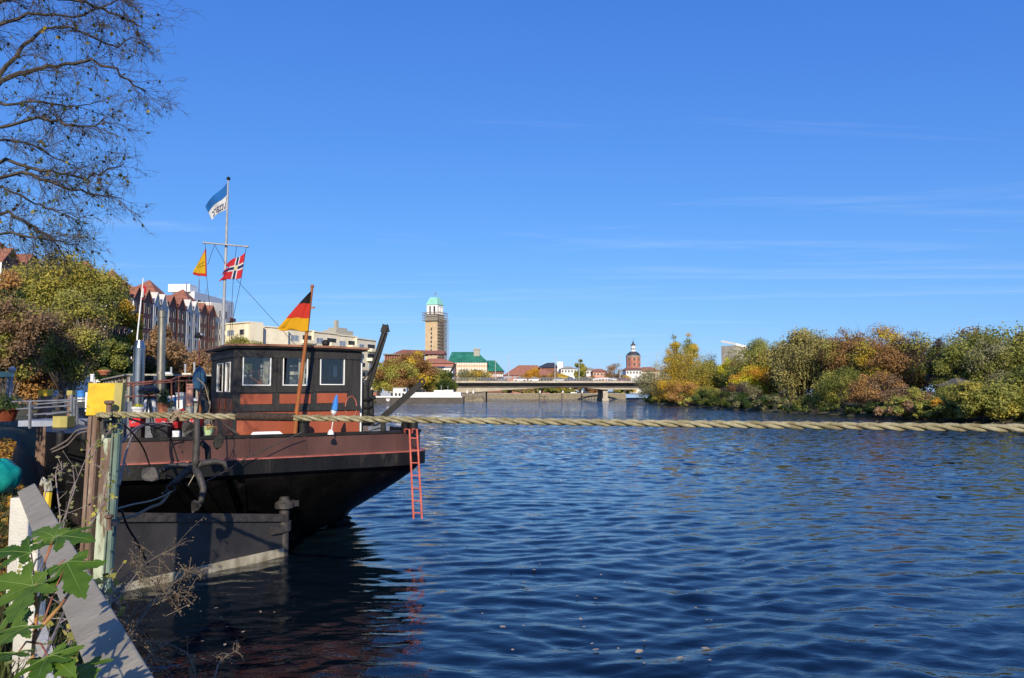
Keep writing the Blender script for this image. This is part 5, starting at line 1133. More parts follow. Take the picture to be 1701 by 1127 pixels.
PT = {k: pmat('car paint ' + k, c, tuple(min(1, x * 1.1) for x in c), 1, .25) for k, c in dict(black=(.02, .02, .024), grey=(.12, .13, .15), white=(.75, .75, .75), silver=(.42, .43, .45), maroon=(.13, .03, .05), blue=(.03, .05, .12)).items()}
for px, lb, pk, far, v in ((812, 'black car on the bridge below the green roofed wing', 'black', 5, False), (832, 'dark grey car following the black car at the bridge lamp', 'grey', 5, False), (864, 'white car on the bridge below the tiled roof', 'white', 5, False), (889, 'white car on the bridge before the orange tree', 'white', 6, False), (906, 'black car behind the second white car on the bridge', 'black', 5, False), (930, 'silver car on the bridge below the white gable', 'silver', 9, False), (948, 'dark blue car on the bridge left of the poplar', 'blue', 5, False), (973, 'long black car on the bridge just right of the poplar', 'black', 5, False), (1036, 'maroon car on the bridge below the church tower', 'maroon', 5, False)):
    car(px, lb, PT[pk], YB + far, van=v, h=2.0 if v else 1.5)
mb = MB(); mb.tube([(bx(980) + (bx(1075) - bx(980)) * k / 16, YB + bw + 14, zdeck + 1.9 * math.sin(math.pi * k / 16) - .3) for k in range(17)], .3, 5)
mb.tube([(bx(980) + (bx(1075) - bx(980)) * k / 16, YB + bw + 14, zdeck - .3) for k in range(17)], .3, 5)
for k in range(1, 16): x = bx(980) + (bx(1075) - bx(980)) * k / 16; mb.beam((x, YB + bw + 14, zdeck - .3), (x, YB + bw + 14, zdeck + 1.9 * math.sin(math.pi * k / 16) - .3), .16, .16)
mb.box((bx(980), YB + bw + 13.6, zdeck - .9), (bx(1075), YB + bw + 14.4, zdeck - .5)); tag(mb.build('footbridge', M['white']), 'shallow white arched footbridge just beyond the road bridge', 'bridge')
quay = thing('quay_wall', 'pale stone quay wall seen beneath the bridge', 'wall', (bx(930), 285, 0))
qx = lambda px: P(px, 660, 285).x
mb = MB(); mb.box((qx(690), 285, -1), (qx(1040), 287, 1.9)); mb.build('wall', M['quaystone'], quay)
mb = MB(); mb.box((qx(690), 284.85, 1.9), (qx(1040), 286, 2.15)); mb.build('coping', M['concrete'], quay)
for px, lb in ((776, 'first white topped mooring pile from the white barge bow'), (786, 'second white topped mooring pile from the white barge bow'), (897, 'mooring pile at the left of the lit quay wall'), (935, 'mooring pile at the middle of the quay wall below the poplar'), (967, 'leaning mooring pile on the quay left of the bridge pier'), (998, 'mooring pile right beside the bridge pier')):
    Y = 232 if px < 800 else 283.8; x = P(px, 660, Y).x; zt = P(px, 650, Y).z
    r_ = thing('mooring_pile', lb, 'mooring pile', (x, Y, 0), 'mooring piles at the far quay')
    mb = MB(); mb.tube([(x, Y, -1), (x, Y, zt - .7)], .28, 8); mb.build('shaft', M['quaystone'], r_); mb = MB(); mb.tube([(x, Y, zt - .7), (x, Y, zt + .2)], .3, 8); mb.build('white_cap', M['white'], r_)
mb = MB(); mb.hexa([(bx(764), YB - 6, -.5), (bx(806), YB - 1, -.5), (bx(806), YB + 3, -.5), (bx(760), YB + 3, -.5), (bx(766), YB - 5.6, 1.2), (bx(800), YB - .6, .9), (bx(804), YB + 3, 1.3), (bx(760), YB + 3, 1.3)]); tag(mb.build('bank_revetment', M['quaystone']), 'sloping stone revetment at the left foot of the bridge', 'wall')

# ------------------------------------------------------------------ white cargo barge on the far left bank
Yg = 188.0; gx = lambda px: P(px, 660, Yg).x; gz = lambda py: P(700, py, Yg).z
cb = thing('cargo_barge', 'long dark hulled cargo barge with white deckhouse moored across the water', 'barge', (gx(696), Yg + 2.5, 0))
mb = MB(); prof = [(621, 658.5), (626, 662), (640, 662), (764, 661), (770, 660), (768, 690), (632, 690), (626, 668)]
mb.prism([(gx(x), Yg, gz(y)) for x, y in prof], (0, 5, 0)); mb.build('hull', pmat('dark barge hull', (.028, .022, .019), (.055, .043, .037), .5, .55), cb)
mb = MB(); mb.box((gx(622), Yg - .12, gz(660.6)), (gx(767), Yg - .004, gz(658.2))); mb.build('white_strake', M['white'], cb)
mb = MB(); mb.box((gx(684), Yg + .5, gz(660)), (gx(765), Yg + 4.5, gz(652))); mb.box((gx(720), Yg + 1, gz(652)), (gx(735), Yg + 4, gz(648.5))); mb.box((gx(736), Yg + 1, gz(652)), (gx(752), Yg + 4, gz(648))); ht = mb.build('hatch_cover', M['white'], cb)
for k in range(20):
    mb = MB(); x = gx(688) + (gx(763) - gx(688)) * k / 19; mb.box((x - .05, Yg + .44, gz(659)), (x + .05, Yg + .5, gz(652.3))); mb.build('stanchion', M['greyblue'], ht)
mb = MB(); mb.box((gx(652), Yg + .8, gz(660)), (gx(674), Yg + 4.2, gz(645))); dk = mb.build('deckhouse', M['white'], cb)
mb = MB(); mb.box((gx(651), Yg + .6, gz(645)), (gx(675), Yg + 4.4, gz(644))); mb.build('roof', M['stonegrey'], dk)
for px in (657, 663, 669): simple_window(dk, (gx(px), Yg + .8, gz(656)), (1, 0, 0), .5, .8, (0, -1, 0), [M['whiteframe'], M['window_dark']], .04, .05)
simple_window(dk, (gx(671), Yg + .8, gz(648.5)), (1, 0, 0), .7, .7, (0, -1, 0), [M['whiteframe'], M['window_dark']], .04, .05)
mb = MB(); mb.box((gx(631), Yg + 1, gz(659)), (gx(648), Yg + 3.5, gz(653))); mb.box((gx(633), Yg + 1.2, gz(653)), (gx(643), Yg + 3.2, gz(650))); mb.build('deck_tarpaulin', M['greyblue'], cb)
mb = MB(); mb.tube([P(644.5 + .4 * k, 665 + 4 * abs(math.sin(k * .52)) , Yg - .1) for k in (0, 1, 2)], .12, 5); 
mb = MB(); q_ = [P(642, 662.5, Yg - .08), P(642.6, 665.5, Yg - .08), P(644.5, 667, Yg - .08), P(646.4, 665.5, Yg - .08), P(647, 662.5, Yg - .08)]; mb.tube(q_, .14, 6); mb.tube([P(644.5, 662, Yg - .08), P(644.5, 667, Yg - .08)], .12, 6); mb.build('anchor', M['white'], cb)
mb = MB(); mb.tube([P(733, 659, Yg + 2), P(733, 640, Yg + 2)], .06, 5); mb.tube([P(744, 652, Yg + 2), P(744, 641, Yg + 2)], .05, 5); mb.build('signal_mast', M['greypole'], cb)
mb = MB(); fl = P(623, 653, Yg + 2); mb.box((fl.x - .5, Yg + 1, gz(658)), (fl.x + .6, Yg + 2, gz(652))); mb.build('flag_locker', M['orangetile'], cb)
# brown roofed hut and pale shed on the right bank
def hut(name, label, x0, x1, yt, ye, Y, wallm, roofm, zb):
    a, b_ = P(x0, ye, Y), P(x1, ye, Y); r_ = thing(name, label, 'hut', ((a.x + b_.x) / 2, Y + 2, zb))
    mb = MB(); mb.box((a.x, Y, zb - .5), (b_.x, Y + 4, a.z)); mb.build('wall', wallm, r_)
    zt = P(x0, yt, Y + 2).z; mb = MB(); mb.add([(a.x - .5, Y - .5, a.z), (b_.x + .5, Y - .5, a.z), (b_.x + .5, Y + 4.5, a.z), (a.x - .5, Y + 4.5, a.z), (a.x + .6, Y + 2, zt), (b_.x - .6, Y + 2, zt)], [(0, 1, 5, 4), (1, 2, 5), (2, 3, 4, 5), (3, 0, 4), (3, 2, 1, 0)]); mb.build('roof', roofm, r_)
    simple_window(r_, ((a.x + b_.x) / 2, Y, (a.z + zb) / 2 + .2), (1, 0, 0), .8, .9, (0, -1, 0), [M['whiteframe'], M['window_dark']], .05, .06)
hut('garden_hut', 'brown roofed garden hut half hidden by shrubs', 1596, 1628, 628, 641, 84.5, M['concrete_dark'], M['concrete_dark'], 1.0)
hut('garden_shed', 'pale grey garden shed behind the shrubs near the right edge', 1654, 1686, 626, 633, 84, M['white_render'], M['white'], 1.0)
hut('villa', 'cream house wall with tiled roof showing between treetops near the right edge', 1600, 1630, 584, 590, 120, M['cream_render'], M['tile'], 1.6)
fn = thing('garden_fence', 'weathered grey paling fence behind the right bank shrubs', 'fence', (P(1530, 650, 84).x, 84, 1.1))
for k in range(26):
    x = P(1490 + 80 * k / 25, 650, 84).x; mb = MB(); mb.box((x - .09, 84, 1.0), (x + .09, 84.04, 2.75 + .05 * (k % 3))); mb.build('paling', M['hose'], fn)
mb = MB(); mb.box((P(1490, 650, 84).x, 84.04, 2.2), (P(1570, 650, 84).x, 84.09, 2.32)); mb.build('rail', M['hose'], fn)

# ------------------------------------------------------------------ the mooring pile beside us
YP = 9.0
pile = thing('mooring_pile', 'big rusty and green steel mooring pile with bright yellow top, holding the rope', 'mooring pile', (P(170, 700, YP).x, YP, 0))
def prof_tube(mb, xs, z0px, Y0s, ybot, mi=0):
    pass
A0 = P(147, 690, YP); A1 = P(202, 690, YP); lean_ = P(135, 880, YP).x - A0.x; zA = A0.z; zB = P(135, 880, YP).z
def PX(f, dy, z):                      # f across 0..1, dy depth offset, leaning with height
    k = (z - zA) / (zB - zA); x0 = A0.x + lean_ * k; w = (A1.x - A0.x) + (P(188, 880, YP).x - P(135, 880, YP).x - (A1.x - A0.x)) * max(0, k) * .4
    return Vector((x0 + w * f, YP + dy, z))
def column(f0, f1, d0, d1, d2, mat_, name, z0=-.8, z1=None):
    z1 = z1 or zA; mb = MB(); n = 8; zs = [z0 + (z1 - z0) * i / n for i in range(n + 1)]
    sec = [(f0, d2), (f0, d0), (f0 + .03, d0 - .025), (f1 - .03, d1 - .025), (f1, d1), (f1, d2)]
    vs = [PX(f, d, z) for z in zs for f, d in sec]; k = len(sec)
    mb.add(vs, [(i * k + j, i * k + (j + 1) % k, (i + 1) * k + (j + 1) % k, (i + 1) * k + j) for i in range(n) for j in range(k)] + [tuple(n * k + j for j in range(k))]); return mb.build(name, mat_, pile)
column(0, .37, 0, -.03, .06, M['rust_pile'], 'rusty_flange'); column(.375, .76, .05, .05, .09, M['green_pile'], 'green_web'); column(.765, 1.0, -.02, .0, .05, M['teal_pile'], 'dark_green_flange')
mb = MB()
for f in (.17, .85): mb.hexa([PX(f, -.055, -.5), PX(f + .02, -.055, -.5), PX(f + .02, .02, -.5), PX(f, .02, -.5), PX(f, -.055, zA), PX(f + .02, -.055, zA), PX(f + .02, .02, zA), PX(f, .02, zA)])
mb.build('weld_seam', M['rusty_iron'], pile)
zT = P(150, 637, YP).z
mb = MB(); mb.hexa([PX(-.0, -.06, zA), PX(.80, -.06, zA), PX(.80, .03, zA), PX(0, .03, zA), PX(.03, -.06, zT), PX(.83, -.06, zT), PX(.83, .03, zT), PX(.03, .03, zT)]); cap = mb.build('yellow_cap', M['yellow'], pile)
mb = MB(); mb.hexa([PX(.803, -.07, zA), PX(1.01, -.04, zA), PX(1.01, .035, zA), PX(.803, .035, zA), PX(.833, -.07, zT + .004), PX(1.04, -.04, zT + .004), PX(1.04, .035, zT + .004), PX(.833, .035, zT + .004)]); mb.build('cap_side_plate', M['olive_yellow'], cap)  # olive yellow strip along the right of the cap
mb = MB(); mb.hexa([PX(-.045, -.03, zA), PX(-.003, -.05, zA), PX(-.003, .03, zA), PX(-.045, .03, zA), PX(-.02, -.03, zT + .02), PX(.027, -.05, zT + .02), PX(.027, .03, zT + .02), PX(-.02, .03, zT + .02)]); mb.build('cap_edge_plate', M['olive_yellow'], cap)
def pin(y, Yb, r, h, name):
    c = P(181, y, Yb); mb = MB(); mb.lathe([(r * .9, -h * .55), (r * .62, -h * .35), (r * .62, h * .25), (r * 1.15, h * .36), (r * 1.15, h * .5), (r * .8, h * .56)], c, 14); mb.beam(c + Vector((0, .02, -h * .2)), c + Vector((0, .2, -h * .2)), .05, .05); return mb.build(name, M['rust_pile'], pile, smooth=True)
pin(679, YP - .2, .048, .17, 'mooring_pin'); pin(868, YP - .2, .045, .16, 'lower_mooring_pin')
mb = MB()
for x0, x1, y in ((170, 187, 707), (170, 187, 714)): pass
c = [P(171, 692, YP - .12), P(172, 713, YP - .14), P(187, 712, YP - .14), P(187, 693, YP - .12)]; mb.tube(c, .014, 6); mb.beam(P(179, 700, YP - .02), P(179, 722, YP - .02), .12, .1); mb.build('rung', M['rusty_iron'], pile)

# the thick three-strand rope across the picture
def twisted_rope(path, R_, lay, mb, strands=3, step=.016, n=8, jitter=.0):
    path = [Vector(p) for p in path]; L_ = [0]
    for a, b_ in zip(path, path[1:]): L_.append(L_[-1] + (b_ - a).length)
    tot = L_[-1]; k = max(4, int(tot / step))
    def at(s):
        for i in range(len(L_) - 1):
            if s <= L_[i + 1] + 1e-9: return path[i].lerp(path[i + 1], (s - L_[i]) / max(1e-9, L_[i + 1] - L_[i])), (path[i + 1] - path[i]).normalized()
        return path[-1], (path[-1] - path[-2]).normalized()
    rg = random.Random(4)
    for q in range(strands):
        pts = []; rs = []
        for i in range(k + 1):
            s = tot * i / k; c, d = at(s); x = d.cross(Vector((0, 0, 1))).normalized(); y = x.cross(d)
            a = 2 * math.pi * (-s / lay + q / strands) + (4 * jitter * mnoise.noise(Vector((s * .8, 1.7, 3))) if jitter else 0); w = R_ * .55 * (1 + jitter * mnoise.noise(Vector((s * 6, q * 7, 0))))
            pts.append(c + x * math.cos(a) * w + y * math.sin(a) * w); rs.append(R_ * .485 * (1 + jitter * mnoise.noise(Vector((s * 9, q * 3, 5)))))
        mb.tube(pts, rs, n)
rope0 = P(183, 688.5, YP - .13); rope1 = P(1701, 711.5, 6.0); ext = rope1 + (rope1 - rope0) * .35
sagp = []
for i in range(25):
    f = i / 24; p = rope0.lerp(rope1, f); p.z -= .018 * 4 * f * (1 - f) * .5; sagp.append(p)
rope = thing('mooring_rope', 'thick tan twisted rope stretched taut across the picture from the yellow topped pile', 'rope', rope0)
mb = MB(); twisted_rope(sagp + [ext], .0345, .46, mb, jitter=.16); mb.build('rope', M['rope'], rope, smooth='all')
mb = MB(); rg = random.Random(31)
for k in range(420):
    c = rope0.lerp(ext, rg.uniform(.01, .85)); a = rg.uniform(0, 6.28); o = Vector((0, math.cos(a), math.sin(a))); p = c + o * .034; q = p + o * rg.uniform(.004, .014) + Vector((rg.uniform(-.025, .025), 0, 0)); mb.tube([p, q], .0011, 3)
tag(mb.build('frayed_fibre', M['rope'], rope), kind='stuff')
mb = MB(); twisted_rope([sagp[0].lerp(sagp[1], 0), P(181, 690, YP - .30), P(172, 690, YP - .22), P(168, 689, YP - .08), P(160, 692, YP - .085)], .034, .3, mb); mb.build('eye_splice', M['rope'], rope, smooth='all')
def on_rope(px): return min((on for on in (rope0.lerp(rope1, k / 400) for k in range(401))), key=lambda p: abs((850.5 + FPX * p.x / ((p - EYE).dot(Vector((0, CP, SP))))) - px))
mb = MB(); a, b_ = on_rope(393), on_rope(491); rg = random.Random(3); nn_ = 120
mb.tube([a.lerp(b_, k / nn_) + Vector((0, 0, -.003)) for k in range(nn_ + 1)], [.034 if k in (0, nn_) else .0425 + .0035 * math.sin(k * 2.1) + rg.uniform(-.0015, .0015) for k in range(nn_ + 1)], 12); mb.build('dark_section', M['darkrope'], rope, smooth='all')  # dark brown tube over one stretch of the rope
mb = MB(); kx = on_rope(298); rg = random.Random(9)
for k in range(7):
    a0 = rg.uniform(0, 6.28); pts = [kx + Vector((.075 * math.cos(a0 + t) * (1 if k % 2 else .7) + .02 * (k - 3), .05 * math.sin(a0 + t), .055 * math.sin(a0 + t + k) - .01)) for t in (0, 1, 2, 3, 4, 5, 6.2)]; mb.tube(pts, .014, 5)
mb.build('tied_knot', M['oldrope'], rope, smooth='all')

# other lines: hoses and lashings between pile and barge
def line(label, pts, r, m, cat='line', name='mooring_line'):
    mb = MB(); P_ = [P(*p) for p in pts]; sm = []
    for i in range(len(P_) - 1):
        p0 = P_[max(i - 1, 0)]; p3 = P_[min(i + 2, len(P_) - 1)]
        for k in range(6):
            t_ = k / 6; a, b_ = P_[i], P_[i + 1]
            sm.append(.5 * ((2 * a) + (b_ - p0) * t_ + (2 * p0 - 5 * a + 4 * b_ - p3) * t_ ** 2 + (3 * a - p0 - 3 * b_ + p3) * t_ ** 3))
    sm.append(P_[-1]); mb.tube(sm, r, 6); return tag(mb.build(name, m, smooth='all'), label, cat)
line('grey brown hose drooping beside the pile from the barge rail', [(199, 806, 9.6), (203, 780, 9.8), (212, 745, 10.2), (222, 722, 10.8), (238, 708, 11.6), (262, 706, 12.2)], .013, M['hose'], 'hose', 'hose')
line('brown electric hose arching over the barge rail beside the other one', [(204, 735, 9.8), (215, 720, 10.3), (230, 709, 11.2), (252, 703, 11.9), (285, 708, 12.3)], .014, M['hose'], 'hose', 'hose')
line('short pale rope end hanging below the grey brown hose', [(207, 768, 9.9), (212, 780, 9.9), (216, 788, 9.9)], .011, M['palerope'])
line('black line from pile rope down over the bulwark, nearer the pile', [(204, 704, 9.4), (222, 722, 10.6), (238, 745, 11.6), (248, 772, 11.9), (254, 798, 11.95)], .012, M['cable'])
line('black line running over the bulwark towards the anchor palm', [(215, 696, 9.6), (262, 712, 11), (282, 726, 11.9), (296, 768, 12.1)], .012, M['cable'])
line('dark brown line slanting down the maroon bulwark from the stern bollard', [(502, 718, 13.65), (470, 733, 13.55), (400, 766, 13.1), (383, 778, 12.7), (352, 795, 12.2), (326, 806, 11.9)], .010, M['rusty_iron'])
line('pale knotted rope from the anchor shackle to the pile', [(192, 846, 9.3), (222, 838, 10.0), (248, 833, 10.6), (270, 825, 11.2), (286, 816, 11.5)], .012, M['palerope'])
line('frayed brown rope sagging under the pale knotted one', [(196, 862, 9.4), (225, 856, 10.2), (250, 843, 10.7), (268, 836, 11.2), (282, 818, 11.5)], .022, M['oldrope'])
line('thin dark line hanging from the pile down across the rudder', [(202, 848, 9.4), (212, 875, 9.9), (230, 905, 10.4), (246, 938, 10.9)], .014, M['cable'])
line('thin straight rod tied under the anchor', [(312, 808, 11.4), (322, 790, 11.5), (325, 783, 11.5)], .007, M['palerope'])

# four-armed anchor hanging before the stern
YA = 11.6
anc = thing('anchor', 'dark four armed grapnel anchor with leaf shaped palms hanging before the stern', 'anchor', P(324, 850, YA))
mb = MB(); ap = lambda L_, o=0: [P(x, y, YA + o + d) for x, y, d in L_]
cr = (322, 778, 0)
mb.tube(ap([(327, 690, 0), (327, 730, 0), (325, 765, 0), cr]), [.042, .05, .055, .06], 10)
mb.tube(ap([cr, (305, 773, .0), (283, 775, -.05), (262, 786, -.1)]), [.055, .05, .042, .035], 10)
mb.tube(ap([cr, (335, 770, .1), (358, 767, .2), (372, 769, .25), (378, 784, .27)]), [.055, .055, .05, .042, .03], 10)
mb.tube(ap([cr, (331, 790, -.1), (338, 812, -.16), (334, 832, -.18), (328, 842, -.18)]), [.06, .055, .05, .042, .035], 10)
mb.tube(ap([cr, (308, 785, -.05), (295, 798, -.1), (284, 806, -.12)]), [.06, .052, .05, .045], 10)
mb.ball(P(320, 778, YA), .085, 10)
mb.build('shank', M['rusty_iron'], anc, smooth='all')
def palm(c, ax_, up, w, h, o=.02, m_='rusty_iron'):
    c, ax_, up = P(*c), Vector(ax_).normalized(), Vector(up).normalized(); n = ax_.cross(up); mb = MB()
    sh = [(0, -1), (.55, -.75), (.95, -.15), (.8, .35), (.35, .8), (0, 1), (-.35, .8), (-.8, .35), (-.95, -.15), (-.55, -.75)]
    mb.prism([c + ax_ * (x * w) + up * (y * h) - n * o + n * .05 * abs(x) for x, y in sh], n * (2 * o)); mb.build('palm', M[m_], anc)
palm((251, 789, YA - .12), (.55, .3, .6), (-.75, .1, .45), .13, .15)
palm((312, 712, YA - .05), (.8, .4, -.3), (-.4, .1, -.8), .10, .11)
palm((322, 842, YA - .2), (.8, -.3, -.3), (-.3, .5, -.8), .09, .12)
palm((363, 734, YA + .5), (.9, .3, .1), (.1, .1, 1), .085, .13, .02, 'black_iron')
mb = MB(); mb.tube([P(284 + 7 * math.cos(t), 812 + 6 * math.sin(t), YA - .12) for t in [k * .55 for k in range(12)]], .018, 6); mb.tube([P(279, 814, YA - .12), P(270, 820, YA - .15), P(272, 828, YA - .15), P(282, 822, YA - .12)], .016, 6); mb.build('shackle', M['rusty_iron'], anc, smooth='all')
mb = MB(); mb.tube([P(334, 735, YA + .5), P(345, 745, YA + .5), P(346, 770, YA + .4)], [.05, .05, .04], 8); mb.build('rear_arm', M['black_iron'], anc, smooth='all')
mb = MB(); a = P(327, 690, YA); b_ = P(331, 640, YA + .2); mb.tube([a, b_ + Vector((0, .1, 0))], .012, 6); mb.build('hanging_chain', M['black_iron'], anc)

# orange red ladder over the starboard quarter
lad = thing('ladder', 'orange red steel ladder hooked over the stern rail, feet above the water', 'ladder', P(693, 862, 14.8))
lp = lambda x, y, Y=14.86: P(x, y, Y)
for (xa, xb) in ((680, 687), (692.5, 701)):
    mb = MB(); mb.tube([lp(xa - 8, 719, 15.1), lp(xa - 7, 713.5, 15.05), lp(xa, 713.5), lp(xa + (xb - xa) * .5, 788), lp(xb, 862)], .021, 8); mb.build('side_rail', M['ladder'], lad, smooth=True)
for k, y in enumerate((728, 748, 769, 790, 811, 832, 852)):
    f = (y - 713) / 149; mb = MB(); mb.tube([lp(680 + 7 * f, y), lp(692.5 + 8.5 * f, y + .6)], .012, 6); mb.build('rung', M['ladder'], lad)

# things on the after deck
mb = MB(); c = P(556, 668, 13.9); mb.lathe([(.006, -.34), (.012, -.13), (.05, -.1), (.062, .05), (.03, .17), (.012, .19), (.01, .22)], c, 8); 
ub = thing('parasol', 'small closed bright blue and white parasol leaning on the red wheelhouse wall', 'parasol', P(552, 722, 13.95))
tilt = Matrix.Rotation(R(7), 3, 'Y')
mb = MB(); mb.lathe([(.025, -.12), (.058, -.05), (.05, .08), (.02, .2), (.006, .23)], P(556.5, 676, 13.88), 8, 0, tilt); mb.build('furled_cloth', M['blue_bright'], ub)
mb = MB(); mb.lathe([(.02, -.05), (.045, -.02), (.058, .03), (.045, .035)], P(554.5, 685, 13.885), 8, 0, tilt); mb.build('white_hem', M['white'], ub)
mb = MB(); mb.tube([P(550, 720, 13.9), P(559, 661, 13.88)], .009, 6); mb.lathe([(.06, 0), (.05, .05), (.02, .09)], P(549.5, 722, 13.9), 8); mb.build('pole', M['white'], ub)
big = thing('parasol', 'furled dark blue garden parasol standing before the orange trees', 'parasol', P(340, 720, 14.4))
mb = MB(); n = 16; pr = [(.03, 651), (.10, 645), (.13, 632), (.115, 622), (.07, 613), (.02, 609)]; vs = []
for r_, y in pr:
    c = P(331.5, y, 14.4)
    for j in range(n): k = r_ * (1 if j % 2 else .68); vs.append(c + Vector((k * math.cos(2 * math.pi * j / n), k * math.sin(2 * math.pi * j / n), 0)))
mb.add(vs, [(i * n + j, i * n + (j + 1) % n, (i + 1) * n + (j + 1) % n, (i + 1) * n + j) for i in range(5) for j in range(n)]); mb.build('furled_cloth', M['blue_cloth'], big)
mb = MB(); mb.tube([P(333, 720, 14.4), P(331.5, 606, 14.4)], .02, 6); mb.build('pole', M['varnish'], big)
mb = MB(); mb.tube([P(334, 655, 14.1), P(340, 672, 14.0), P(347, 690, 13.9)], [.04, .075, .06], 8); tag(mb.build('folded_awning', M['cable'], smooth=True), 'black folded awning bundle leaning below the dark blue parasol', 'awning')
ls = thing('deck_lamp', 'dark mushroom shaped lamp on a rusty post against the orange trees', 'lamp', P(330, 690, 16))
mb = MB(); mb.tube([P(330, 700, 16), P(331, 566, 16)], .022, 6); mb.build('post', M['rustrail'], ls); mb = MB(); mb.lathe([(.03, -.05), (.075, -.045), (.09, .0), (.06, .05), (.02, .075)], P(330, 558.5, 16), 12); mb.build('lamp_shade', M['black_iron'], ls, smooth=True)
mb = MB(); mb.lathe([(.035, 0), (.05, .03), (.04, .06), (.01, .07)], P(335, 559, 16), 8); mb.build('bulb_cover', M['galv'], ls, smooth=True)
# shelf with planters; red crates beneath
Ysh = 13.3
sh = thing('plank_shelf', 'low plank shelf on posts carrying the flower pots behind the pile', 'shelf', P(270, 720, Ysh))
zs = P(260, 689, Ysh).z
mb = MB(); mb.box((P(212, 689, Ysh).x, Ysh - .12, zs - .04), (P(334, 689, Ysh).x, Ysh + .22, zs)); mb.build('plank', M['oxide_dark'], sh)
for px in (222, 262, 306, 330):
    mb = MB(); x = P(px, 700, Ysh).x; mb.box((x - .025, Ysh + .12, 1.52), (x + .025, Ysh + .17, zs - .041)); mb.build('leg', M['blackwood'], sh)
for px0, px1, y1, lb in ((219, 237, 709, 'bright red crate with white mark, nearest the yellow pile'), (262, 299, 711, 'widest bright red crate, under the terracotta flower pot'), (311, 333, 708, 'bright red crate under the pink clay pipe')):
    z1 = zs - .045; z0 = P(px0, y1, Ysh).z; xa, xb = P(px0, 700, Ysh).x, P(px1, 700, Ysh).x
    r_ = thing('crate', lb, 'crate', ((xa + xb) / 2, Ysh, z0), 'red crates under the shelf')
    mb = MB(); w = .018
    for (a, c_, b_, d_) in ((xa, Ysh - .09, xb, Ysh - .09 + w), (xa, Ysh + .095, xb, Ysh + .11), (xa, Ysh - .09 + w, xa + w, Ysh + .095), (xb - w, Ysh - .09 + w, xb, Ysh + .095)): mb.box((a, c_, z0), (b_, d_, z1 - .02))
    mb.box((xa + w, Ysh - .09 + w, z0), (xb - w, Ysh + .095, z0 + .02)); mb.box((xa - .008, Ysh - .1, z1 - .05), (xb + .008, Ysh - .0905, z1 - .025)); mb.build('box', M['red'], r_)
    mb = MB(); xm = (xa + xb) / 2; hw_ = (xb - xa) * .3; zz = (z0 + z1) / 2
    mb.tube([(xm - hw_, Ysh - .093, zz - .02), (xm - hw_ * .5, Ysh - .093, zz + .02), (xm, Ysh - .093, zz - .015), (xm + hw_ * .4, Ysh - .093, zz + .02), (xm + hw_, Ysh - .093, zz)], .008, 4); mb.build('white_mark', M['white'], r_)
    mb = MB(); mb.box((xa, Ysh - .05, 1.522), (xb, Ysh + .1, z0 - .001)); tag(mb.build('crate_stand', M['blackwood']), {219: 'dark wooden block under the first red crate by the pile', 262: 'dark wooden block under the widest red crate', 311: 'dark wooden block under the red crate below the clay pipe'}[px0], 'block')
def plant(root, c, r, h, pal, n, leaf, seed, name='foliage'):
    rg = np.random.RandomState(seed); d = rg.normal(size=(n, 3)); d /= np.linalg.norm(d, axis=1, keepdims=True); d[:, 2] = np.abs(d[:, 2]); f = rg.uniform(.2, 1, n) ** .5
    pos = np.array(c) + d * f[:, None] * np.array([r, r, h]); v, q = leaf_quads(pos, d + rg.normal(size=d.shape) * .5, leaf, rg); np_mesh(name, v, q, LEAF[pal], root, rg.uniform(0, 1, n))
def pot(name, label, px, ybase, Y, r0, r1, h, m, pal=None, pr=.1, ph=.1, n=160, seed=1, leaf=.035, base=None, rim=True):
    c = P(px, ybase, Y); 
    if base is not None: c.z = base
    r_ = thing(name, label, 'plant pot' if pal else name.replace('_', ' '), c)
    mb = MB(); pf = [(r0, 0), (r1, h)] + ([(r1 * 1.1, h), (r1 * 1.1, h + .035), (r1 * .95, h + .035)] if rim else []) + [(r1 * .9, h - .01)]; mb.lathe(pf, c, 18); mb.build('pot', m, r_, smooth=True)
    mb = MB(); mb.lathe([(r1 * .88, h - .03), (r1 * .88, h - .004)], c, 14); mb.build('soil', M['soil'], r_)
    if pal: plant(r_, c + Vector((0, 0, h)), pr, ph, pal, n, leaf, seed)
    return r_
pot('flower_bowl', 'round white bowl of yellow green plants beside the yellow pile top', 229, 689, Ysh, .075, .105, .10, M['white'], 'yellow', .11, .10, 170, 3, base=zs + .002)
pot('flower_pot', 'terracotta pot with small dark conifer on the shelf', 271, 689, Ysh, .075, .10, .17, M['terracotta'], 'dkgreen', .13, .32, 700, 5, .03, base=zs + .002)
cp = pot('stone_planter', 'grey stone block planter carrying the pink clay pipe', 315, 689, Ysh, .068, .07, .15, M['stonegrey'], 'green', .08, .03, 90, 8, .025, base=zs + .002, rim=False)
mb = MB(); c = P(315, 671, Ysh); mb.lathe([(.058, 0), (.058, .30), (.066, .305), (.066, .325), (.060, .33), (.060, .36), (.066, .365), (.064, .39), (.045, .39)], (c.x, c.y, zs + .155), 16); tag(mb.build('clay_pipe', M['pink_clay'], smooth=True), 'upright pale pink clay chimney pipe on the stone planter', 'clay pipe')
pot('grey_plant_pot', 'small pot of silvery grey foliage between terracotta pot and clay pipe', 284, 689, Ysh + .05, .06, .075, .08, M['stonegrey'], 'greygreen', .09, .2, 260, 12, .035, base=zs + .002)
pot('hanging_basket', 'pale green hanging pot with wilted red brown flowers by the wheelhouse', 345.5, 723, 11.9, .055, .088, .105, M['palegreen'], 'rust', .13, .07, 240, 14, .035)
mb = MB(); t_ = P(349, 672, 11.9)
for a, b_ in ((338, 708), (353, 708), (346, 706)): mb.tube([P(a, b_, 11.9), P(347, 684, 11.9), t_], .006, 4)
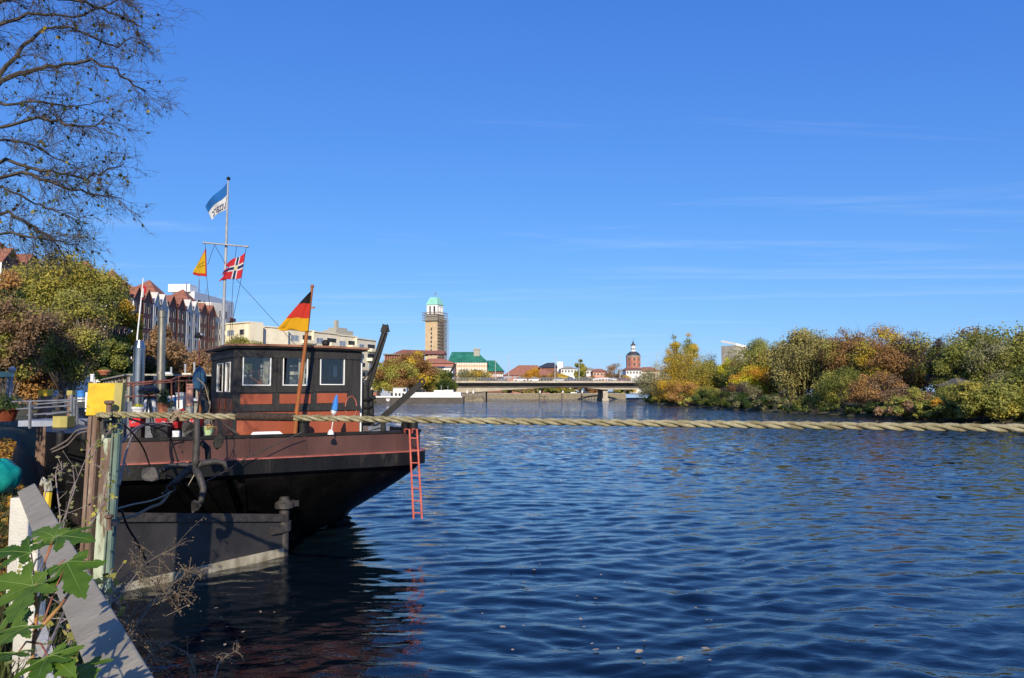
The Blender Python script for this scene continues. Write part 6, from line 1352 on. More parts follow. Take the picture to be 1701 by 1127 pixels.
mb.tube([t_, P(346, 662, 11.9), P(340, 640, 11.95), P(327, 628, 11.95)], .008, 4); tag(mb.build('basket_hanger', M['oldrope']), 'thin cords holding the pale green hanging pot', 'hanger')
mb = MB(); c = P(294, 686, Ysh - .02); mb.lathe([(.03, 0), (.055, .03), (.05, .08), (.03, .11), (.012, .12)], (c.x, c.y, zs + .002), 10); mb.ball((c.x - .05, c.y - .02, zs + .11), .035, 8); mb.tube([(c.x + .04, c.y, zs + .04), (c.x + .08, c.y, zs + .03), (c.x + .1, c.y, zs + .07)], .012, 6); tag(mb.build('cat_figurine', M['cream'], smooth=True), 'small cream coloured cat figure on the shelf', 'figurine')
mb = MB()
for k in range(5): a = k * 1.256; c = P(303, 681, Ysh - .03); mb.ball((c.x + .03 * math.cos(a), c.y, zs + .06 + .03 * math.sin(a)), .026, 6)
mb.tube([(c.x, c.y, zs + .002), (c.x, c.y, zs + .05)], .012, 5); tag(mb.build('red_pinwheel', M['red'], smooth=True), 'little red flower ornament beside the cream cat figure', 'ornament')
ch = thing('garden_chair', 'black rounded seat shell on thin legs with pale panel behind the shelf', 'chair', P(247, 700, 14.0))
mb = MB(); c = P(248, 650, 14.0); mb.lathe([(.18, -.05), (.19, .0), (.15, .06), (.08, .10), (.01, .11)], c, 14); mb.build('seat', M['cable'], ch, smooth=True)
for px in (238, 252, 258): mb = MB(); mb.tube([P(247, 655, 14.0), P(px, 720, 14.0)], .013, 5); mb.build('leg', M['cable'], ch)
mb = MB(); c = P(249, 684, 14.15); mb.lathe([(.10, -.1), (.12, .1), (.10, .22), (.06, .24)], c, 12); tag(mb.build('milk_churn', M['white'], smooth=True), 'white enamel churn beneath the black chair shell', 'churn')
mb = MB(); c = P(270, 700, 13.0); mb.box((c.x - .13, 12.93, 1.60), (c.x + .12, 13.12, P(270, 703, 13.0).z)); 
for k in range(4): mb.tube([P(255 + k * 3, 726 - k, 12.9), P(250 + k * 2, 712, 12.9), P(262 + k * 4, 706, 12.9)], .012, 5)
tag(mb.build('hose_reel_box', M['cable']), 'black box with coiled cable behind the bulwark left of the anchor', 'box')
mb = MB(); mb.box((P(286, 731, 13).x, 13.0, 1.56), (P(297, 731, 13).x, 13.05, P(290, 716, 13).z)); tag(mb.build('white_tag', M['white']), 'small white upright board behind the bulwark below the red crate', 'board')
mb = MB(); c = P(487, 724, 13.0); mb.hexa([bw_ for bw_ in [BW(-.62, .06, 2.218), BW(-.05, .05, 2.218), BW(-.1, .22, 2.218), BW(-.58, .2, 2.218), BW(-.58, .08, 2.262), BW(-.1, .07, 2.262), BW(-.15, .18, 2.262), BW(-.5, .17, 2.262)]]); tag(mb.build('folded_cloth', M['white']), 'flat white folded cloth lying on the stern rail', 'cloth')
mb = MB(); mb.tube([BW(-1.25, .9, 1.53), BW(-1.2, .85, 2.3), BW(-1.1, .8, 2.5), BW(-.9, .7, 2.35), BW(-.75, .45, 2.2)], .022, 6); tag(mb.build('stovepipe_arm', M['rusty_iron'], smooth=True), 'dark bent iron arm against the lower red wall left of the wheelhouse', 'iron arm')
def lidded_box(name, label, x0, x1, y0, y1, Y, dep, m, ml):
    a, b_ = P(x0, y1, Y), P(x1, y0, Y); r_ = thing(name, label, 'box', ((a.x + b_.x) / 2, Y, a.z))
    mb = MB(); mb.hexa([(a.x + .01, Y + .01, a.z), (b_.x - .01, Y + .01, a.z), (b_.x - .01, Y + dep - .01, a.z), (a.x + .01, Y + dep - .01, a.z), (a.x, Y, b_.z), (b_.x, Y, b_.z), (b_.x, Y + dep, b_.z), (a.x, Y + dep, b_.z)]); mb.build('box', m, r_)
    mb = MB(); mb.box((a.x - .015, Y - .015, b_.z + .001), (b_.x + .015, Y + dep + .015, b_.z + .035)); mb.box(((a.x + b_.x) / 2 - .05, Y - .03, b_.z - .03), ((a.x + b_.x) / 2 + .05, Y - .0155, b_.z + .02)); mb.build('lid', ml, r_)
lidded_box('storage_box', 'white lidded storage box behind the red railing beside the clay pipe', 292, 305, 655, 690, 15.6, .3, M['white'], M['greyblue'])
lidded_box('storage_box', 'blue lidded storage box behind the red railing, left of the white one', 277, 289, 660, 690, 15.9, .3, M['blue_bright'], M['white'])
lidded_box('storage_box', 'grey lidded storage box behind the red railing under the dark blue parasol', 318, 332, 664, 690, 15.8, .3, M['stonegrey'], M['white'])
# poles, sign and lifebuoy behind
for px, yt, yb, lb in ((284.5, 612, 680, 'pale grey pole nearest the tarnished flue'), (308, 607, 680, 'pale grey pole carrying the small cream sign'), (323, 604, 640, 'pale grey pole just left of the dark blue parasol'), (349, 637, 670, 'short grey pole at the port corner of the wheelhouse')):
    mb = MB(); q = P(px, yt, 23); mb.tube([(q.x, q.y, .5), q], .03, 8); mb.lathe([(.033, 0), (.033, .03), (.01, .04)], q, 8); tag(mb.build('guide_pole', M['greypole'], smooth=True), lb, 'pole', 'pale grey poles behind the afterdeck')
mb = MB(); a, b_ = P(302, 627, 22.8), P(317, 620, 22.8); mb.box((a.x, 22.8, a.z), (b_.x, 22.86, b_.z)); tag(mb.build('sign_board', M['cream']), 'blank cream coloured small board on the middle grey pole', 'sign')
mb = MB(); c = P(279, 625, 19); mb.lathe([(.10, -.06), (.14, -.02), (.13, .05), (.06, .1)], c, 12); mb.box((c.x - .15, c.y - .14, c.z - .11), (c.x + .15, c.y + .14, c.z - .061)); tag(mb.build('searchlight', M['white'], smooth=True), 'white domed deck light beside the tarnished flue', 'lamp')
mb = MB(); mb.tube([P(279, 632, 19), P(279, 690, 19)], .03, 6); tag(mb.build('light_post', M['greypole']), 'grey post under the white domed deck light', 'post')
fs = thing('flagpole', 'thin white flagpole with a small limp red and white flag, beyond the stainless flue', 'flagpole', P(226, 640, 30))
mb = MB(); mb.tube([P(225, 660, 30), P(228, 560, 30), P(238, 462, 30)], [.034, .03, .018], 8); mb.build('pole', M['white'], fs, smooth=True)
mb = MB(); pp = [(237, 474), (242, 476), (243, 484), (239, 490), (236, 498), (234, 494)]
mb.prism([P(x, y, 30) for x, y in pp], (0, .02, 0)); mb.build('flag', CL['crimson'], fs)
mb = MB(); mb.prism([P(x, y, 29.97) for x, y in ((236.6, 479), (239, 480), (238, 494), (235.2, 494))], (0, .02, 0)); mb.build('white_stripe', CL['white'], fs)
tb = pot('roof_planter', 'wide brown bowl with a small plant on the deckhouse roof', 173, 624, 19.6, .09, .15, .09, M['terracotta'], 'green', .14, .13, 240, 22, .05, base=3.422)
mb = MB(); q = P(153, 640, 21); mb.tube([(q.x, q.y, 1.5), P(153.5, 624, 21)], .05, 8); mb.lathe([(.06, 0), (.06, .04)], P(153.5, 624, 21), 8); tag(mb.build('white_pole', M['white'], smooth=True), 'short white post left of the deckhouse', 'post')
# harbour clutter on the left bank, in the shade
gw = thing('gangway', 'grey steel gangway with handrails and pale edge plate left of the pile', 'gangway', P(60, 705, 18))
a, b_ = P(30, 704, 18), P(90, 704, 18.3)
mb = MB(); mb.hexa([a + Vector((0, 0, -.07)), b_ + Vector((0, 0, -.07)), b_ + Vector((.6, 1.4, -.07)), a + Vector((-.2, 1.4, -.07)), a + Vector((0, 0, .07)), b_ + Vector((0, 0, .07)), b_ + Vector((.6, 1.4, .07)), a + Vector((-.2, 1.4, .07))]); mb.build('deck_plate', M['greyblue'], gw)
for L_ in (((28, 680, 18.2), (120, 674, 18.2)), ((45, 690, 18.2), (120, 684, 18.2)), ((20, 668, 19.4), (140, 664, 19.4)), ((60, 672, 19.4), (122, 667, 19.4)), ((78, 689, 18.1), (116, 684, 18.1))):
    mb = MB(); mb.tube([P(*p) for p in L_], .022, 6); mb.build('handrail', M['dark_metal'], gw)
for px, y0, Y in ((50, 668, 18.1), (119, 655, 18.2), (128, 668, 18.4), (124, 660, 19.4)): mb = MB(); mb.tube([P(px, y0, Y), P(px - .5, 712, Y)], .035, 6); mb.build('post', M['dark_metal'], gw)
sp = thing('mooring_pile', 'smaller distant mooring pile with square yellow top left of the near one', 'mooring pile', P(71, 700, 26))
mb = MB(); a, b_ = P(63.5, 658, 26), P(79, 647, 26); mb.box((a.x, 26, a.z), (b_.x, 26.32, b_.z)); mb.build('yellow_cap', M['yellow'], sp)
mb = MB(); mb.box((a.x - .02, 26.01, -.5), (b_.x - .01, 26.33, a.z - .001)); mb.tube([P(68, 672, 25.95), P(71, 664, 25.9), P(75, 672, 25.95)], .03, 6); mb.build('shaft', M['rust_pile'], sp)
sp2 = thing('mooring_pile', 'dull olive yellow topped pile beside the gangway plate', 'mooring pile', P(100, 720, 17))
a, b_ = P(87, 712, 17), P(112, 692, 17); mb = MB(); mb.box((a.x, 17, a.z), (b_.x, 17.3, b_.z)); mb.build('yellow_cap', M['olive_yellow'], sp2)
mb = MB(); mb.box((a.x + .06, 17.02, -.5), (b_.x - .04, 17.28, a.z - .001)); mb.build('shaft', M['rust_pile'], sp2)
sp3 = thing('mooring_pile', 'tiny far mooring pile with olive top beside a grey mast', 'mooring pile', P(115, 690, 34)); a, b_ = P(110.5, 657, 34), P(120, 649, 34)
mb = MB(); mb.box((a.x, 34, a.z), (b_.x, 34.3, b_.z)); mb.build('yellow_cap', M['olive_yellow'], sp3); mb = MB(); mb.box((a.x + .03, 34.02, -.5), (b_.x - .03, 34.28, a.z - .001)); mb.build('shaft', M['rust_pile'], sp3)
mg = thing('mint_gantry', 'mint green steel gantry with two legs at the left edge', 'gantry', P(8, 668, 24))
mb = MB(); mb.beam(P(-60, 623, 24), P(21, 622, 24), .14, .17); mb.build('beam', M['mint'], mg)
for (x0, y0), (x1, y1) in (((14, 625), (11, 690)), ((20, 620), (16, 690))): mb = MB(); mb.beam(P(x0, y0, 24.05), P(x1, y1, 24.05), .06, .06); mb.build('leg', M['greyblue'], mg)
mb = MB(); mb.lathe([(.08, -.1), (.12, 0), (.05, .09)], P(20.5, 614, 24), 10); mb.build('float_lamp', M['greyblue'], mg, smooth=True)
bt = thing('blue_tub', 'bright blue lidded tub on a white box behind the yellow pile top', 'tub', P(134, 664, 20)); c = P(134.5, 655, 20)
mb = MB(); mb.lathe([(.085, -.08), (.09, .05), (.10, .055), (.10, .09), (.02, .1)], c, 14); mb.build('tub', M['blue_bright'], bt, smooth=True)
mb = MB(); mb.box((c.x - .06, 19.95, c.z - .2), (c.x + .06, 20.1, c.z - .081)); mb.build('white_base', M['white'], bt)
mb = MB(); mb.hexa([P(141, 684, 19.9), P(150, 684, 19.9), P(150, 684, 20.2), P(141, 684, 20.2), P(142, 652, 19.9), P(150, 652, 19.9), P(150, 652, 20.2), P(142, 652, 20.2)]); tag(mb.build('white_hatch', M['white']), 'white hatch frame beside the blue tub', 'hatch')
wb = thing('work_boat', 'small pale grey workboat moored in the shade behind the near pile', 'boat', P(130, 720, 15.5))
mb = MB(); o = P(128, 716, 15.5); dd = FV; rr_ = RV; zt = o.z
sec = [(-.9, -.2), (.0, -.55), (2.6, -.55), (3.4, 0), (2.6, .55), (0, .55), (-.9, .2)]
def wbp(v, u, z, k): q = o + dd * (v * k) + rr_ * (u * k); return Vector((q.x, q.y, z))
vs = [wbp(v, u, -.2, .8) for v, u in sec] + [wbp(v, u, zt, 1) for v, u in sec]; k = len(sec)
mb.add(vs, [(j, (j + 1) % k, k + (j + 1) % k, k + j) for j in range(k)] + [tuple(range(k, 2 * k))]); mb.build('hull', M['black_paint'], wb)
for s_ in (-.3, .1): mb = MB(); q = wbp(-.95, s_, zt - .1, 1); mb.lathe([(.05, -.25), (.08, -.2), (.08, .1), (.03, .15)], q, 10); mb.build('fender', M['cable'], wb, smooth=True)
for lb, pts in (('black hose looping down from the gangway towards the near pile, upper', [(148, 712, 13), (128, 716, 13.5), (112, 732, 14), (84, 748, 14.5)]), ('black hose looping down from the gangway towards the near pile, lower', [(150, 716, 13), (130, 722, 13.5), (112, 740, 14), (86, 752, 14.5)])):
    line(lb, pts, .02, M['hose'], 'hose', 'hose')
pot('quay_planter', 'dark clay planter with small shrub at the left edge beside the gangway', 8, 700, 20, .22, .3, .3, M['oxide_dark'], 'dkgreen', .5, .45, 420, 31, .09)

# ------------------------------------------------------------------ white fence in the corner
fence = thing('white_fence', 'weathered white timber fence with slanting top rail in the lower left corner', 'fence', (-1.6, 3.2, 1.4))
ra, rb_ = P(46, 815, 5.4), P(202, 1127, 1.93); rd = (rb_ - ra); rb2 = rb_ + rd * .22
mb = MB(); mb.beam(ra, rb2, .118, .05, roll=R(28)); rl = mb.build('top_rail', M['greyrail'], fence)
bv = rl.modifiers.new('worn edges', 'BEVEL'); bv.width = .006; bv.segments = 2
mb = MB(); q = ra + rd * .015 + Vector((-.02, .0, -.06)); mb.box((q.x - .075, q.y - .05, 1.2), (q.x + .06, q.y + .06, q.z + .02)); o_ = mb.build('post', M['whitewood'], fence); o_.modifiers.new('worn edges', 'BEVEL').width = .006
q = ra + rd * .40 + Vector((-.06, .0, -.08)); mb = MB(); mb.box((q.x - .06, q.y - .045, 1.2), (q.x + .05, q.y + .05, q.z)); o_ = mb.build('post', M['whitewood'], fence); o_.modifiers.new('worn edges', 'BEVEL').width = .006
mb = MB(); mb.beam(ra + Vector((-.05, .05, -.5)), rb2 + Vector((-.05, .05, -.55)), .04, .10); o_ = mb.build('lower_rail', M['whitewood'], fence)
# turquoise sack and yellow stake
rg = random.Random(2); mb = MB(); c = P(-4, 794, 11.4); n, m_ = 26, 16; vs = []
for i in range(m_ + 1):
    ph = math.pi * i / m_
    for j in range(n):
        th = 2 * math.pi * j / n; k = 1 + .13 * mnoise.noise(Vector((math.cos(th) * 2, math.sin(th) * 2, ph * 2))) + .05 * math.sin(9 * th) * math.sin(ph) ** 2
        vs.append(c + Vector((.30 * k * math.sin(ph) * math.cos(th), .28 * k * math.sin(ph) * math.sin(th), max(-.24, .28 * math.cos(ph) * k))))
mb.add(vs, [(i * n + j, (i + 1) * n + j, (i + 1) * n + (j + 1) % n, i * n + (j + 1) % n) for i in range(m_) for j in range(n)]); mb.tube([c + Vector((0, 0, .25)), c + Vector((-.05, 0, .32)), c + Vector((-.14, 0, .30))], [.05, .03, .06], 8)
tag(mb.build('garden_sack', M['teal_bag'], smooth='all'), 'plump turquoise plastic sack lying on the leaves at the left edge', 'sack')
st = thing('edge_stake', 'short bright yellow stake with pale cloth top at the bank edge behind the fence', 'stake', P(79, 850, 9.6))
mb = MB(); mb.tube([P(77, 852, 9.6), P(80, 818, 9.6), P(82, 806, 9.6)], [.045, .05, .02], 8); mb.build('stake', M['yellow'], st, smooth=True); mb = MB(); mb.tube([P(81, 816, 9.58), P(79, 800, 9.58), P(73, 797, 9.58), P(68, 806, 9.58)], [.05, .045, .04, .02], 8); mb.build('cloth_top', M['stonegrey'], st, smooth=True)

# ------------------------------------------------------------------ maple sapling with big lobed leaves
from mathutils.geometry import delaunay_2d_cdt
def lobed_leaf():
    half = [(0, 0), (.07, .01), (.18, -.13), (.29, -.12), (.43, -.05), (.36, .05), (.34, .12), (.21, .17), (.35, .25), (.50, .34), (.61, .50), (.47, .50), (.40, .53), (.30, .47), (.17, .42), (.22, .57), (.28, .70), (.19, .78), (.12, .91), (0, 1.08)]
    out = half + [(-x, y) for x, y in reversed(half[1:-1])]
    ser = []
    for i, (x, y) in enumerate(out):       # saw-toothed margin
        x2, y2 = out[(i + 1) % len(out)]; dx, dy = x2 - x, y2 - y; l_ = math.hypot(dx, dy) or 1; ser.append((x, y))
        if l_ < .09: continue
        ser += [(x + dx * .42 + dy / l_ * .022, y + dy * .42 - dx / l_ * .022), (x + dx * .52 - dy / l_ * .012, y + dy * .52 + dx / l_ * .012)]
    return ser
def big_leaf(parent, base, tipdir, nrm, size, seed, curl=.16):
    rg = random.Random(seed); base = Vector(base); y = Vector(tipdir).normalized(); n = Vector(nrm); n = (n - y * n.dot(y)).normalized(); x = y.cross(n); pts = lobed_leaf(); mb = MB()
    k = len(pts); vs = [Vector(p) for p in pts]; st = .07
    for i in range(-9, 10):
        for j in range(-3, 16):
            vs.append(Vector((i * st + rg.uniform(-.01, .01), j * st + rg.uniform(-.01, .01))))
    co2, ed, fc, ov, oe, of = delaunay_2d_cdt(vs, [(i, (i + 1) % k) for i in range(k)], [], 1, 1e-5)
    def lift(a, b_): return (-curl * b_ * b_ + .16 * abs(a) - .32 * a * a + .045 * mnoise.noise(Vector((a * 3 + seed, b_ * 3, 1.5))) + .018 * math.cos(18 * (b_ - abs(a) * .7)) * min(1, abs(a) * 5)) * size
    def at3(a, b_, o=0): return base + x * (a * size) + y * (b_ * size) + n * (lift(a, b_) + o)
    mb.add([at3(p.x, p.y) for p in co2], [tuple(f) for f in fc]); o = mb.build('leaf', LEAF['sapling'], parent, smooth='all')
    at = o.data.attributes.new('tint', 'FLOAT', 'FACE'); at.data.foreach_set('value', [rg.choice((.25, .5, .75))] * len(o.data.polygons))
    v = MB()
    for (a, b_) in ((0, 1.0), (.52, .44), (-.52, .44), (.36, -.03), (-.36, -.03)): v.tube([at3(a * f, b_ * f, .0012) for f in (.02, .25, .5, .75, .95)], [.0012, .001, .0008, .0006, .0003], 4, cap=False)
    WORLD[o.name] = Matrix.Identity(4); v.build('vein', VEIN, o)
    return o
nt_ = LEAF['sapling'].node_tree; tn = nt_.nodes.new('ShaderNodeTexNoise'); tn.inputs['Scale'].default_value = 38; tn.inputs['Detail'].default_value = 5
tc_ = nt_.nodes.new('ShaderNodeTexCoord'); nt_.links.new(tc_.outputs['Object'], tn.inputs['Vector']); ad_ = nt_.nodes.new('ShaderNodeMath'); ad_.operation = 'MULTIPLY_ADD'; ad_.inputs[1].default_value = .7
sb_ = nt_.nodes.new('ShaderNodeMath'); sb_.operation = 'SUBTRACT'; sb_.inputs[1].default_value = .35
at_ = [n for n in nt_.nodes if n.type == 'ATTRIBUTE'][0]; rp_ = [n for n in nt_.nodes if n.type == 'VALTORGB'][0]
nt_.links.new(tn.outputs['Fac'], ad_.inputs[0]); nt_.links.new(at_.outputs['Fac'], ad_.inputs[2]); nt_.links.new(ad_.outputs[0], sb_.inputs[0]); nt_.links.new(sb_.outputs[0], rp_.inputs[0])
bm_ = nt_.nodes.new('ShaderNodeBump'); bm_.inputs['Strength'].default_value = .25; bm_.inputs['Distance'].default_value = .002; nt_.links.new(tn.outputs['Fac'], bm_.inputs['Height'])
for n_ in nt_.nodes:
    if n_.type == 'BSDF_PRINCIPLED': nt_.links.new(bm_.outputs[0], n_.inputs['Normal'])
VEIN = pmat('pale leaf vein', (.10, .17, .03), (.15, .22, .05), 8, .6)
STEM = pmat('red sapling stem', (.16, .04, .025), (.32, .13, .05), 12, .55, stretch=(1, 1, .3))
ysap = pmat('orange sapling stem', (.28, .13, .035), (.42, .22, .06), 12, .6)
sap = thing('maple_sapling', 'young maple with large lobed green leaves on red stalks over the white fence', 'sapling', P(40, 1180, 1.75) + Vector((0, 0, -.4)))
LV = [  # leaf base pixel (x, y, depth), tip pixel, size m, facing
 ((112, 936, 1.75), (152, 1016, 1.62), .125, (.35, -.8, .45), 1), ((108, 930, 1.76), (180, 925, 1.72), .10, (.3, -.6, .7), 2), ((92, 893, 1.9), (40, 868, 1.95), .10, (.1, -.5, .8), 3),
 ((98, 893, 1.9), (185, 886, 1.85), .11, (.1, -.35, .9), 4), ((60, 972, 1.7), (20, 1010, 1.6), .13, (-.1, -.7, .6), 5), ((56, 975, 1.7), (2, 962, 1.7), .11, (-.2, -.6, .7), 6),
 ((52, 920, 1.85), (0, 912, 1.85), .10, (0, -.5, .8), 7), ((48, 1042, 1.55), (8, 1058, 1.5), .09, (-.2, -.6, .7), 8), ((80, 1092, 1.5), (58, 1127, 1.42), .09, (.0, -.6, .7), 9),
 ((82, 1090, 1.5), (124, 1118, 1.45), .09, (.2, -.6, .7), 10), ((84, 1088, 1.52), (118, 1080, 1.5), .07, (.1, -.3, .9), 11), ((30, 1085, 1.5), (0, 1092, 1.45), .09, (-.1, -.5, .8), 12),
 ((130, 975, 1.8), (192, 985, 1.8), .09, (.2, -.3, .8), 13), ((40, 1000, 1.75), (28, 1050, 1.65), .11, (-.1, -.8, .4), 14), ((140, 1105, 1.6), (152, 1127, 1.52), .09, (.1, -.5, .8), 15), ((62, 1035, 1.6), (30, 1030, 1.58), .07, (0, -.4, .9), 16)]
for b_, tp_, sz, nm, sd_ in LV:
    B_ = P(*b_); T_ = P(*tp_)
    if sd_ not in (2, 13, 16): big_leaf(sap, B_, T_ - B_, nm, sz * .92, sd_)
mb = MB()
for L_ in (((48, 1200, 1.6), (52, 1120, 1.6), (56, 1068, 1.6), (70, 1040, 1.62)), ((56, 1068, 1.6), (62, 1010, 1.68), (72, 975, 1.75), (74, 935, 1.84)), ((70, 1040, 1.62), (100, 1008, 1.68), (116, 985, 1.75))): mb.tube([P(*p) for p in L_], [.0045, .004, .0036, .0028][:len(L_)], 7)
mb.build('stem', ysap, sap, smooth='all')
mb = MB()
for a, b_ in (((74, 935, 1.84), (92, 893, 1.9)), ((74, 935, 1.84), (98, 893, 1.9)), ((60, 1010, 1.68), (52, 920, 1.85)), ((70, 975, 1.75), (60, 972, 1.7)), ((72, 975, 1.75), (108, 930, 1.76)), ((70, 1040, 1.62), (112, 936, 1.75)), ((62, 1050, 1.6), (48, 1042, 1.55)), ((56, 1068, 1.6), (80, 1092, 1.5)), ((56, 1068, 1.6), (30, 1085, 1.5)), ((100, 1008, 1.68), (130, 975, 1.8)), ((56, 1068, 1.6), (62, 1035, 1.6)), ((62, 1010, 1.68), (40, 1000, 1.75)), ((52, 1120, 1.6), (140, 1105, 1.6)), ((62, 1010, 1.68), (56, 975, 1.7))):
    p, q = P(*a), P(*b_); mb.tube([p, p.lerp(q, .5) + Vector((0, 0, .012)), q], [.0024, .0019, .0016], 5)
mb.build('stalk', STEM, sap, smooth='all')

# brambles climbing by the pile, dry seed weeds on the bank edge
def bramble(label, stems, seed, pal='green', leaf=.05, n_per=9):
    rg = np.random.RandomState(seed); c = P(*stems[0][0]); r_ = thing('bramble', label, 'bramble', c); mb = MB(); pos = []
    for L_ in stems:
        W = [P(*p) for p in L_]; mb.tube(W, [.006] + [.0045] * (len(W) - 2) + [.002], 5)
        for i in range(len(W) - 1):
            for _ in range(n_per):
                p = W[i].lerp(W[i + 1], rg.uniform()); q = p + Vector(rg.normal(size=3)) * .05; mb.tube([p, q], .0018, 3); pos.append(tuple(q))
    mb.build('stem', M['hose'], r_); pos = np.array(pos); v, q = leaf_quads(pos, rg.normal(size=pos.shape) + [0, -.4, .6], leaf, rg, .8); np_mesh('foliage', v, q, LEAF[pal], r_, rg.uniform(0, 1, len(pos)))
bramble('yellow leaved bramble shoots crossing the front of the near pile', [[(100, 900, 7.6), (118, 820, 7.8), (150, 745, 8.2), (165, 735, 8.4)], [(140, 890, 7.8), (170, 840, 8.1), (175, 790, 8.2), (160, 770, 8.3)], [(150, 760, 8.2), (185, 712, 8.5), (200, 700, 8.6)], [(165, 850, 8), (180, 815, 8.2)]], 5, 'olive', .05, 9)
bramble('thin bramble stems left of the near pile above the fence', [[(92, 960, 6.0), (100, 860, 6.2), (92, 790, 6.4), (96, 770, 6.4)], [(100, 880, 6.1), (125, 810, 6.3), (120, 770, 6.5)], [(60, 870, 6), (82, 800, 6.2), (112, 772, 6.4)]], 8, 'greygreen', .04, 8)
bramble('tangled green bramble at the lower edge behind the fence rail', [[(90, 1130, 2.6), (130, 1040, 2.9), (200, 990, 3.3)], [(120, 1060, 2.8), (160, 1000, 3.2), (185, 950, 3.6)], [(70, 1100, 2.5), (110, 1010, 3.0), (130, 960, 3.4)], [(30, 1010, 3), (60, 930, 3.6), (110, 900, 4.2)]], 17, 'olive', .035, 16)
SEEDM = leafmat('dry seed heads', [(.07, .045, .03), (.13, .09, .055), (.22, .16, .10)], .15, .9); DRY = pmat('dry weed stem', (.10, .075, .05), (.19, .145, .095), 20, .9)
def weed(label, stems, seed, spread=.07, n=150):
    n = int(n * .95)
    rg = np.random.RandomState(seed); c = P(*stems[0][0]); r_ = thing('dry_weed', label, 'weed', c, 'dry weeds along the bank edge'); mb = MB(); pos = []
    for L_ in stems:
        W = [P(*p) for p in L_]; mb.tube(W, [.005] + [.0035] * (len(W) - 2) + [.0015], 4)
        for _ in range(14):
            i = rg.randint(max(0, len(W) - 3), len(W) - 1); p = W[i].lerp(W[i + 1], rg.uniform()); q = p + Vector(rg.normal(size=3)) * spread * 1.3; mb.tube([p, p.lerp(q, .5) + Vector((0, 0, .01)), q], .0013, 3)
            for _ in range(max(2, n // 14)): pos.append(tuple(q.lerp(p, rg.uniform(0, .5)) + Vector(rg.normal(size=3)) * spread * .22))
    mb.build('stem', DRY, r_); pos = np.array(pos); v, q = leaf_quads(pos, rg.normal(size=pos.shape), .011, rg, .9); np_mesh('foliage', v, q, SEEDM, r_, rg.uniform(0, 1, len(pos)))  # foliage here means the weed's dry seed heads
weed('brown seeded weed reaching highest over the rudder beside the pile', [[(150, 1010, 4.2), (205, 960, 4.6), (260, 925, 4.9), (300, 905, 5.0)], [(170, 1000, 4.2), (215, 965, 4.6), (245, 940, 4.8)], [(190, 990, 4.3), (230, 950, 4.8), (255, 915, 5)]], 41)
weed('densest brown seed plume leaning over the dark water', [[(215, 1050, 3.8), (250, 1000, 4.2), (290, 968, 4.5), (318, 952, 4.6)], [(225, 1040, 3.8), (265, 990, 4.3), (310, 975, 4.5)], [(240, 1010, 4.0), (285, 985, 4.4), (320, 985, 4.5)]], 43, .055, 330)
weed('bare forked weed tip with small pale buds, farthest right over the water', [[(270, 1000, 4.2), (300, 945, 4.5), (325, 949, 4.6), (352, 942, 4.6)], [(300, 945, 4.5), (330, 955, 4.6), (335, 962, 4.6)]], 44, .02, 70)
weed('brown weed tangle just right of the fence rail', [[(180, 1080, 3.2), (205, 1040, 3.5), (226, 1010, 3.7)], [(190, 1100, 3.1), (220, 1060, 3.5), (232, 1030, 3.6)], [(200, 1075, 3.2), (228, 1045, 3.6)], [(160, 1030, 3.6), (185, 990, 3.9), (210, 975, 4.1)]], 46, .06, 230)
weed('curled pale dry stalk low at the bottom edge over the water', [[(330, 1150, 2.9), (322, 1110, 3.0), (312, 1085, 3.1), (285, 1072, 3.2)], [(325, 1140, 2.9), (318, 1118, 3.0)]], 47, .025, 90)
weed('small grey weed low beside the lower fence rail end', [[(215, 1140, 2.7), (250, 1085, 3.0), (285, 1065, 3.2)], [(230, 1130, 2.8), (262, 1090, 3.0)]], 48, .03, 90)
weed('thin arching dry stalk right of the curled one at the bottom edge', [[(350, 1150, 2.9), (362, 1105, 3.1), (375, 1090, 3.2), (396, 1080, 3.3)]], 49, .02, 60)
# rough grass, ivy and litter on the bank: nobody could count it
rg = np.random.RandomState(60); n = 30000
by_ = rg.uniform(.2, 13, n) ** 1.0; bpt = np.interp(by_, [p[1] for p in BANK[1:8]], [p[0] for p in BANK[1:8]])
off = rg.uniform(.05, 1, n) ** 1.3 * 4.5; bx_ = bpt - off; gz_ = np.where(off < 1, .6 + .8 * off, 1.4)
keep = ~((by_ < 1.0) & (off < .2)) & (np.hypot(bx_, by_) > 1.2) & ((off < 1.2) | (rg.uniform(0, 1, n) < .22)); bx_, by_, gz_, off = bx_[keep], by_[keep], gz_[keep], off[keep]
hgt = rg.uniform(.06, .34, len(bx_)) * np.where((off < 1.1) & (by_ < 5.5), 1.2, .27); ang = rg.uniform(0, 6.28, len(bx_)); w_ = rg.uniform(.004, .014, len(bx_)); ln = rg.normal(size=(len(bx_), 2)) * .12
v = np.stack([np.stack([bx_ - np.cos(ang) * w_, by_ - np.sin(ang) * w_, gz_ - .05], 1), np.stack([bx_ + np.cos(ang) * w_, by_ + np.sin(ang) * w_, gz_ - .05], 1), np.stack([bx_ + np.cos(ang) * w_ * .4 + ln[:, 0], by_ + np.sin(ang) * w_ * .4 + ln[:, 1], gz_ + hgt], 1), np.stack([bx_ - np.cos(ang) * w_ * .4 + ln[:, 0], by_ - np.sin(ang) * w_ * .4 + ln[:, 1], gz_ + hgt], 1)], 1).reshape(-1, 3)
GR = leafmat('bank grass', [(.06, .045, .022), (.05, .06, .016), (.07, .10, .022), (.17, .13, .06)])
tag(np_mesh('bank_grass', v, np.arange(len(v)).reshape(-1, 4), GR, None, rg.uniform(0, 1, len(bx_))), kind='stuff')
n = 26000; by_ = rg.uniform(1.5, 13.5, n); bpt = np.interp(by_, [p[1] for p in BANK[1:8]], [p[0] for p in BANK[1:8]]); off = rg.uniform(.02, 1.5, n)
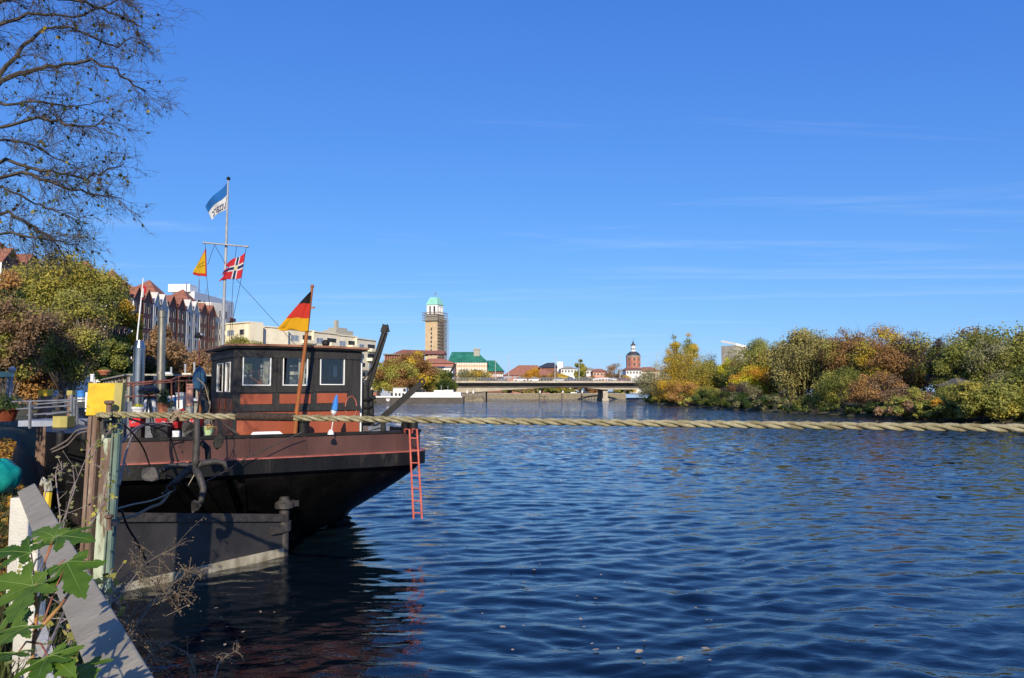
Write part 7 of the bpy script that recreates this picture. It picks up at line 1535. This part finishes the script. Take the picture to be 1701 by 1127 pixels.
pos = np.stack([bpt - off, by_, np.where(off < 1, .35 + 1.0 * off, 1.38) + rg.uniform(0, .22, n)], 1); kp = (pos[:, 1] > 1.8) & ((off < .7) | (pos[:, 1] < 5.0)); pos = pos[kp]
v, q = leaf_quads(pos, rg.normal(size=pos.shape) + [.5, -.3, .6], .045, rg, .8); tag(np_mesh('undergrowth', v, q, leafmat('undergrowth leaves', [(.03, .022, .014), (.035, .035, .012), (.05, .065, .014), (.10, .075, .035)]), None, rg.uniform(0, 1, len(pos))), kind='stuff')
n = 24000; by_ = 3.5 + rg.uniform(0, 1, n) ** 1.5 * 22; bpt = np.interp(by_, [p[1] for p in BANK[1:9]], [p[0] for p in BANK[1:9]]); off = .72 + rg.uniform(0, 1, n) ** 1.3 * 7
pos = np.stack([bpt - off, by_, np.interp(off, [.5, 1, 2.2, 6, 20], [1.2, 1.38, 1.42, 1.52, 2.0]) + rg.uniform(.0, .035, n)], 1)
v, q = leaf_quads(pos, rg.normal(size=pos.shape) * .35 + [0, 0, 1], .095, rg, .8); tag(np_mesh('fallen_leaves', v, q, leafmat('fallen leaves', [(.12, .05, .012), (.32, .13, .02), (.48, .26, .03), (.40, .28, .05)], .2), None, rg.uniform(0, 1, n)), kind='stuff')
# fallen leaves afloat
fl = None; rg = random.Random(12); FLM = leafmat('floating leaf', [(.34, .25, .15), (.5, .42, .3)], .2); 
for k in range(46):
    px = rg.gauss(960, 140); py = rg.uniform(880, 1120)
    if k < 6: px, py = [(1062, 1083), (1172, 1078), (1130, 1094), (870, 968), (990, 1080), (835, 1042)][k]
    if k > 36: px, py = rg.uniform(330, 470), rg.uniform(985, 1085)
    if px < 735 and k <= 36: continue
    w = PZ(px, py, .035)
    if fl is None:
        mb = MB(); pts = [(0, -.045), (.03, -.02), (.026, .02), (.005, .05), (-.024, .024), (-.03, -.015)]
        mb.add([(x, y, .012 * abs(x) * 20 * .3 + .004) for x, y in pts] + [(0, 0, 0)], [(j, (j + 1) % 6, 6) for j in range(6)]); o = mb.build('floating_leaf', FLM, origin=(0, 0, 0)); at = o.data.attributes.new('tint', 'FLOAT', 'FACE'); at.data.foreach_set('value', [.6] * 6)
        fl = tag(o, 'pale fallen leaf floating flat on the dark blue water', 'leaf', 'leaves floating on the water')
    else: o = fl.copy(); COL.objects.link(o)
    sc = 1.3 if k < 6 else rg.uniform(.35, .75); o.location = w; o.scale = (sc, sc, sc); o.rotation_euler = (rg.uniform(-.12, .12), rg.uniform(-.12, .12), rg.uniform(0, 6.28))
